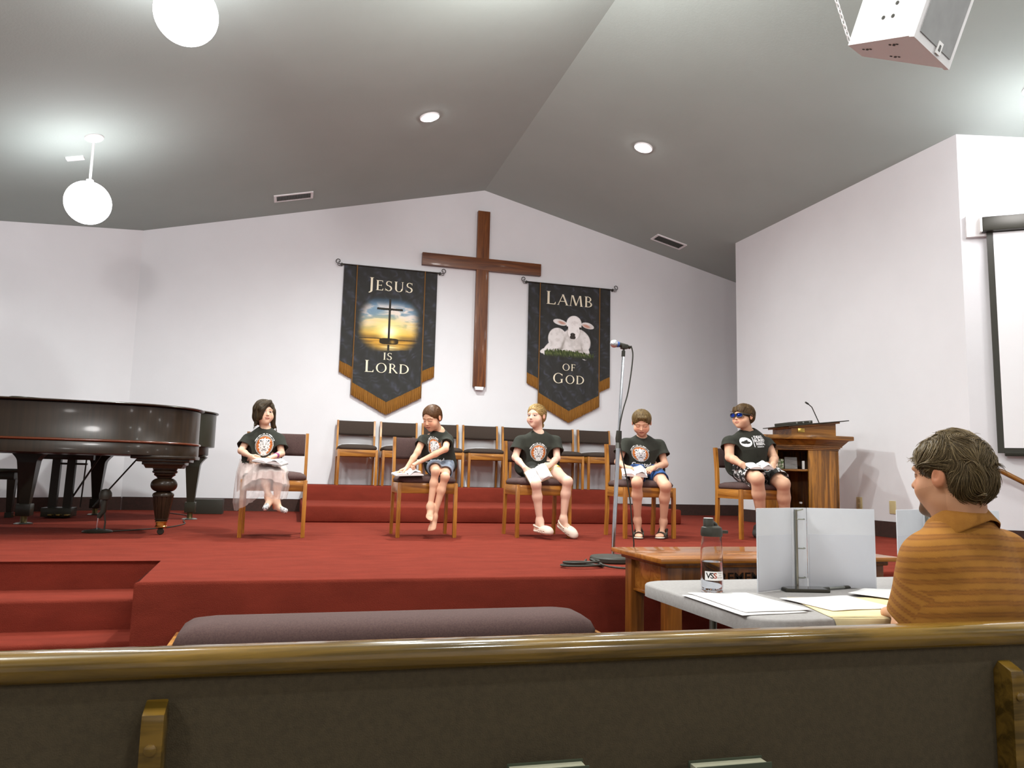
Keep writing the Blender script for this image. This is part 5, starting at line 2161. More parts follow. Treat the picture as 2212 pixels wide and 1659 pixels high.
def lion_print(u, v):
    """white lion face on an orange planked disc inside a thin ring, small lettering around the top"""
    shp = u.shape
    x, y = u * 1.12, v * 1.12
    r = np.hypot(x, y)
    th = np.arctan2(y, x)
    C = np.zeros(shp + (3,)) + np.array([234, 230, 230.0])
    M = np.zeros(shp, bool)
    ring = (np.abs(r - 0.9) < 0.025) & (th > -2.6) | (np.abs(r - 0.9) < 0.018)
    C[ring] = [196, 192, 186]
    M |= ring
    disc = r < 0.82
    plank = np.array([206, 116, 48.0]) + 24 * (vnoise(np.stack([x * 3, np.floor(y * 6)], -1), 7) - 0.5)[..., None] * np.array([1, 0.8, 0.4])
    C = np.where(disc[..., None], plank, C)
    line = disc & (np.abs((y * 6) % 1.0 - 0.5) < 0.07)
    C[line] = [70, 44, 24]
    M |= disc
    # lettering dashes around the top
    arc = (np.abs(r - 1.04) < 0.04) & (th > 0.35) & (th < PI - 0.35)
    dash = (vnoise(np.stack([th * 26, th * 0], -1), 3) > 0.42) & (np.abs(th - PI / 2) > 0.06)
    C[arc & dash] = [226, 224, 222]
    M |= arc & dash
    # mane
    rm = 0.6 + 0.05 * np.sin(th * 13) + 0.03 * np.sin(th * 29 + 1)
    rm = rm * (1 + 0.42 * np.clip(-np.sin(th), 0, 1) ** 6 + 0.1 * np.clip(np.sin(th), 0, 1))
    mane = (np.hypot(x * 1.06, y + 0.03) < rm)
    C[mane] = [236, 233, 233]
    M |= mane
    st = mane & (np.hypot(x, y + 0.05) > 0.4) & (np.abs(np.sin(th * 12 + 0.7 * np.sin(r * 9))) < 0.16)
    C[st] = [86, 82, 78]
    for s in (-1, 1):
        e = np.hypot(x - s * 0.4, y - 0.4)
        C[e < 0.15] = [236, 233, 233]
        C[e < 0.085] = [44, 40, 36]
        M |= e < 0.15
        # cheeks, brows, eyes
        k = (np.abs(np.hypot((x - s * 0.02) / 0.36, (y + 0.02) / 0.5) - 1) < 0.06) & (s * x > 0.12) & (np.sin(y * 22) > -0.4)
        C[k] = [60, 56, 52]
        k = (np.abs(y - 0.1 - s * x * 0.5) < 0.022) & (s * x > 0.1) & (s * x < 0.24)
        C[k] = [60, 56, 52]
        k = np.hypot((x - s * 0.17) / 0.07, (y - 0.07) / 0.03) < 1
        C[k] = [52, 48, 44]
        k = (np.abs(x - s * (0.09 + 0.1 * y)) < 0.013) & (y > -0.1) & (y < 0.35)
        C[k] = [150, 146, 142]
    k = (y < -0.1) & (y > -0.21) & (np.abs(x) < (y + 0.22) * 1.1)
    C[k] = [50, 46, 42]
    k = (np.abs(x) < 0.013) & (y < -0.18) & (y > -0.3)
    C[k] = [50, 46, 42]
    k = (np.abs(np.hypot(x / 0.19, (y + 0.25) / 0.14) - 1) < 0.14) & (y < -0.28)
    C[k] = [44, 40, 36]
    k = (np.hypot(x / 0.13, (y + 0.43) / 0.035) < 1)
    C[k] = [60, 52, 46]
    return C, M


def star_badge(u, v):
    x, y = u, v
    C = np.zeros(u.shape + (3,)) + np.array([236, 236, 238.0])
    M = np.hypot(x, y) < 1
    th = np.arctan2(y + 0.05, x)
    b = (np.hypot(x / 0.72, (y + 0.08) / 0.3) < 1) | ((y > -0.1) & (y < 0.45) & (np.abs(x - 0.02 - 0.1 * y) < 0.42 - y * 0.95)) | ((np.abs(x - 0.25) < 0.1) & (y > 0) & (y < 0.5 + (x - 0.25)))
    b &= ~((np.abs(x) < 0.12) & (y < -0.33))
    C[b & M] = [40, 40, 36]
    return C, M



def strands(V, F, H, n, flow, L, r, wave=0.25, steps=5, seed=1, lift=0.0015, base=(90, 66, 36), var=(60, 44, 22), light=None, keep=None, sides=3, avoid=None):
    """many fine locks lying along a scalp mesh; returns vertices, faces, linear colours"""
    rnd = np.random.default_rng(seed)
    bv = mesh_bvh(V, F)
    tri = V[F]
    nr = np.cross(tri[:, 2] - tri[:, 0], tri[:, 3] - tri[:, 1])
    cen = tri.mean(1)
    loc = H.loc(cen.copy())
    ok = np.einsum('ij,ij->i', nr, cen - H.p(0, -0.06, 0.05)) * 0 + (np.linalg.norm(loc - np.array([0, -0.08, 0.1]), axis=1) > 0.36)
    if keep is not None:
        ok &= keep(loc)
    I = np.nonzero(ok)[0]
    if len(I) == 0:
        return None
    I = rnd.choice(I, n)
    VV, FF, CC = [], [], []
    for q, i in enumerate(I):
        p = cen[i] + rnd.normal(0, 0.001, 3)
        ph = rnd.uniform(0, 6.28)
        ln = L * rnd.uniform(0.6, 1.25)
        st = ln / steps
        pts = []
        d = None
        stop = False
        for k in range(steps + 1):
            if stop:
                p = pts[-1] + (d if d is not None else np.array([0, 0, -1.0])) * 0.0002
                pts.append(p)
                continue
            h = bv.find_nearest(Vector(p))
            m = np.array(h[1])
            if m @ (np.array(h[0]) - H.p(0, -0.06, 0.05)) < 0:
                m = -m
            off = np.linalg.norm(np.array(h[0]) - p)
            if off < st * 0.8 + 0.002:
                p = np.array(h[0]) + m * lift * (0.4 + k / steps)
            pts.append(p)
            if avoid is not None and avoid(H.loc(p[None].copy())[0]):
                stop = True
                continue
            g = flow(H.loc(p[None].copy())[0])
            g = H.R @ np.asarray(g, float)
            g = g - (g @ m) * m * 0.95
            sd = np.cross(m, unit(g))
            d2 = unit(unit(g) + sd * wave * math.sin(ph + k * 1.5 + q * 0.001))
            d = d2 if d is None else unit(d * 0.35 + d2 * 0.65)
            p = p + d * st
        c = np.array(base, float) + (np.array(var, float) - np.array(base, float)) * rnd.uniform(0, 1)
        if light is not None and rnd.uniform() < 0.3:
            c = c + (np.array(light, float) - c) * rnd.uniform(0.3, 1)
        pts = np.array(pts)
        tg = np.gradient(pts, axis=0)
        ring = []
        for k in range(steps + 1):
            t = unit(tg[k])
            a = unit(np.cross(t, [0.3, 0.5, 0.8]))
            b = np.cross(t, a)
            rr = r * (1.0 - 0.75 * (k / steps) ** 2)
            ring.append([pts[k] + rr * (a * math.cos(6.2832 * j / sides) + b * math.sin(6.2832 * j / sides)) for j in range(sides)])
        base_i = q * (steps + 1) * sides
        VV.append(np.array(ring).reshape(-1, 3))
        for k in range(steps):
            for j in range(sides):
                j2 = (j + 1) % sides
                FF.append((base_i + k * sides + j, base_i + k * sides + j2, base_i + (k + 1) * sides + j2, base_i + (k + 1) * sides + j))
        CC.append(np.tile(linv(np.clip(c, 0, 255)), ((steps + 1) * sides, 1)))
    return np.concatenate(VV), np.array(FF), np.concatenate(CC)

# ------------------------------------------------------------------ people
AY = lambda t: at_y(*t)
SHIRT = mat('black_tee_cotton', (46, 46, 38), 0.92, 0, (40, 40, 33), (14, 14, 14), bump=0.12, bscale=300)
HAIR = mat('hair', (90, 66, 40), 0.5, attr=True, spec=0.4)
WHITE_INK = mat('white_ink', (232, 230, 230), 0.8)


def wrinkle(amp, f=14, seed=0):
    return lambda P: amp * (2 * fbm(P * np.array([f, f, f * 0.6]), 3, seed) - 1)


class Kid:
    def __init__(self, label, J, b=1.0, skin=(214, 164, 134), head=None, group=None):
        self.J = {k: (AY(v) if len(v) == 3 else np.array(v[:3], float)) for k, v in J.items()}
        self.b, self.skin, self.label = b, np.array(skin, float), label
        self.head = head

    def torso_axes(self):
        J = self.J
        sh = unit(J['SR'] - J['SL'])
        up = unit(J['N'] - J['H'])
        n = unit(np.cross(sh, up))
        if n[1] > 0:
            n = -n
        return sh, up, n

    def body(self, hands, feet, h=0.0038, hs=0.8):
        """limbs, torso and head grown as one surface; hands and head meshed finer"""
        J, b = self.J, self.b
        B, Hd = Body(), Body()
        sh, up, n = self.torso_axes()
        chest = J['N'] * 0.62 + J['H'] * 0.38
        flat = (n, 0.72)
        B.cap(J['H'], chest, 0.088 * b, 0.088 * b, 0.05, flat=flat)
        B.cap(chest, J['N'] - up * 0.02, 0.085 * b, 0.05 * b, 0.05, flat=flat)
        for s in 'LR':
            B.cap(J['N'] - up * 0.03, J['S' + s], 0.034 * b, 0.034 * b, 0.03)
            B.cap(J['S' + s], J['E' + s], 0.035 * b, 0.029 * b, 0.02)
            mid = J['E' + s] * 0.62 + J['W' + s] * 0.38
            B.chain([J['E' + s], mid, J['W' + s]], [0.028 * b, 0.027 * b, 0.0185 * b], 0.015)
            hip = J['P' + s]
            B.cap(J['H'], hip, 0.07 * b, 0.07 * b, 0.04)
            g = self.lg
            kn = J['K' + s]
            tm = hip * 0.5 + kn * 0.5
            B.chain([hip, tm, kn], [0.072 * b, 0.06 * b * g, 0.042 * b * g], 0.03)
            an = J['A' + s]
            cf = kn * 0.66 + an * 0.34
            back = unit(np.cross(np.cross(an - kn, hip - kn), an - kn)) * 0.008
            B.chain([kn, cf + back, an], [0.041 * b * g, 0.042 * b * g, 0.026 * b ** 0.6 * g], 0.022)
            B.ell(kn + unit(kn - hip) * 0.008, (0.022 * b * g,) * 3, None, 0.04)
        rn = self.J_neck_r if hasattr(self, 'J_neck_r') else 0.040 * b ** 0.7
        B.cap(J['N'] - up * 0.05, J['N'], rn * 1.3, rn, 0.03)
        for fn in feet:
            fn(B)
        parts = [B.mesh(h)]
        parts[0] = parts[0]
        self.head.build(Hd, J['N'] - up * 0.03, rn)
        parts.append(Hd.mesh(0.0026))
        for spec in hands:
            Hb = Body()
            w, el = spec['w'], spec['e']
            d = unit(w - el)
            r = 0.0195 * b
            Hb.cap(w - d * 0.045, w, 0.0215 * b, 0.0195 * b, 0.01)
            self.tips = hand(Hb, w, spec['f'], spec['n'], spec['t'], spec.get('s', hs), spec.get('curl', (0.5,) * 4), spec.get('thumb', 0.5), rw=0.021 * b)
            parts.append(Hb.mesh(0.0024))
        V, F = join(parts)
        nb, nh = len(parts[0][0]), len(parts[1][0])
        C = np.ones((len(V), 3)) * linv(self.skin)
        fl = fbm(V * 9, 2, 4)
        C *= (0.94 + 0.12 * fl)[:, None]
        C[nb:nb + nh] = self.head.paint(V[nb:nb + nh].copy(), self.skin, **self.face)
        o = np_mesh('person', V, F, SKIN, None, col=C)
        tag(o, self.label, 'person')
        self.o = o
        return o

    face = {}
    lg = 1.0

    def shirt(self, name='t_shirt', material=None, loose=1.0, sleeve=0.72, hem=-0.02, seed=0, neck_drop=0.0, slw=1.0):
        J, b = self.J, self.b
        B = Body()
        sh, up, n = self.torso_axes()
        chest = J['N'] * 0.60 + J['H'] * 0.40
        flat = (n, 0.78)
        B.cap(J['H'] + up * hem, chest, 0.115 * b * loose, 0.112 * b * loose, 0.04, flat=flat)
        B.cap(chest, J['N'] - up * 0.045, 0.112 * b * loose, 0.06 * b, 0.05, flat=flat)
        wd = np.linalg.norm(J['SR'] - J['SL'])
        for s, q in (('L', -1), ('R', 1)):
            lo_ = J['H'] + up * (hem + 0.01) + sh * q * (0.47 * wd - 0.045 * b)
            hi_ = J['S' + s] - up * 0.075 * b - sh * q * 0.035 * b
            B.cap(lo_, hi_, 0.086 * b * loose, 0.07 * b * loose, 0.05, flat=flat)
            B.cap(J['N'] - up * 0.035, J['S' + s] - up * 0.012, 0.042 * b, 0.042 * b, 0.04)
            e = J['S' + s] + (J['E' + s] - J['S' + s]) * sleeve
            B.cap(J['S' + s] - up * 0.01, e, 0.046 * b, 0.062 * b * loose * slw, 0.035)
        for s in 'LR':
            d = unit(J['E' + s] - J['S' + s])
            e = J['S' + s] + (J['E' + s] - J['S' + s]) * sleeve
            # open the sleeve end
            B.cap(e + d * 0.03, e + d * 0.14, 0.085 * b * slw, 0.10 * b, 0.008, -1)
            B.cap(e + d * 0.06, e - d * 0.045, 0.05 * b * loose * slw, 0.042 * b * loose, 0.008, -1)
        rn = 0.0455 * b ** 0.7
        f = unit(n + up * 0.35)
        B.cap(J['N'] + up * (0.012 - neck_drop) + n * 0.012, J['N'] + up * 0.1, rn, rn * 1.3, 0.008, -1)
        V, F = B.mesh(0.0042, wrinkle(0.0045, 13, seed))
        self.sm = (V, F)
        o = np_mesh(name, V, F, material or SHIRT, self.o)
        self.bvh = mesh_bvh(V, F)
        return o

    def shorts(self, name, material, to=0.72, wide=1.0, col=None, seed=5):
        J, b = self.J, self.b
        B = Body()
        for s in 'LR':
            hip, kn = J['P' + s], J['K' + s]
            e = hip + (kn - hip) * to
            B.cap(J['H'], hip, 0.082 * b, 0.084 * b, 0.03)
            B.cap(hip, e, 0.084 * b * wide, 0.072 * b * wide, 0.015)
        for s in 'LR':
            hip, kn = J['P' + s], J['K' + s]
            d = unit(kn - hip)
            e = hip + (kn - hip) * to
            B.cap(e + d * 0.045, e + d * 0.2, 0.08 * b, 0.1 * b, 0.006, -1)
            B.cap(e + d * 0.08, e - d * 0.02, 0.064 * b * wide, 0.058 * b * wide, 0.006, -1)
        B.half(J['H'] + np.array([0, 0, 0.03]), (0, 0, 1), 0.01)
        V, F = B.mesh(0.0042, wrinkle(0.005, 16, seed))
        return np_mesh(name, V, F, material, self.o, col=None if col is None else linv(col(V)))

    def hair(self, fn, base, var, light=None, n=900, flow=None, L=0.04, r=0.0011, wave=0.25, h=0.003, noise=None, keep=None, seed=1, steps=5):
        B = Body()
        fn(B, self.head)
        V, F = B.mesh(h, noise)
        S = strands(V, F, self.head, n, flow or (lambda p: p - np.array([0.03, -0.2, 0.5])), L, r, wave, steps, seed, 0.0016, base, var, light, keep)
        C = np.ones((len(V), 3)) * linv(np.array(base) * 0.45 + np.array(var) * 0.55)
        if S is not None:
            Vs, Fs = join([(V, F), S[:2]])
            C = np.concatenate([C, S[2]])
        return np_mesh('hair', Vs, Fs, HAIR, self.o, col=C)


def crop(B, H, th=0.03, line=0.30, side=-0.05, nape=-0.22, front=0.36):
    """a short haircut: scalp shell with the face, ears and neck cut free"""
    H.E(B, (0, -0.08, 0.15), (0.36 + th, 0.435 + th, 0.365 + th), 0.02)
    H.E(B, (0, -0.16, -0.02), (0.33 + th * 0.6, 0.34 + th, 0.30), 0.06)
    H.E(B, (0, 0.50, -0.16), (0.34, 0.36, 0.16 + line), 0.03, -1)
    H.C(B, (-0.6, 0.22, -0.32), (0.6, 0.22, -0.32), 0.30, 0.30, 0.04, -1)
    for s in (-1, 1):
        H.E(B, (s * 0.42, -0.02, -0.1), (0.10, 0.12, 0.20), 0.03, -1)
    B.half(H.p(0, -0.2, nape), H.R @ np.array([0, 0.35, -1.0]), 0.01)


def hair_mat(name, a, b, rough=0.42):
    return mat(name, a, rough, 0, b, (90, 90, 22), contrast=(0.3, 0.7), bump=0.35, bscale=120)


# ---- the open booklets the children hold
def booklet(label, c, u, v, w, h, th=0.012, rise=0.016, cover=(60, 56, 50), group='activity books held by the children', seed=1, ink=False):
    """open paper book: c centre of its underside, u across, v up the page"""
    c, u, v = np.asarray(c, float), unit(u), unit(v)
    v = unit(v - np.dot(v, u) * u)
    n = np.cross(u, v)
    t = thing('workbook', label, 'book', tuple(c), 0, group)
    mb = MB()
    M = Matrix(((u[0], v[0], n[0], 0), (u[1], v[1], n[1], 0), (u[2], v[2], n[2], 0), (0, 0, 0, 1)))
    mb.box(-w / 2, w / 2, -h / 2, h / 2, 0, 0.0025, 0.0008, M)
    mb.build('cover', mat('book_cover_%d_%d_%d' % cover, cover, 0.6), t)
    for s in (-1, 1):
        mb = MB()
        R = []
        for i in range(13):
            a = i / 12
            x = s * a * (w / 2 - 0.004)
            z = 0.003 + (th * (1 - 0.35 * a) + rise * math.sin(a * PI) * (1 if s > 0 else 0.6)) * (0.35 + 0.65 * min(1, a * 5))
            R.append([M @ Vector((x, y, zz)) for y, zz in ((-h / 2 + 0.004, 0.003), (-h / 2 + 0.004, z), (h / 2 - 0.004, z + 0.002), (h / 2 - 0.004, 0.003))])
        mb.loft(R)
        mb.build('pages', PAPER, t, angle=50)
    mb = MB()
    R = []
    for i in range(13):
        a = i / 12
        x = -w * 0.02 + a * w * 0.42
        z = 0.005 + th + rise * 1.7 * math.sin(a * PI * 0.8) + 0.004 * math.sin(a * 9 + seed)
        R.append([M @ Vector((x, y, z + 0.006 * math.sin(y * 60 + seed))) for y in (-h / 2 + 0.002, -h / 6, h / 6, h / 2 - 0.008)])
    mb.loft(R, cap=False, closed=False)
    o = mb.build('lifted_page', PAPER, t, angle=180)
    md = o.modifiers.new('thickness', 'SOLIDIFY')
    md.thickness = 0.0006
    if ink:
        mb = MB()
        P = [M @ Vector((-w * 0.2 + 0.03 * math.cos(a), -h * 0.05 + 0.012 * math.sin(a * 2), 0.008 + th + rise * 0.6)) for a in np.linspace(0, 5.5, 24)]
        mb.tube(P, 0.0009, 5)
        mb.build('pencil_drawing', mat('pencil', (96, 96, 104), 0.8), t)
    return t


def shoe_flat(B, d, sd, up, L, H, s=1.0):
    pass


V3 = lambda *a: np.array(a, float)

# ================= girl in the tulle skirt
J = dict(N=(573, 926, 6.41), H=(566, 990, 6.42), SL=(536, 947, 6.42), SR=(603, 947, 6.43), EL=(521, 974, 6.36), ER=(608, 980, 6.36), WL=(541, 986, 6.22), WR=(594, 985, 6.2),
         PL=(553, 997, 6.40), PR=(583, 997, 6.40), KL=(571, 1027, 6.08), KR=(602, 1030, 6.07), AL=(580, 1074, 6.04), AR=(597, 1086, 6.06))
k = Kid('seated little girl with brown bob, black lion shirt and pale tulle skirt', J, 0.86, (226, 184, 158),
        Head(AY((571, 891, 6.39)), (0.36, -0.92, 0.03), 0.198, wide=1.0, face=1.02))
k.head.gaze = 0.012
k.head.smile = 0.014
k.lg = 0.84
k.face = dict(brow=(88, 60, 42))
fs = []


def f1(B, k=k):
    foot(B, k.J['AL'], AY((588, 1082, 6.07)), AY((571, 1103, 5.97)), (1, 0, 0), 0.72, False, 0.02)
    foot(B, k.J['AR'], AY((592, 1100, 6.10)), AY((618, 1108, 5.97)), (-1, 0, 0), 0.72, False, 0.02)


k.body([dict(w=k.J['WL'], e=k.J['EL'], f=V3(0.55, -0.5, -0.5), n=V3(0.6, 0.6, -0.2), t=V3(0.2, -0.2, 0.9), curl=(0.6, 0.7, 0.75, 0.8)),
        dict(w=k.J['WR'], e=k.J['ER'], f=V3(-0.8, -0.45, -0.25), n=V3(0, 0.2, -1), t=V3(-0.4, 0.8, 0.2), curl=(0.9, 1.0, 1.0, 1.0), thumb=0.8)], [f1], hs=0.66)
k.shirt(loose=1.12, sleeve=0.9, seed=1, slw=1.15)
sh, up, n = k.torso_axes()
dc = Decal(k.bvh, AY((571, 962, 6.3)), sh, up)
dc.paint('shirt_print', 0.082, 0.098, lion_print, k.o)


def bob(B, H):
    H.E(B, (0, -0.08, 0.15), (0.41, 0.48, 0.405), 0.02)
    H.E(B, (0, -0.22, -0.12), (0.40, 0.34, 0.40), 0.08)
    H.E(B, (0, 0.52, -0.22), (0.33, 0.40, 0.52), 0.03, -1)
    H.C(B, (-0.1, 0.33, 0.42), (0.3, 0.28, 0.1), 0.08, 0.08, 0.06)
    # sweep over the cheek on her right, and the two sides down to the shoulders
    H.C(B, (0.27, 0.25, 0.2), (0.33, 0.2, -0.3), 0.095, 0.08, 0.06)
    H.C(B, (-0.08, 0.36, 0.36), (0.24, 0.32, 0.06), 0.06, 0.09, 0.06)
    H.C(B, (0.22, 0.31, 0.1), (0.27, 0.27, -0.2), 0.09, 0.08, 0.05)
    H.C(B, (0.0, 0.37, 0.34), (0.18, 0.37, 0.08), 0.05, 0.075, 0.05)
    H.C(B, (0.19, 0.36, 0.08), (0.25, 0.31, -0.25), 0.07, 0.07, 0.05)
    H.C(B, (-0.34, 0.0, 0.1), (-0.4, -0.05, -0.55), 0.12, 0.09, 0.06)
    H.C(B, (0.36, 0.02, 0.1), (0.34, 0.08, -0.52), 0.08, 0.05, 0.05)
    H.C(B, (0.34, 0.08, -0.50), (0.42, 0.14, -0.56), 0.05, 0.03, 0.04)
    H.C(B, (-0.42, -0.1, -0.4), (-0.55, -0.12, -0.58), 0.07, 0.02, 0.04)


k.hair(bob, (70, 53, 33), (44, 34, 20), (104, 80, 50), 1500, lambda p: np.array([p[0] * 0.5 + (0.5 if p[1] > 0.1 and p[2] > 0.0 else 0), p[1] * 0.3, -0.3 - max(0, 0.45 - p[2])]), 0.075, 0.0013, 0.12, noise=wrinkle(0.003, 40, 3), steps=6)
rings = [[(519, 990, 6.46), (524, 999, 6.38), (545, 1000, 6.22), (572, 999, 6.16), (600, 999, 6.2), (615, 996, 6.34)],
         [(510, 1020, 6.44), (518, 1028, 6.2), (545, 1022, 6.06), (575, 1016, 6.01), (606, 1018, 6.0), (624, 1020, 6.2)],
         [(505, 1058, 6.42), (512, 1062, 6.12), (540, 1052, 6.03), (572, 1046, 5.99), (608, 1050, 5.99), (626, 1048, 6.12)],
         [(503, 1084, 6.38), (508, 1086, 6.10), (538, 1074, 6.03), (568, 1066, 5.99), (604, 1072, 5.99), (622, 1066, 6.1)],
         [(506, 1100, 6.32), (510, 1103, 6.10), (535, 1090, 6.04), (566, 1073, 6.0), (600, 1079, 5.99), (619, 1077, 6.08)]]


def drape(rings, fold):
    R_ = []
    for r in rings:
        P_ = [AY(q) for q in r]
        row = []
        for i in range(len(P_) - 1):
            p0, p1, p2, p3 = P_[max(i - 1, 0)], P_[i], P_[i + 1], P_[min(i + 2, len(P_) - 1)]
            for j in range(9):
                t = j / 9
                row.append(0.5 * ((2 * p1) + (-p0 + p2) * t + (2 * p0 - 5 * p1 + 4 * p2 - p3) * t * t + (-p0 + 3 * p1 - 3 * p2 + p3) * t ** 3))
        row.append(P_[-1])
        R_.append(row)
    RR = []
    for i in range(len(R_) - 1):
        for j in range(6):
            t = j / 6
            t2 = t * t * (3 - 2 * t) if i == 1 else t
            RR.append([a_ * (1 - t2) + b_ * t2 for a_, b_ in zip(R_[i], R_[i + 1])])
    RR.append(R_[-1])
    for i, row in enumerate(RR):
        for j in range(len(row)):
            row[j] = row[j] + V3(0.004 * math.sin(j * 1.9), fold * math.sin(j * 1.3 + i * 0.05) * i / len(RR), 0.004 * math.sin(j * 1.1))
    mb_ = MB()
    mb_.loft(RR, cap=False, closed=False)
    return mb_


drape([[(521, 992, 6.46), (527, 1001, 6.38), (546, 1002, 6.24), (572, 1001, 6.18), (599, 1001, 6.22), (613, 998, 6.34)],
       [(512, 1022, 6.44), (521, 1029, 6.22), (546, 1024, 6.08), (574, 1018, 6.03), (605, 1020, 6.02), (621, 1022, 6.2)],
       [(511, 1062, 6.40), (519, 1058, 6.16), (543, 1040, 6.05), (573, 1033, 6.02), (606, 1044, 6.01), (622, 1046, 6.14)]], 0.006).build(
    'skirt_lining', mat('blush_satin', (226, 206, 200), 0.6, 0, (216, 194, 188), (20, 20, 20)), k.o, angle=180)
drape(rings, 0.012).build('tulle_overskirt', mat('sheer_tulle', (232, 218, 212), 0.8, 0, (220, 204, 198), (60, 60, 30), alpha=0.36), k.o, angle=180)
for A, hl, te, sdv in ((k.J['AL'], AY((588, 1082, 6.07)), AY((571, 1103, 5.97)), V3(1, 0, 0)), (k.J['AR'], AY((592, 1100, 6.10)), AY((618, 1108, 5.97)), V3(-1, 0, 0))):
    B = Body()
    d = unit(te - hl)
    sd = unit(sdv - np.dot(sdv, d) * d)
    up = unit(np.cross(sd, d))
    if np.dot(up, A - hl) < 0:
        up = -up
    L = np.linalg.norm(te - hl)
    B.cap(hl + up * 0.018 + d * 0.018, hl + d * (L - 0.014) + up * 0.014, 0.0225, 0.0205, 0.01)
    B.ell(hl + d * L * 0.22 + up * 0.05, np.array([0.015, 0.05, 0.03]), np.stack([sd, d, up], 1), 0.006, -1)
    V, F = B.mesh(0.003)
    np_mesh('shoe', V, F, mat('silver_floral_shoe', (226, 224, 224), 0.45, 0, (70, 66, 66), (110, 110, 110), contrast=(0.42, 0.52)), k.o)
B = Body()
w = k.J['WR'] * 0.8 + k.J['ER'] * 0.2
d = unit(k.J['WR'] - k.J['ER'])
B.cap(w - d * 0.007, w + d * 0.007, 0.0225, 0.0225, 0.003)
V, F = B.mesh(0.0025)
np_mesh('wristband', V, F, mat('blue_wristband', (52, 56, 120), 0.5, 0, (150, 60, 110), (200, 200, 200), contrast=(0.5, 0.7)), k.o)
booklet('open booklet with orange edge on the lap of the tulle skirt girl', AY((583, 1000, 6.09)) + V3(0, 0, 0.0), V3(0.93, -0.3, -0.12), V3(0.3, 0.93, 0.12), 0.235, 0.15, 0.014, 0.01, (52, 48, 44), seed=2)

# ================= barefoot boy in denim shorts
J = dict(N=(949, 930, 6.36), H=(952, 1001, 6.42), SL=(914, 949, 6.28), SR=(967, 948, 6.42), EL=(902, 977, 6.22), ER=(962, 970, 6.16), WL=(878, 1012, 6.17), WR=(905, 998, 6.12),
         PL=(938, 1006, 6.40), PR=(962, 1006, 6.41), KL=(941, 1018, 6.06), KR=(962, 1030, 6.05), AL=(929, 1095, 6.06), AR=(937, 1118, 6.08))
k = Kid('barefoot boy with buzz cut, black lion shirt and denim shorts', J, 0.9, (224, 176, 146),
        Head(AY((933, 903, 6.30)), (-0.66, -0.66, -0.42), 0.205, wide=0.98))
k.lg = 0.8
k.face = dict(lids=0.95, brow=(120, 78, 46))


def f2(B, k=k):
    foot(B, k.J['AL'], AY((932, 1100, 6.11)), AY((926, 1125, 5.99)), (1, 0, 0), 0.8, True, 0.024)
    foot(B, k.J['AR'], AY((938, 1124, 6.13)), AY((932, 1148, 6.02)), (-1, 0, 0), 0.8, True, 0.024)


k.body([dict(w=k.J['WL'], e=k.J['EL'], f=V3(-0.9, -0.15, -0.3), n=V3(0, 0, -1), t=V3(0.1, -0.9, 0.1), curl=(0.25, 0.25, 0.3, 0.3), thumb=0.2),
        dict(w=k.J['WR'], e=k.J['ER'], f=V3(-0.85, -0.1, -0.45), n=V3(-0.2, 0.3, -0.9), t=V3(-0.2, 0.9, 0.2), curl=(0.7, 0.9, 1.0, 1.0), thumb=0.7)], [f2], hs=0.7)
k.shirt(loose=1.05, sleeve=0.72, seed=2, slw=1.05)
sh, up, n = k.torso_axes()
dc = Decal(k.bvh, AY((943, 966, 6.25)), sh, up)
dc.paint('shirt_print', 0.076, 0.088, lion_print, k.o)
dc.text('lettering', 'Created', 0.052, 0.005, -0.118, WHITE_INK, k.o, 0.0012, 0.95)
k.shorts('denim_shorts', mat('denim', (116, 124, 142), 0.9, 0, (150, 158, 172), (26, 26, 26), bump=0.2, bscale=400), 0.66, 0.94)
k.hair(lambda B, H: crop(B, H, 0.016, 0.34), (104, 66, 34), (72, 45, 22), (150, 100, 52), 1500, None, 0.012, 0.0009, 0.3, noise=wrinkle(0.001, 90, 3), steps=3)
booklet('open activity book on the chair seat beside the barefoot boy', AY((880, 1026, 6.17)), V3(0.98, 0.1, 0.04), V3(-0.1, 0.98, 0.1), 0.235, 0.17, 0.010, 0.016, (120, 116, 110), seed=4)

# ================= blonde girl in clogs
J = dict(N=(1163, 935, 6.38), H=(1160, 1003, 6.43), SL=(1124, 951, 6.39), SR=(1200, 951, 6.42), EL=(1113, 988, 6.36), ER=(1203, 990, 6.35), WL=(1134, 1011, 6.19), WR=(1189, 1004, 6.2),
         PL=(1145, 1010, 6.41), PR=(1178, 1008, 6.41), KL=(1158, 1046, 6.06), KR=(1226, 1040, 6.08), AL=(1166, 1126, 6.10), AR=(1217, 1121, 6.13))
k = Kid('smiling blonde girl with braid, black lion shirt and cream clogs', J, 1.02, (232, 190, 168),
        Head(AY((1158, 899, 6.37)), (-0.74, -0.66, 0.02), 0.207, wide=1.0))
k.head.smile = 0.02
k.head.gaze = -0.01
k.lg = 0.92
k.face = dict(brow=(168, 128, 84), eye=(84, 70, 60), lip=(190, 108, 96))
CL = [(AY((1155, 1150, 6.14)), AY((1190, 1156, 5.98))), (AY((1205, 1137, 6.19)), AY((1243, 1163, 6.05)))]


def f3(B, k=k):
    for s, (h_, t_) in zip('LR', CL):
        foot(B, k.J['A' + s], h_ + V3(0, 0, 0.008), t_, (1 if s == 'L' else -1, 0, 0), 0.9, False, 0.026)


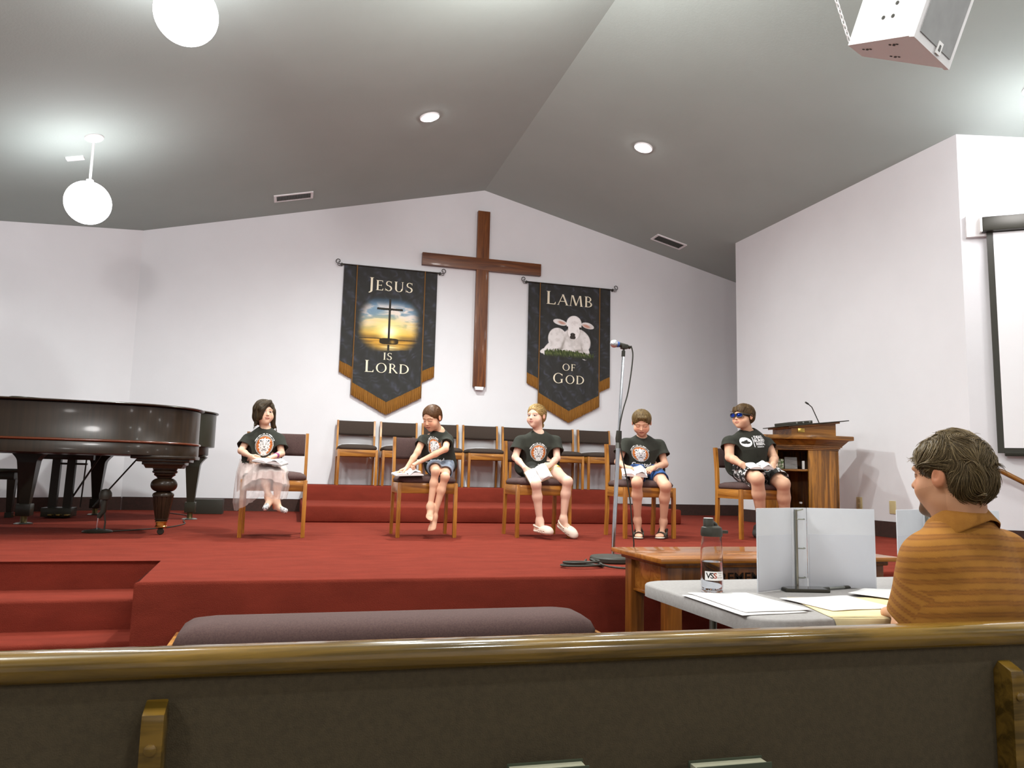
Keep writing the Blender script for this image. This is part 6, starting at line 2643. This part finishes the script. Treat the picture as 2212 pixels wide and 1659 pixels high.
k.body([dict(w=k.J['WL'], e=k.J['EL'], f=V3(0.25, -0.45, -0.8), n=V3(0.75, 0.55, -0.1), t=V3(0.7, -0.6, 0.3), curl=(0.5, 0.6, 0.7, 0.7), thumb=0.5),
        dict(w=k.J['WR'], e=k.J['ER'], f=V3(-0.75, -0.5, -0.4), n=V3(-0.2, 0.5, -0.8), t=V3(-0.1, 0.3, 0.9), curl=(0.5, 0.6, 0.7, 0.8), thumb=0.6)], [f3], hs=0.74)
k.shirt(loose=1.12, sleeve=0.86, seed=3, slw=1.12)
sh, up, n = k.torso_axes()
dc = Decal(k.bvh, AY((1164, 978, 6.3)), sh, up)
dc.paint('shirt_print', 0.083, 0.088, lion_print, k.o)
dc.text('lettering', 'Created', 0.05, 0.0, -0.108, WHITE_INK, k.o, 0.001, 0.95)


def yel(V):
    C = np.zeros((len(V), 3)) + np.array([40, 40, 36.0])
    a = V - k.J['PR']
    d = unit(k.J['KR'] - k.J['PR'])
    t = (a @ d) / np.linalg.norm(k.J['KR'] - k.J['PR'])
    r = (t > 0.38) & (V[:, 0] > 0.5 * (k.J['PL'] + k.J['PR'])[0])
    n_ = fbm(V * 40, 2, 3)
    C[r] = np.where((n_[r] > 0.52)[:, None], [236, 228, 196], [226, 190, 74])
    return C


k.shorts('shorts', PAINT, 0.5, 0.92, yel)


def braid(B, H):
    crop(B, H, 0.026, 0.31, nape=-0.34)
    H.E(B, (-0.05, -0.42, 0.02), (0.16, 0.14, 0.2), 0.06)
    P = [(-0.02, -0.5, -0.05), (0.0, -0.54, -0.2), (0.02, -0.55, -0.35), (0.03, -0.53, -0.5), (0.04, -0.5, -0.62)]
    for i, p in enumerate(P):
        H.E(B, (p[0] + (0.03 if i % 2 else -0.03), p[1], p[2]), (0.085 - 0.008 * i, 0.085 - 0.008 * i, 0.1), 0.02)


k.hair(braid, (196, 164, 106), (132, 100, 54), (226, 200, 144), 1300, lambda p: np.array([-p[0] * 0.6, -1.0 - p[1], (0.1 - p[2]) * 0.9]), 0.06, 0.0012, 0.15, noise=wrinkle(0.003, 40, 6), steps=6)
CLOG = mat('cream_clog_foam', (232, 214, 198), 0.55)
for s, (h_, t_) in zip('LR', CL):
    B = Body()
    d = unit(t_ - h_)
    sd = unit(V3(1 if s == 'L' else -1, 0, 0) - d[0] * (1 if s == 'L' else -1) * d)
    up = unit(np.cross(sd, d))
    up = up if up[2] > 0 else -up
    L = np.linalg.norm(t_ - h_)
    RM = np.stack([sd, d, up], 1)
    B.cap(h_ + d * 0.03 + up * 0.018, t_ - d * 0.03 + up * 0.018, 0.034, 0.042, 0.02, flat=(up, 0.55))
    B.ell(h_ + d * L * 0.66 + up * 0.035, (0.046, 0.075, 0.036), RM, 0.02)
    B.ell(h_ + d * L * 0.22 + up * 0.062, (0.034, 0.062, 0.04), RM, 0.012, -1)
    for i in range(3):
        for j in range(-1, 2):
            p = h_ + d * L * (0.56 + 0.13 * i) + sd * (0.022 * j * (1 - 0.12 * i)) + up * (0.066 - 0.006 * abs(j) - 0.006 * i)
            B.ell(p, (0.0045, 0.0045, 0.012), RM, 0.002, -1)
    for i in range(3):
        for q in (-1, 1):
            B.ell(h_ + d * L * (0.45 + 0.16 * i) + sd * q * 0.045 + up * 0.024, (0.01, 0.009, 0.005), RM, 0.002, -1)
    # heel strap
    pts = []
    for a in range(9):
        w = PI * a / 8
        pts.append(h_ + d * (L * 0.42 - 0.085 * math.sin(w)) + sd * 0.036 * math.cos(w) + up * (0.05 + 0.012 * math.sin(w)))
    for a, b in zip(pts[:-1], pts[1:]):
        B.cap(a, b, 0.006, 0.006, 0.004)
    V, F = B.mesh(0.0026)
    np_mesh('clog', V, F, CLOG, k.o)
booklet('open booklet with a pencil drawing, held by the blonde girl', AY((1163, 1026, 6.1)), V3(0.86, -0.08, 0.4), V3(-0.36, 0.55, 0.72), 0.2, 0.145, 0.012, 0.014, (190, 168, 120), seed=6, ink=True)

# ================= boy in blue shorts looking down
J = dict(N=(1386, 945, 6.30), H=(1391, 1010, 6.35), SL=(1351, 957, 6.31), SR=(1424, 959, 6.33), EL=(1335, 998, 6.27), ER=(1436, 1003, 6.27), WL=(1349, 1009, 6.12), WR=(1411, 1011, 6.13),
         PL=(1375, 1014, 6.33), PR=(1406, 1014, 6.33), KL=(1376, 1042, 5.98), KR=(1438, 1050, 5.98), AL=(1377, 1124, 6.10), AR=(1433, 1127, 6.10))
k = Kid('boy looking down, in black lion shirt, blue shorts and sandals', J, 1.06, (220, 170, 142),
        Head(AY((1386, 913, 6.23)), (-0.37, -0.76, -0.5), 0.214, wide=1.04, face=1.04))
k.face = dict(lids=0.95, brow=(140, 100, 62), lip=(176, 96, 82))
SD = [(AY((1380, 1150, 6.17)), AY((1379, 1163, 6.03))), (AY((1436, 1150, 6.17)), AY((1424, 1163, 6.03)))]
SD = [(V3(a[0], a[1], 0.012), V3(b[0], b[1], 0.012)) for a, b in SD]


def f4(B, k=k):
    for s, (h_, t_) in zip('LR', SD):
        foot(B, k.J['A' + s], h_ + V3(0, 0, 0.006), t_ + V3(0, 0, 0.004), (1 if s == 'L' else -1, 0, 0), 0.92, True, 0.027)


k.body([dict(w=k.J['WL'], e=k.J['EL'], f=V3(0.8, -0.5, -0.1), n=V3(0.1, 0.1, -1), t=V3(0.3, 0.8, 0.4), curl=(0.4, 0.5, 0.5, 0.6), thumb=0.5),
        dict(w=k.J['WR'], e=k.J['ER'], f=V3(-0.75, -0.5, -0.25), n=V3(-0.1, 0.4, -0.9), t=V3(-0.2, 0.7, 0.6), curl=(0.5, 0.6, 0.7, 0.8), thumb=0.6)], [f4], hs=0.78)
k.shirt(loose=1.12, sleeve=0.84, seed=4, slw=1.18)
sh, up, n = k.torso_axes()
dc = Decal(k.bvh, AY((1387, 982, 6.2)), sh, up)
dc.paint('shirt_print', 0.088, 0.083, lion_print, k.o)
dc.text('lettering', 'Created', 0.055, 0.004, -0.098, WHITE_INK, k.o, 0.0012, 0.95)
k.shorts('shorts', mat('blue_black_shorts', (44, 82, 140), 0.85, 0, (38, 40, 44), (16, 16, 16), contrast=(0.44, 0.5)), 0.66, 0.98)
k.hair(lambda B, H: (crop(B, H, 0.026, 0.30), H.C(B, (-0.16, 0.27, 0.34), (0.12, 0.29, 0.35), 0.06, 0.05, 0.06)), (122, 96, 56), (80, 60, 32), (168, 140, 92), 1500, lambda p: np.array([p[0] * 0.9 + 0.1, p[1] + 0.35, p[2] - 0.62]), 0.026, 0.0011, 0.25, noise=wrinkle(0.002, 45, 5))
SOLE = mat('sandal_sole', (196, 190, 176), 0.7)
STRAP = mat('patterned_strap', (52, 50, 44), 0.8, 0, (150, 142, 124), (120, 120, 120), contrast=(0.34, 0.42))
for s, (h_, t_) in zip('LR', SD):
    d = unit(t_ - h_)
    sd = unit(np.cross(d, (0, 0, 1)))
    L = np.linalg.norm(t_ - h_)
    B = Body()
    B.cap(h_ + d * 0.01 - V3(0, 0, 0.002), t_ - d * 0.012 - V3(0, 0, 0.002), 0.034, 0.041, 0.01, flat=(V3(0, 0, 1), 0.22))
    V, F = B.mesh(0.003)
    V[:, 2] = np.maximum(V[:, 2], 0.001)
    so = np_mesh('sandal', V, F, SOLE, k.o)

    def arch(p, hw, hh, wd, nm):
        mb_ = MB()
        R_ = []
        for i in range(15):
            a = PI * i / 14
            for_ = p + sd * hw * math.cos(a) + V3(0, 0, hh * math.sin(a))
            R_.append([tuple(for_ - d * wd), tuple(for_ + d * wd)])
        mb_.loft(R_, cap=False, closed=False)
        o_ = mb_.build(nm, STRAP, so, angle=180)
        md_ = o_.modifiers.new('thickness', 'SOLIDIFY')
        md_.thickness = 0.003
        md_.offset = 1
    arch(h_ + d * L * 0.72, 0.042, 0.046, 0.018, 'strap')
    arch(h_ + d * L * 0.36, 0.038, 0.1, 0.017, 'strap')
    mb = MB()
    for q in (-1, 1):
        mb.tube([tuple(h_ + d * L * 0.72 + sd * q * 0.04 + V3(0, 0, 0.012)), tuple(h_ + d * L * 0.38 + sd * q * 0.037 + V3(0, 0, 0.04)), tuple(h_ + d * 0.0 + sd * q * 0.024 + V3(0, 0, 0.06))], 0.007, 8)
    mb.tube([tuple(h_ - d * 0.008 + sd * q * 0.026 + V3(0, 0, 0.06)) for q in (-1, -0.5, 0, 0.5, 1)], 0.008, 8)
    mb.build('strap', STRAP, so)
booklet('open white booklet on the lap of the boy in blue shorts', AY((1370, 1022, 6.06)), V3(0.94, -0.3, -0.05), V3(0.25, 0.85, 0.42), 0.215, 0.15, 0.018, 0.016, (206, 204, 200), seed=8)

# ================= boy in sunglasses
J = dict(N=(1615, 935, 6.22), H=(1622, 1010, 6.26), SL=(1575, 955, 6.2), SR=(1656, 957, 6.26), EL=(1576, 988, 6.16), ER=(1672, 990, 6.19), WL=(1602, 1003, 6.03), WR=(1670, 1003, 6.03),
         PL=(1606, 1016, 6.23), PR=(1642, 1016, 6.24), KL=(1636, 1034, 5.88), KR=(1692, 1045, 5.9), AL=(1646, 1130, 6.0), AR=(1698, 1134, 6.02))
k = Kid('boy in blue mirrored sunglasses, black text shirt and patterned shorts', J, 1.36, (224, 176, 146),
        Head(AY((1605, 900, 6.18)), (-0.95, -0.30, 0.03), 0.222, wide=1.06, face=1.1))
k.face = dict(lip=(184, 104, 88), brow=(110, 80, 46))
FT = [(V3(*(np.array(k.J['A' + s][:2]) + (0.0, 0.07)), 0.02), V3(*(np.array(k.J['A' + s][:2]) + (-0.04, -0.15)), 0.02)) for s in 'LR']


def f5(B, k=k):
    for s, (h_, t_) in zip('LR', FT):
        foot(B, V3(*k.J['A' + s]), h_, t_, (1 if s == 'L' else -1, 0, 0), 1.0, False, 0.03)


k.body([dict(w=k.J['WL'], e=k.J['EL'], f=V3(0.5, -0.55, -0.6), n=V3(0.35, 0.5, -0.7), t=V3(0.7, -0.1, 0.6), curl=(0.4, 0.5, 0.55, 0.6), thumb=0.4),
        dict(w=k.J['WR'], e=k.J['ER'], f=V3(-0.2, -0.55, -0.8), n=V3(-0.3, 0.65, -0.6), t=V3(-0.9, -0.1, 0.4), curl=(0.35, 0.45, 0.5, 0.5), thumb=0.4)], [f5], hs=0.84)
k.shirt(loose=1.16, sleeve=0.7, seed=5, slw=1.0, hem=0.03)
sh, up, n = k.torso_axes()
dc = Decal(k.bvh, AY((1625, 958, 6.05)), sh, up)
ru = unit(sh + up * 0.06)
dc2 = Decal(k.bvh, AY((1607, 956, 6.05)) + sh * 0.075, ru, up)
dc2.paint('shirt_print', 0.05, 0.042, star_badge, k.o, 70, 60)
dc2.paint('shirt_print', 0.069, 0.045, lambda u, v: (np.zeros(u.shape + (3,)) + np.array([236, 236, 238.0]), (u > 0.9) & (np.abs(v) < 0.97)), k.o, 70, 40)
for i, (w_, y_) in enumerate((('DEAD.', 0.036), ('BURIED', 0.006), ('RISEN.', -0.024))):
    dc2.text('lettering', w_, 0.034, 0.137, y_ + 0.006, WHITE_INK, k.o, 0.0016, 1.12)
dc2.text('lettering', 'ROMANS 6:4', 0.0135, 0.127, -0.044, WHITE_INK, k.o, 0.0006, 1.0)


def camo(V):
    n_ = fbm(V * np.array([16, 16, 30]) + 0.6 * fbm(V * 9, 2, 1)[:, None], 3, 9)
    C = np.zeros((len(V), 3)) + np.array([40, 40, 38.0])
    C[(n_ > 0.5) & (n_ < 0.6)] = [214, 212, 212]
    return C


k.shorts('patterned_shorts', PAINT, 0.86, 1.0, camo)
k.hair(lambda B, H: (crop(B, H, 0.045, 0.22, nape=-0.26), [H.C(B, (x, 0.24, 0.34), (x * 1.05, 0.34, 0.2 + 0.03 * (j % 2)), 0.06, 0.02, 0.04) for j, x in enumerate((-0.24, -0.16, -0.08, 0.0, 0.08, 0.16, 0.24))]),
       (96, 70, 38), (62, 44, 23), (140, 108, 64), 1500, lambda p: np.array([p[0] * 0.9, p[1] + 0.3, p[2] - 0.62]), 0.045, 0.0013, 0.2, noise=wrinkle(0.002, 45, 7))
H = k.head
mb = MB()
FR = mat('matte_black_frame', (44, 42, 40), 0.45)
for s in (-1, 1):
    P = []
    for j in range(24):
        a = 2 * PI * j / 24
        x_, z_ = 0.135 * abs(math.cos(a)) ** 0.7 * (1 if math.cos(a) > 0 else -1), 0.085 * abs(math.sin(a)) ** 0.7 * (1 if math.sin(a) > 0 else -1)
        P.append(H.p(s * 0.165 + x_, 0.455 - 0.55 * (s * 0.165 + x_) ** 2, 0.02 + z_))
    P.append(P[0])
    mb.tube(P, 0.0042, 6, cap=False)
    mb.tube([H.p(s * 0.29, 0.40, 0.06), H.p(s * 0.37, 0.2, 0.05), H.p(s * 0.39, 0.0, 0.045), H.p(s * 0.40, -0.08, 0.0)], [0.007, 0.006, 0.0045, 0.004], 8)
mb.tube([H.p(-0.05, 0.455, 0.05), H.p(0, 0.46, 0.06), H.p(0.05, 0.455, 0.05)], 0.005, 8)
sg = mb.build('sunglasses', FR, k.o)
for s in (-1, 1):
    mb = MB()
    R = []
    for m_ in (0.0, 0.35, 0.7, 1.0):
        row = []
        for j in range(24):
            a = 2 * PI * j / 24
            x_, z_ = m_ * 0.13 * abs(math.cos(a)) ** 0.7 * (1 if math.cos(a) > 0 else -1), m_ * 0.08 * abs(math.sin(a)) ** 0.7 * (1 if math.sin(a) > 0 else -1)
            row.append(H.p(s * 0.165 + x_, 0.462 - 0.55 * (s * 0.165 + x_) ** 2 - 0.01 * m_, 0.02 + z_))
        R.append(row)
    mb.loft(R, cap=False)
    tag(mb.build('lens', mat('blue_mirror_lens', (34, 64, 170), 0.08, 0.85), sg, angle=180), 'blue mirrored lens')
for s, (h_, t_) in zip('LR', FT):
    B = Body()
    d = unit(t_ - h_)
    B.cap(h_ + V3(0, 0, 0.028), t_ + V3(0, 0, 0.022), 0.042, 0.04, 0.02)
    B.cap(h_ + V3(0, 0, 0.03), h_ + V3(0, 0, 0.075), 0.04, 0.036, 0.02)
    V, F = B.mesh(0.004)
    V[:, 2] = np.maximum(V[:, 2], 0.001)
    np_mesh('shoe', V, F, mat('dark_trainer', (60, 58, 54), 0.7), k.o)
booklet('open booklet on the knees of the boy in sunglasses', AY((1640, 1010, 5.95)), V3(0.98, -0.1, 0.0), V3(0.1, 0.9, 0.3), 0.23, 0.13, 0.016, 0.016, (44, 42, 40), seed=9)

# ------------------------------------------------------------------ the man at the folding table
N = AY((2074, 1136, 1.60))
SLm = AY((2011, 1212, 1.585))
SRm = N + V3(0.19, 0.055, -0.085)
Hm = V3(N[0] + 0.02, 1.575, -0.06)
J = dict(N=tuple(N) + (0,), H=tuple(Hm) + (0,), SL=tuple(SLm) + (0,), SR=tuple(SRm) + (0,), EL=tuple(AY((1972, 1376, 1.66))) + (0,), WL=tuple(AY((1944, 1320, 1.82))) + (0,),
         ER=tuple(SRm + V3(0.09, 0.06, -0.25)) + (0,), WR=tuple(V3(N[0] + 0.30, 1.97, 0.18)) + (0,),
         PL=tuple(Hm + V3(-0.1, 0.02, -0.02)) + (0,), PR=tuple(Hm + V3(0.1, 0.03, -0.02)) + (0,), KL=tuple(Hm + V3(-0.15, 0.45, -0.02)) + (0,), KR=tuple(Hm + V3(0.15, 0.45, -0.02)) + (0,),
         AL=tuple(Hm + V3(-0.16, 0.5, -0.45)) + (0,), AR=tuple(Hm + V3(0.16, 0.5, -0.45)) + (0,))
k = Kid('man with wavy brown hair and goatee in an orange striped polo shirt', J, 1.38, (198, 146, 112),
        Head(AY((2050, 1026, 1.61)), (-0.29, 0.955, -0.03), 0.206, wide=0.98, face=0.94))
k.J_neck_r = 0.06


def goatee(C, L):
    x, y, z = L[:, 0], L[:, 1], L[:, 2]
    n_ = fbm(L * 30, 2, 2)
    m_ = (z < -0.335 + 0.05 * (n_ - 0.5)) & (y > 0.07 + 0.1 * (n_ - 0.5)) & (np.abs(x) < 0.16)
    C = mix(C, [84, 58, 36], m_ * 0.9)
    s_ = (z < -0.12 - 0.25 * np.abs(y)) & (y > -0.1)
    return mix(C, [150, 104, 74], s_ * ~m_ * 0.25)


k.face = dict(brow=(96, 70, 40), beard=goatee, lip=(168, 96, 82))
_hb = Head.build
k.head.build = lambda B, neck, rn: (_hb(k.head, B, neck, rn, True), k.head.E(B, (0, 0.29, -0.44), (0.12, 0.11, 0.085), 0.05))
FT = [(V3(k.J['A' + s][0], k.J['A' + s][1] - 0.06, FLOOR_Z + 0.02), V3(k.J['A' + s][0], k.J['A' + s][1] + 0.2, FLOOR_Z + 0.02)) for s in 'LR']


def f6(B, k=k):
    for s, (h_, t_) in zip('LR', FT):
        foot(B, k.J['A' + s], h_, t_, (1 if s == 'L' else -1, 0, 0), 1.2, False, 0.036)


k.body([dict(w=k.J['WL'], e=k.J['EL'], f=V3(0.38, 0.85, -0.12), n=V3(0.25, 0.1, -0.9), t=V3(0.9, -0.3, 0.3), curl=(0.8, 0.9, 1.0, 1.0), thumb=0.8),
        dict(w=k.J['WR'], e=k.J['ER'], f=V3(-0.3, 0.85, -0.2), n=V3(0.1, 0.1, -1), t=V3(-0.7, -0.4, 0.3), curl=(0.6, 0.7, 0.8, 0.8), thumb=0.6)], [f6], h=0.0042, hs=1.0)


def polo_col(V):
    J = k.J
    up_ = unit(J['N'] - J['H'])
    t = (J['N'] - V) @ up_ + 0.012 * np.sin(V[:, 0] * 9)
    for s in 'LR':
        d = unit(J['E' + s] - J['S' + s])
        q = V - J['S' + s]
        a = q @ d
        rr = np.linalg.norm(q - a[:, None] * d, axis=1)
        w = sst(0.03, 0.07, a) * (rr < 0.105) * (sst(0.13, 0.09, rr))
        w = np.where((q @ unit(J['S' + s] - J['N'])) > -0.015, w, 0)
        t = np.where(w > 0.5, a + 0.05, t)
    ph = (t / 0.026) % 1.0
    C = np.zeros((len(V), 3)) + np.array([160, 106, 36.0])
    C = mix(C, [146, 92, 30], sst(0.0, 0.12, ph) * sst(0.5, 0.38, ph))
    C = mix(C, [122, 74, 24], np.exp(-((ph - 0.08) / 0.07) ** 2) * 0.8)
    C = mix(C, [122, 74, 24], np.exp(-((ph - 0.42) / 0.07) ** 2) * 0.8)
    C *= (0.96 + 0.08 * fbm(V * 40, 2, 3))[:, None]
    return C


J = k.J
B = Body()
sh, up, n = k.torso_axes()
b = 1.32
chest = J['N'] * 0.6 + J['H'] * 0.4
flat = (n, 0.66)
B.cap(J['H'] - up * 0.02, chest, 0.125 * b, 0.125 * b, 0.05, flat=flat)
B.cap(chest, J['N'] - up * 0.05, 0.12 * b, 0.06 * b, 0.06, flat=flat)
wd = np.linalg.norm(J['SR'] - J['SL'])
for s, q in (('L', -1), ('R', 1)):
    B.cap(J['H'] - up * 0.02 + sh * q * (0.4 * wd - 0.06), J['S' + s] - up * 0.10 - sh * q * 0.045, 0.10 * b, 0.085 * b, 0.06, flat=flat)
    B.cap(J['N'] - up * 0.03, J['S' + s] - up * 0.005, 0.05 * b, 0.046 * b, 0.05)
    e = J['S' + s] + (J['E' + s] - J['S' + s]) * 1.08
    B.cap(J['S' + s], e, 0.05 * b, 0.06 * b, 0.04)
for s in 'LR':
    d = unit(J['E' + s] - J['S' + s])
    e = J['S' + s] + (J['E' + s] - J['S' + s]) * 1.08
    B.cap(e + d * 0.04, e + d * 0.16, 0.10 * b, 0.12 * b, 0.008, -1)
    B.cap(e + d * 0.06, e - d * 0.05, 0.056 * b, 0.048 * b, 0.008, -1)
B.cap(J['N'] - up * 0.0, J['N'] + up * 0.14, 0.064, 0.08, 0.008, -1)


def folds(P):
    a = 0.004 * (2 * fbm(P * np.array([10, 10, 7]), 3, 12) - 1)
    x = (P - J['N']) @ sh
    z = (J['N'] - P) @ up
    a += -0.007 * np.maximum(0, np.sin((x - 0.15 * z) * 62)) ** 2 * sst(0.1, 0.22, z) * sst(0.02, 0.08, x)
    return a


V, F = B.mesh(0.0038, folds)
np_mesh('polo_shirt', V, F, mat('polo_knit', (170, 106, 34), 0.9, attr=True, bump=0.15, bscale=500), k.o, col=linv(polo_col(V)))
# turned-down collar
POLO = mat('polo_collar_knit', (158, 104, 36), 0.9, 0, (150, 97, 32), (60, 60, 60), bump=0.15, bscale=500)
ax_ = unit(up * 0.96 + n * -0.30)
fw = unit(np.cross(sh, ax_))
if fw @ V3(0, 1, 0) < 0:
    fw = -fw
R = []
for a in np.linspace(-2.75, 2.75, 49):
    # a = 0 at the nape
    c, s = math.cos(a), math.sin(a)
    out = -fw * c + sh * s
    lift = 0.014 * c
    P = []
    for rad, z in ((0.064, -0.012), (0.063, 0.012), (0.0635, 0.034), (0.0665, 0.040), (0.070, 0.036), (0.078, 0.010), (0.088, -0.014 - 0.012 * abs(s)), (0.086, -0.018 - 0.012 * abs(s)), (0.075, 0.004), (0.068, 0.026)):
        P.append(J['N'] + out * rad * (1.0 + 0.12 * abs(s)) + ax_ * (z + lift - 0.006) + fw * 0.006)
    R.append(P)
mb = MB()
mb.loft([[tuple(p) for p in r] for r in R])
mb.build('collar', POLO, k.o, angle=80)
B = Body()
for s in 'LR':
    B.cap(J['H'], J['P' + s], 0.12, 0.11, 0.05)
    B.cap(J['P' + s], J['K' + s], 0.10, 0.075, 0.04)
    B.cap(J['K' + s], J['A' + s] + V3(0, 0, -0.03), 0.072, 0.055, 0.04)
    B.cap(J['A' + s] + V3(0, 0, -0.075), J['A' + s] + V3(0, 0, -0.14), 0.07, 0.07, 0.006, -1)
B.half(J['H'] + V3(0, 0, 0.1), (0, 0, 1), 0.01)
V, F = B.mesh(0.006, wrinkle(0.006, 10, 2))
np_mesh('trousers', V, F, mat('dark_jeans', (56, 60, 74), 0.9, 0, (48, 52, 64), (30, 30, 30)), k.o)
for s, (h_, t_) in zip('LR', FT):
    B = Body()
    d = unit(t_ - h_)
    B.cap(h_ + V3(0, 0, 0.03), t_ + V3(0, 0, 0.022), 0.046, 0.044, 0.02)
    B.cap(h_ + V3(0, 0.02, 0.04), h_ + V3(0, 0.02, 0.09), 0.045, 0.042, 0.02)
    V, F = B.mesh(0.005)
    V[:, 2] = np.maximum(V[:, 2], FLOOR_Z + 0.001)
    np_mesh('shoe', V, F, mat('dark_trainer', (60, 58, 54), 0.7), k.o)


def mane(B, H):
    H.E(B, (0, -0.08, 0.15), (0.375, 0.445, 0.385), 0.02)
    H.E(B, (0, -0.2, -0.04), (0.35, 0.34, 0.34), 0.06)
    H.E(B, (0, 0.52, -0.20), (0.40, 0.42, 0.50), 0.03, -1)
    H.C(B, (-0.6, 0.22, -0.34), (0.6, 0.22, -0.34), 0.32, 0.32, 0.04, -1)
    for s in (-1, 1):
        H.E(B, (s * 0.42, -0.02, -0.15), (0.16, 0.15, 0.25), 0.03, -1)
    B.half(H.p(0, -0.2, -0.36), H.R @ np.array([0, 0.25, -1.0]), 0.01)


B = Body()
mane(B, k.head)
V, F = B.mesh(0.0032, wrinkle(0.007, 24, 8))


def mflow(p):
    # swept from a crown set back: forward over the top, down and round on the sides and back
    d = p - np.array([0.05, -0.28, 0.50])
    d[2] -= 0.10
    w = vnoise(p[None] * 3.2, 5)[0] * 6.28
    return d + 0.34 * np.array([math.sin(w), math.cos(w), math.sin(w * 1.3) * 0.5])


def mavoid(p):
    ear = abs(p[0]) > 0.27 and -0.2 < p[1] < 0.14 and p[2] < 0.05
    face = p[1] > 0.12 and p[2] < 0.10
    return ear or face


S1 = strands(V, F, k.head, 6000, mflow, 0.05, 0.00095, 0.12, 8, 3, 0.003, (104, 85, 55), (80, 65, 41), (132, 112, 78), avoid=mavoid)
S2 = strands(V, F, k.head, 1200, lambda p: mflow(p) + 0.5 * np.array([math.sin(p[1] * 16), math.cos(p[0] * 14), math.sin(p[2] * 15)]), 0.055, 0.001, 0.2, 9, 5, 0.008, (110, 90, 58), (84, 68, 44), (142, 120, 84), avoid=mavoid)
C = np.ones((len(V), 3)) * linv([76, 61, 38])
Vs, Fs = join([(V, F), S1[:2], S2[:2]])
np_mesh('hair', Vs, Fs, HAIR, k.o, col=np.concatenate([C, S1[2], S2[2]]))
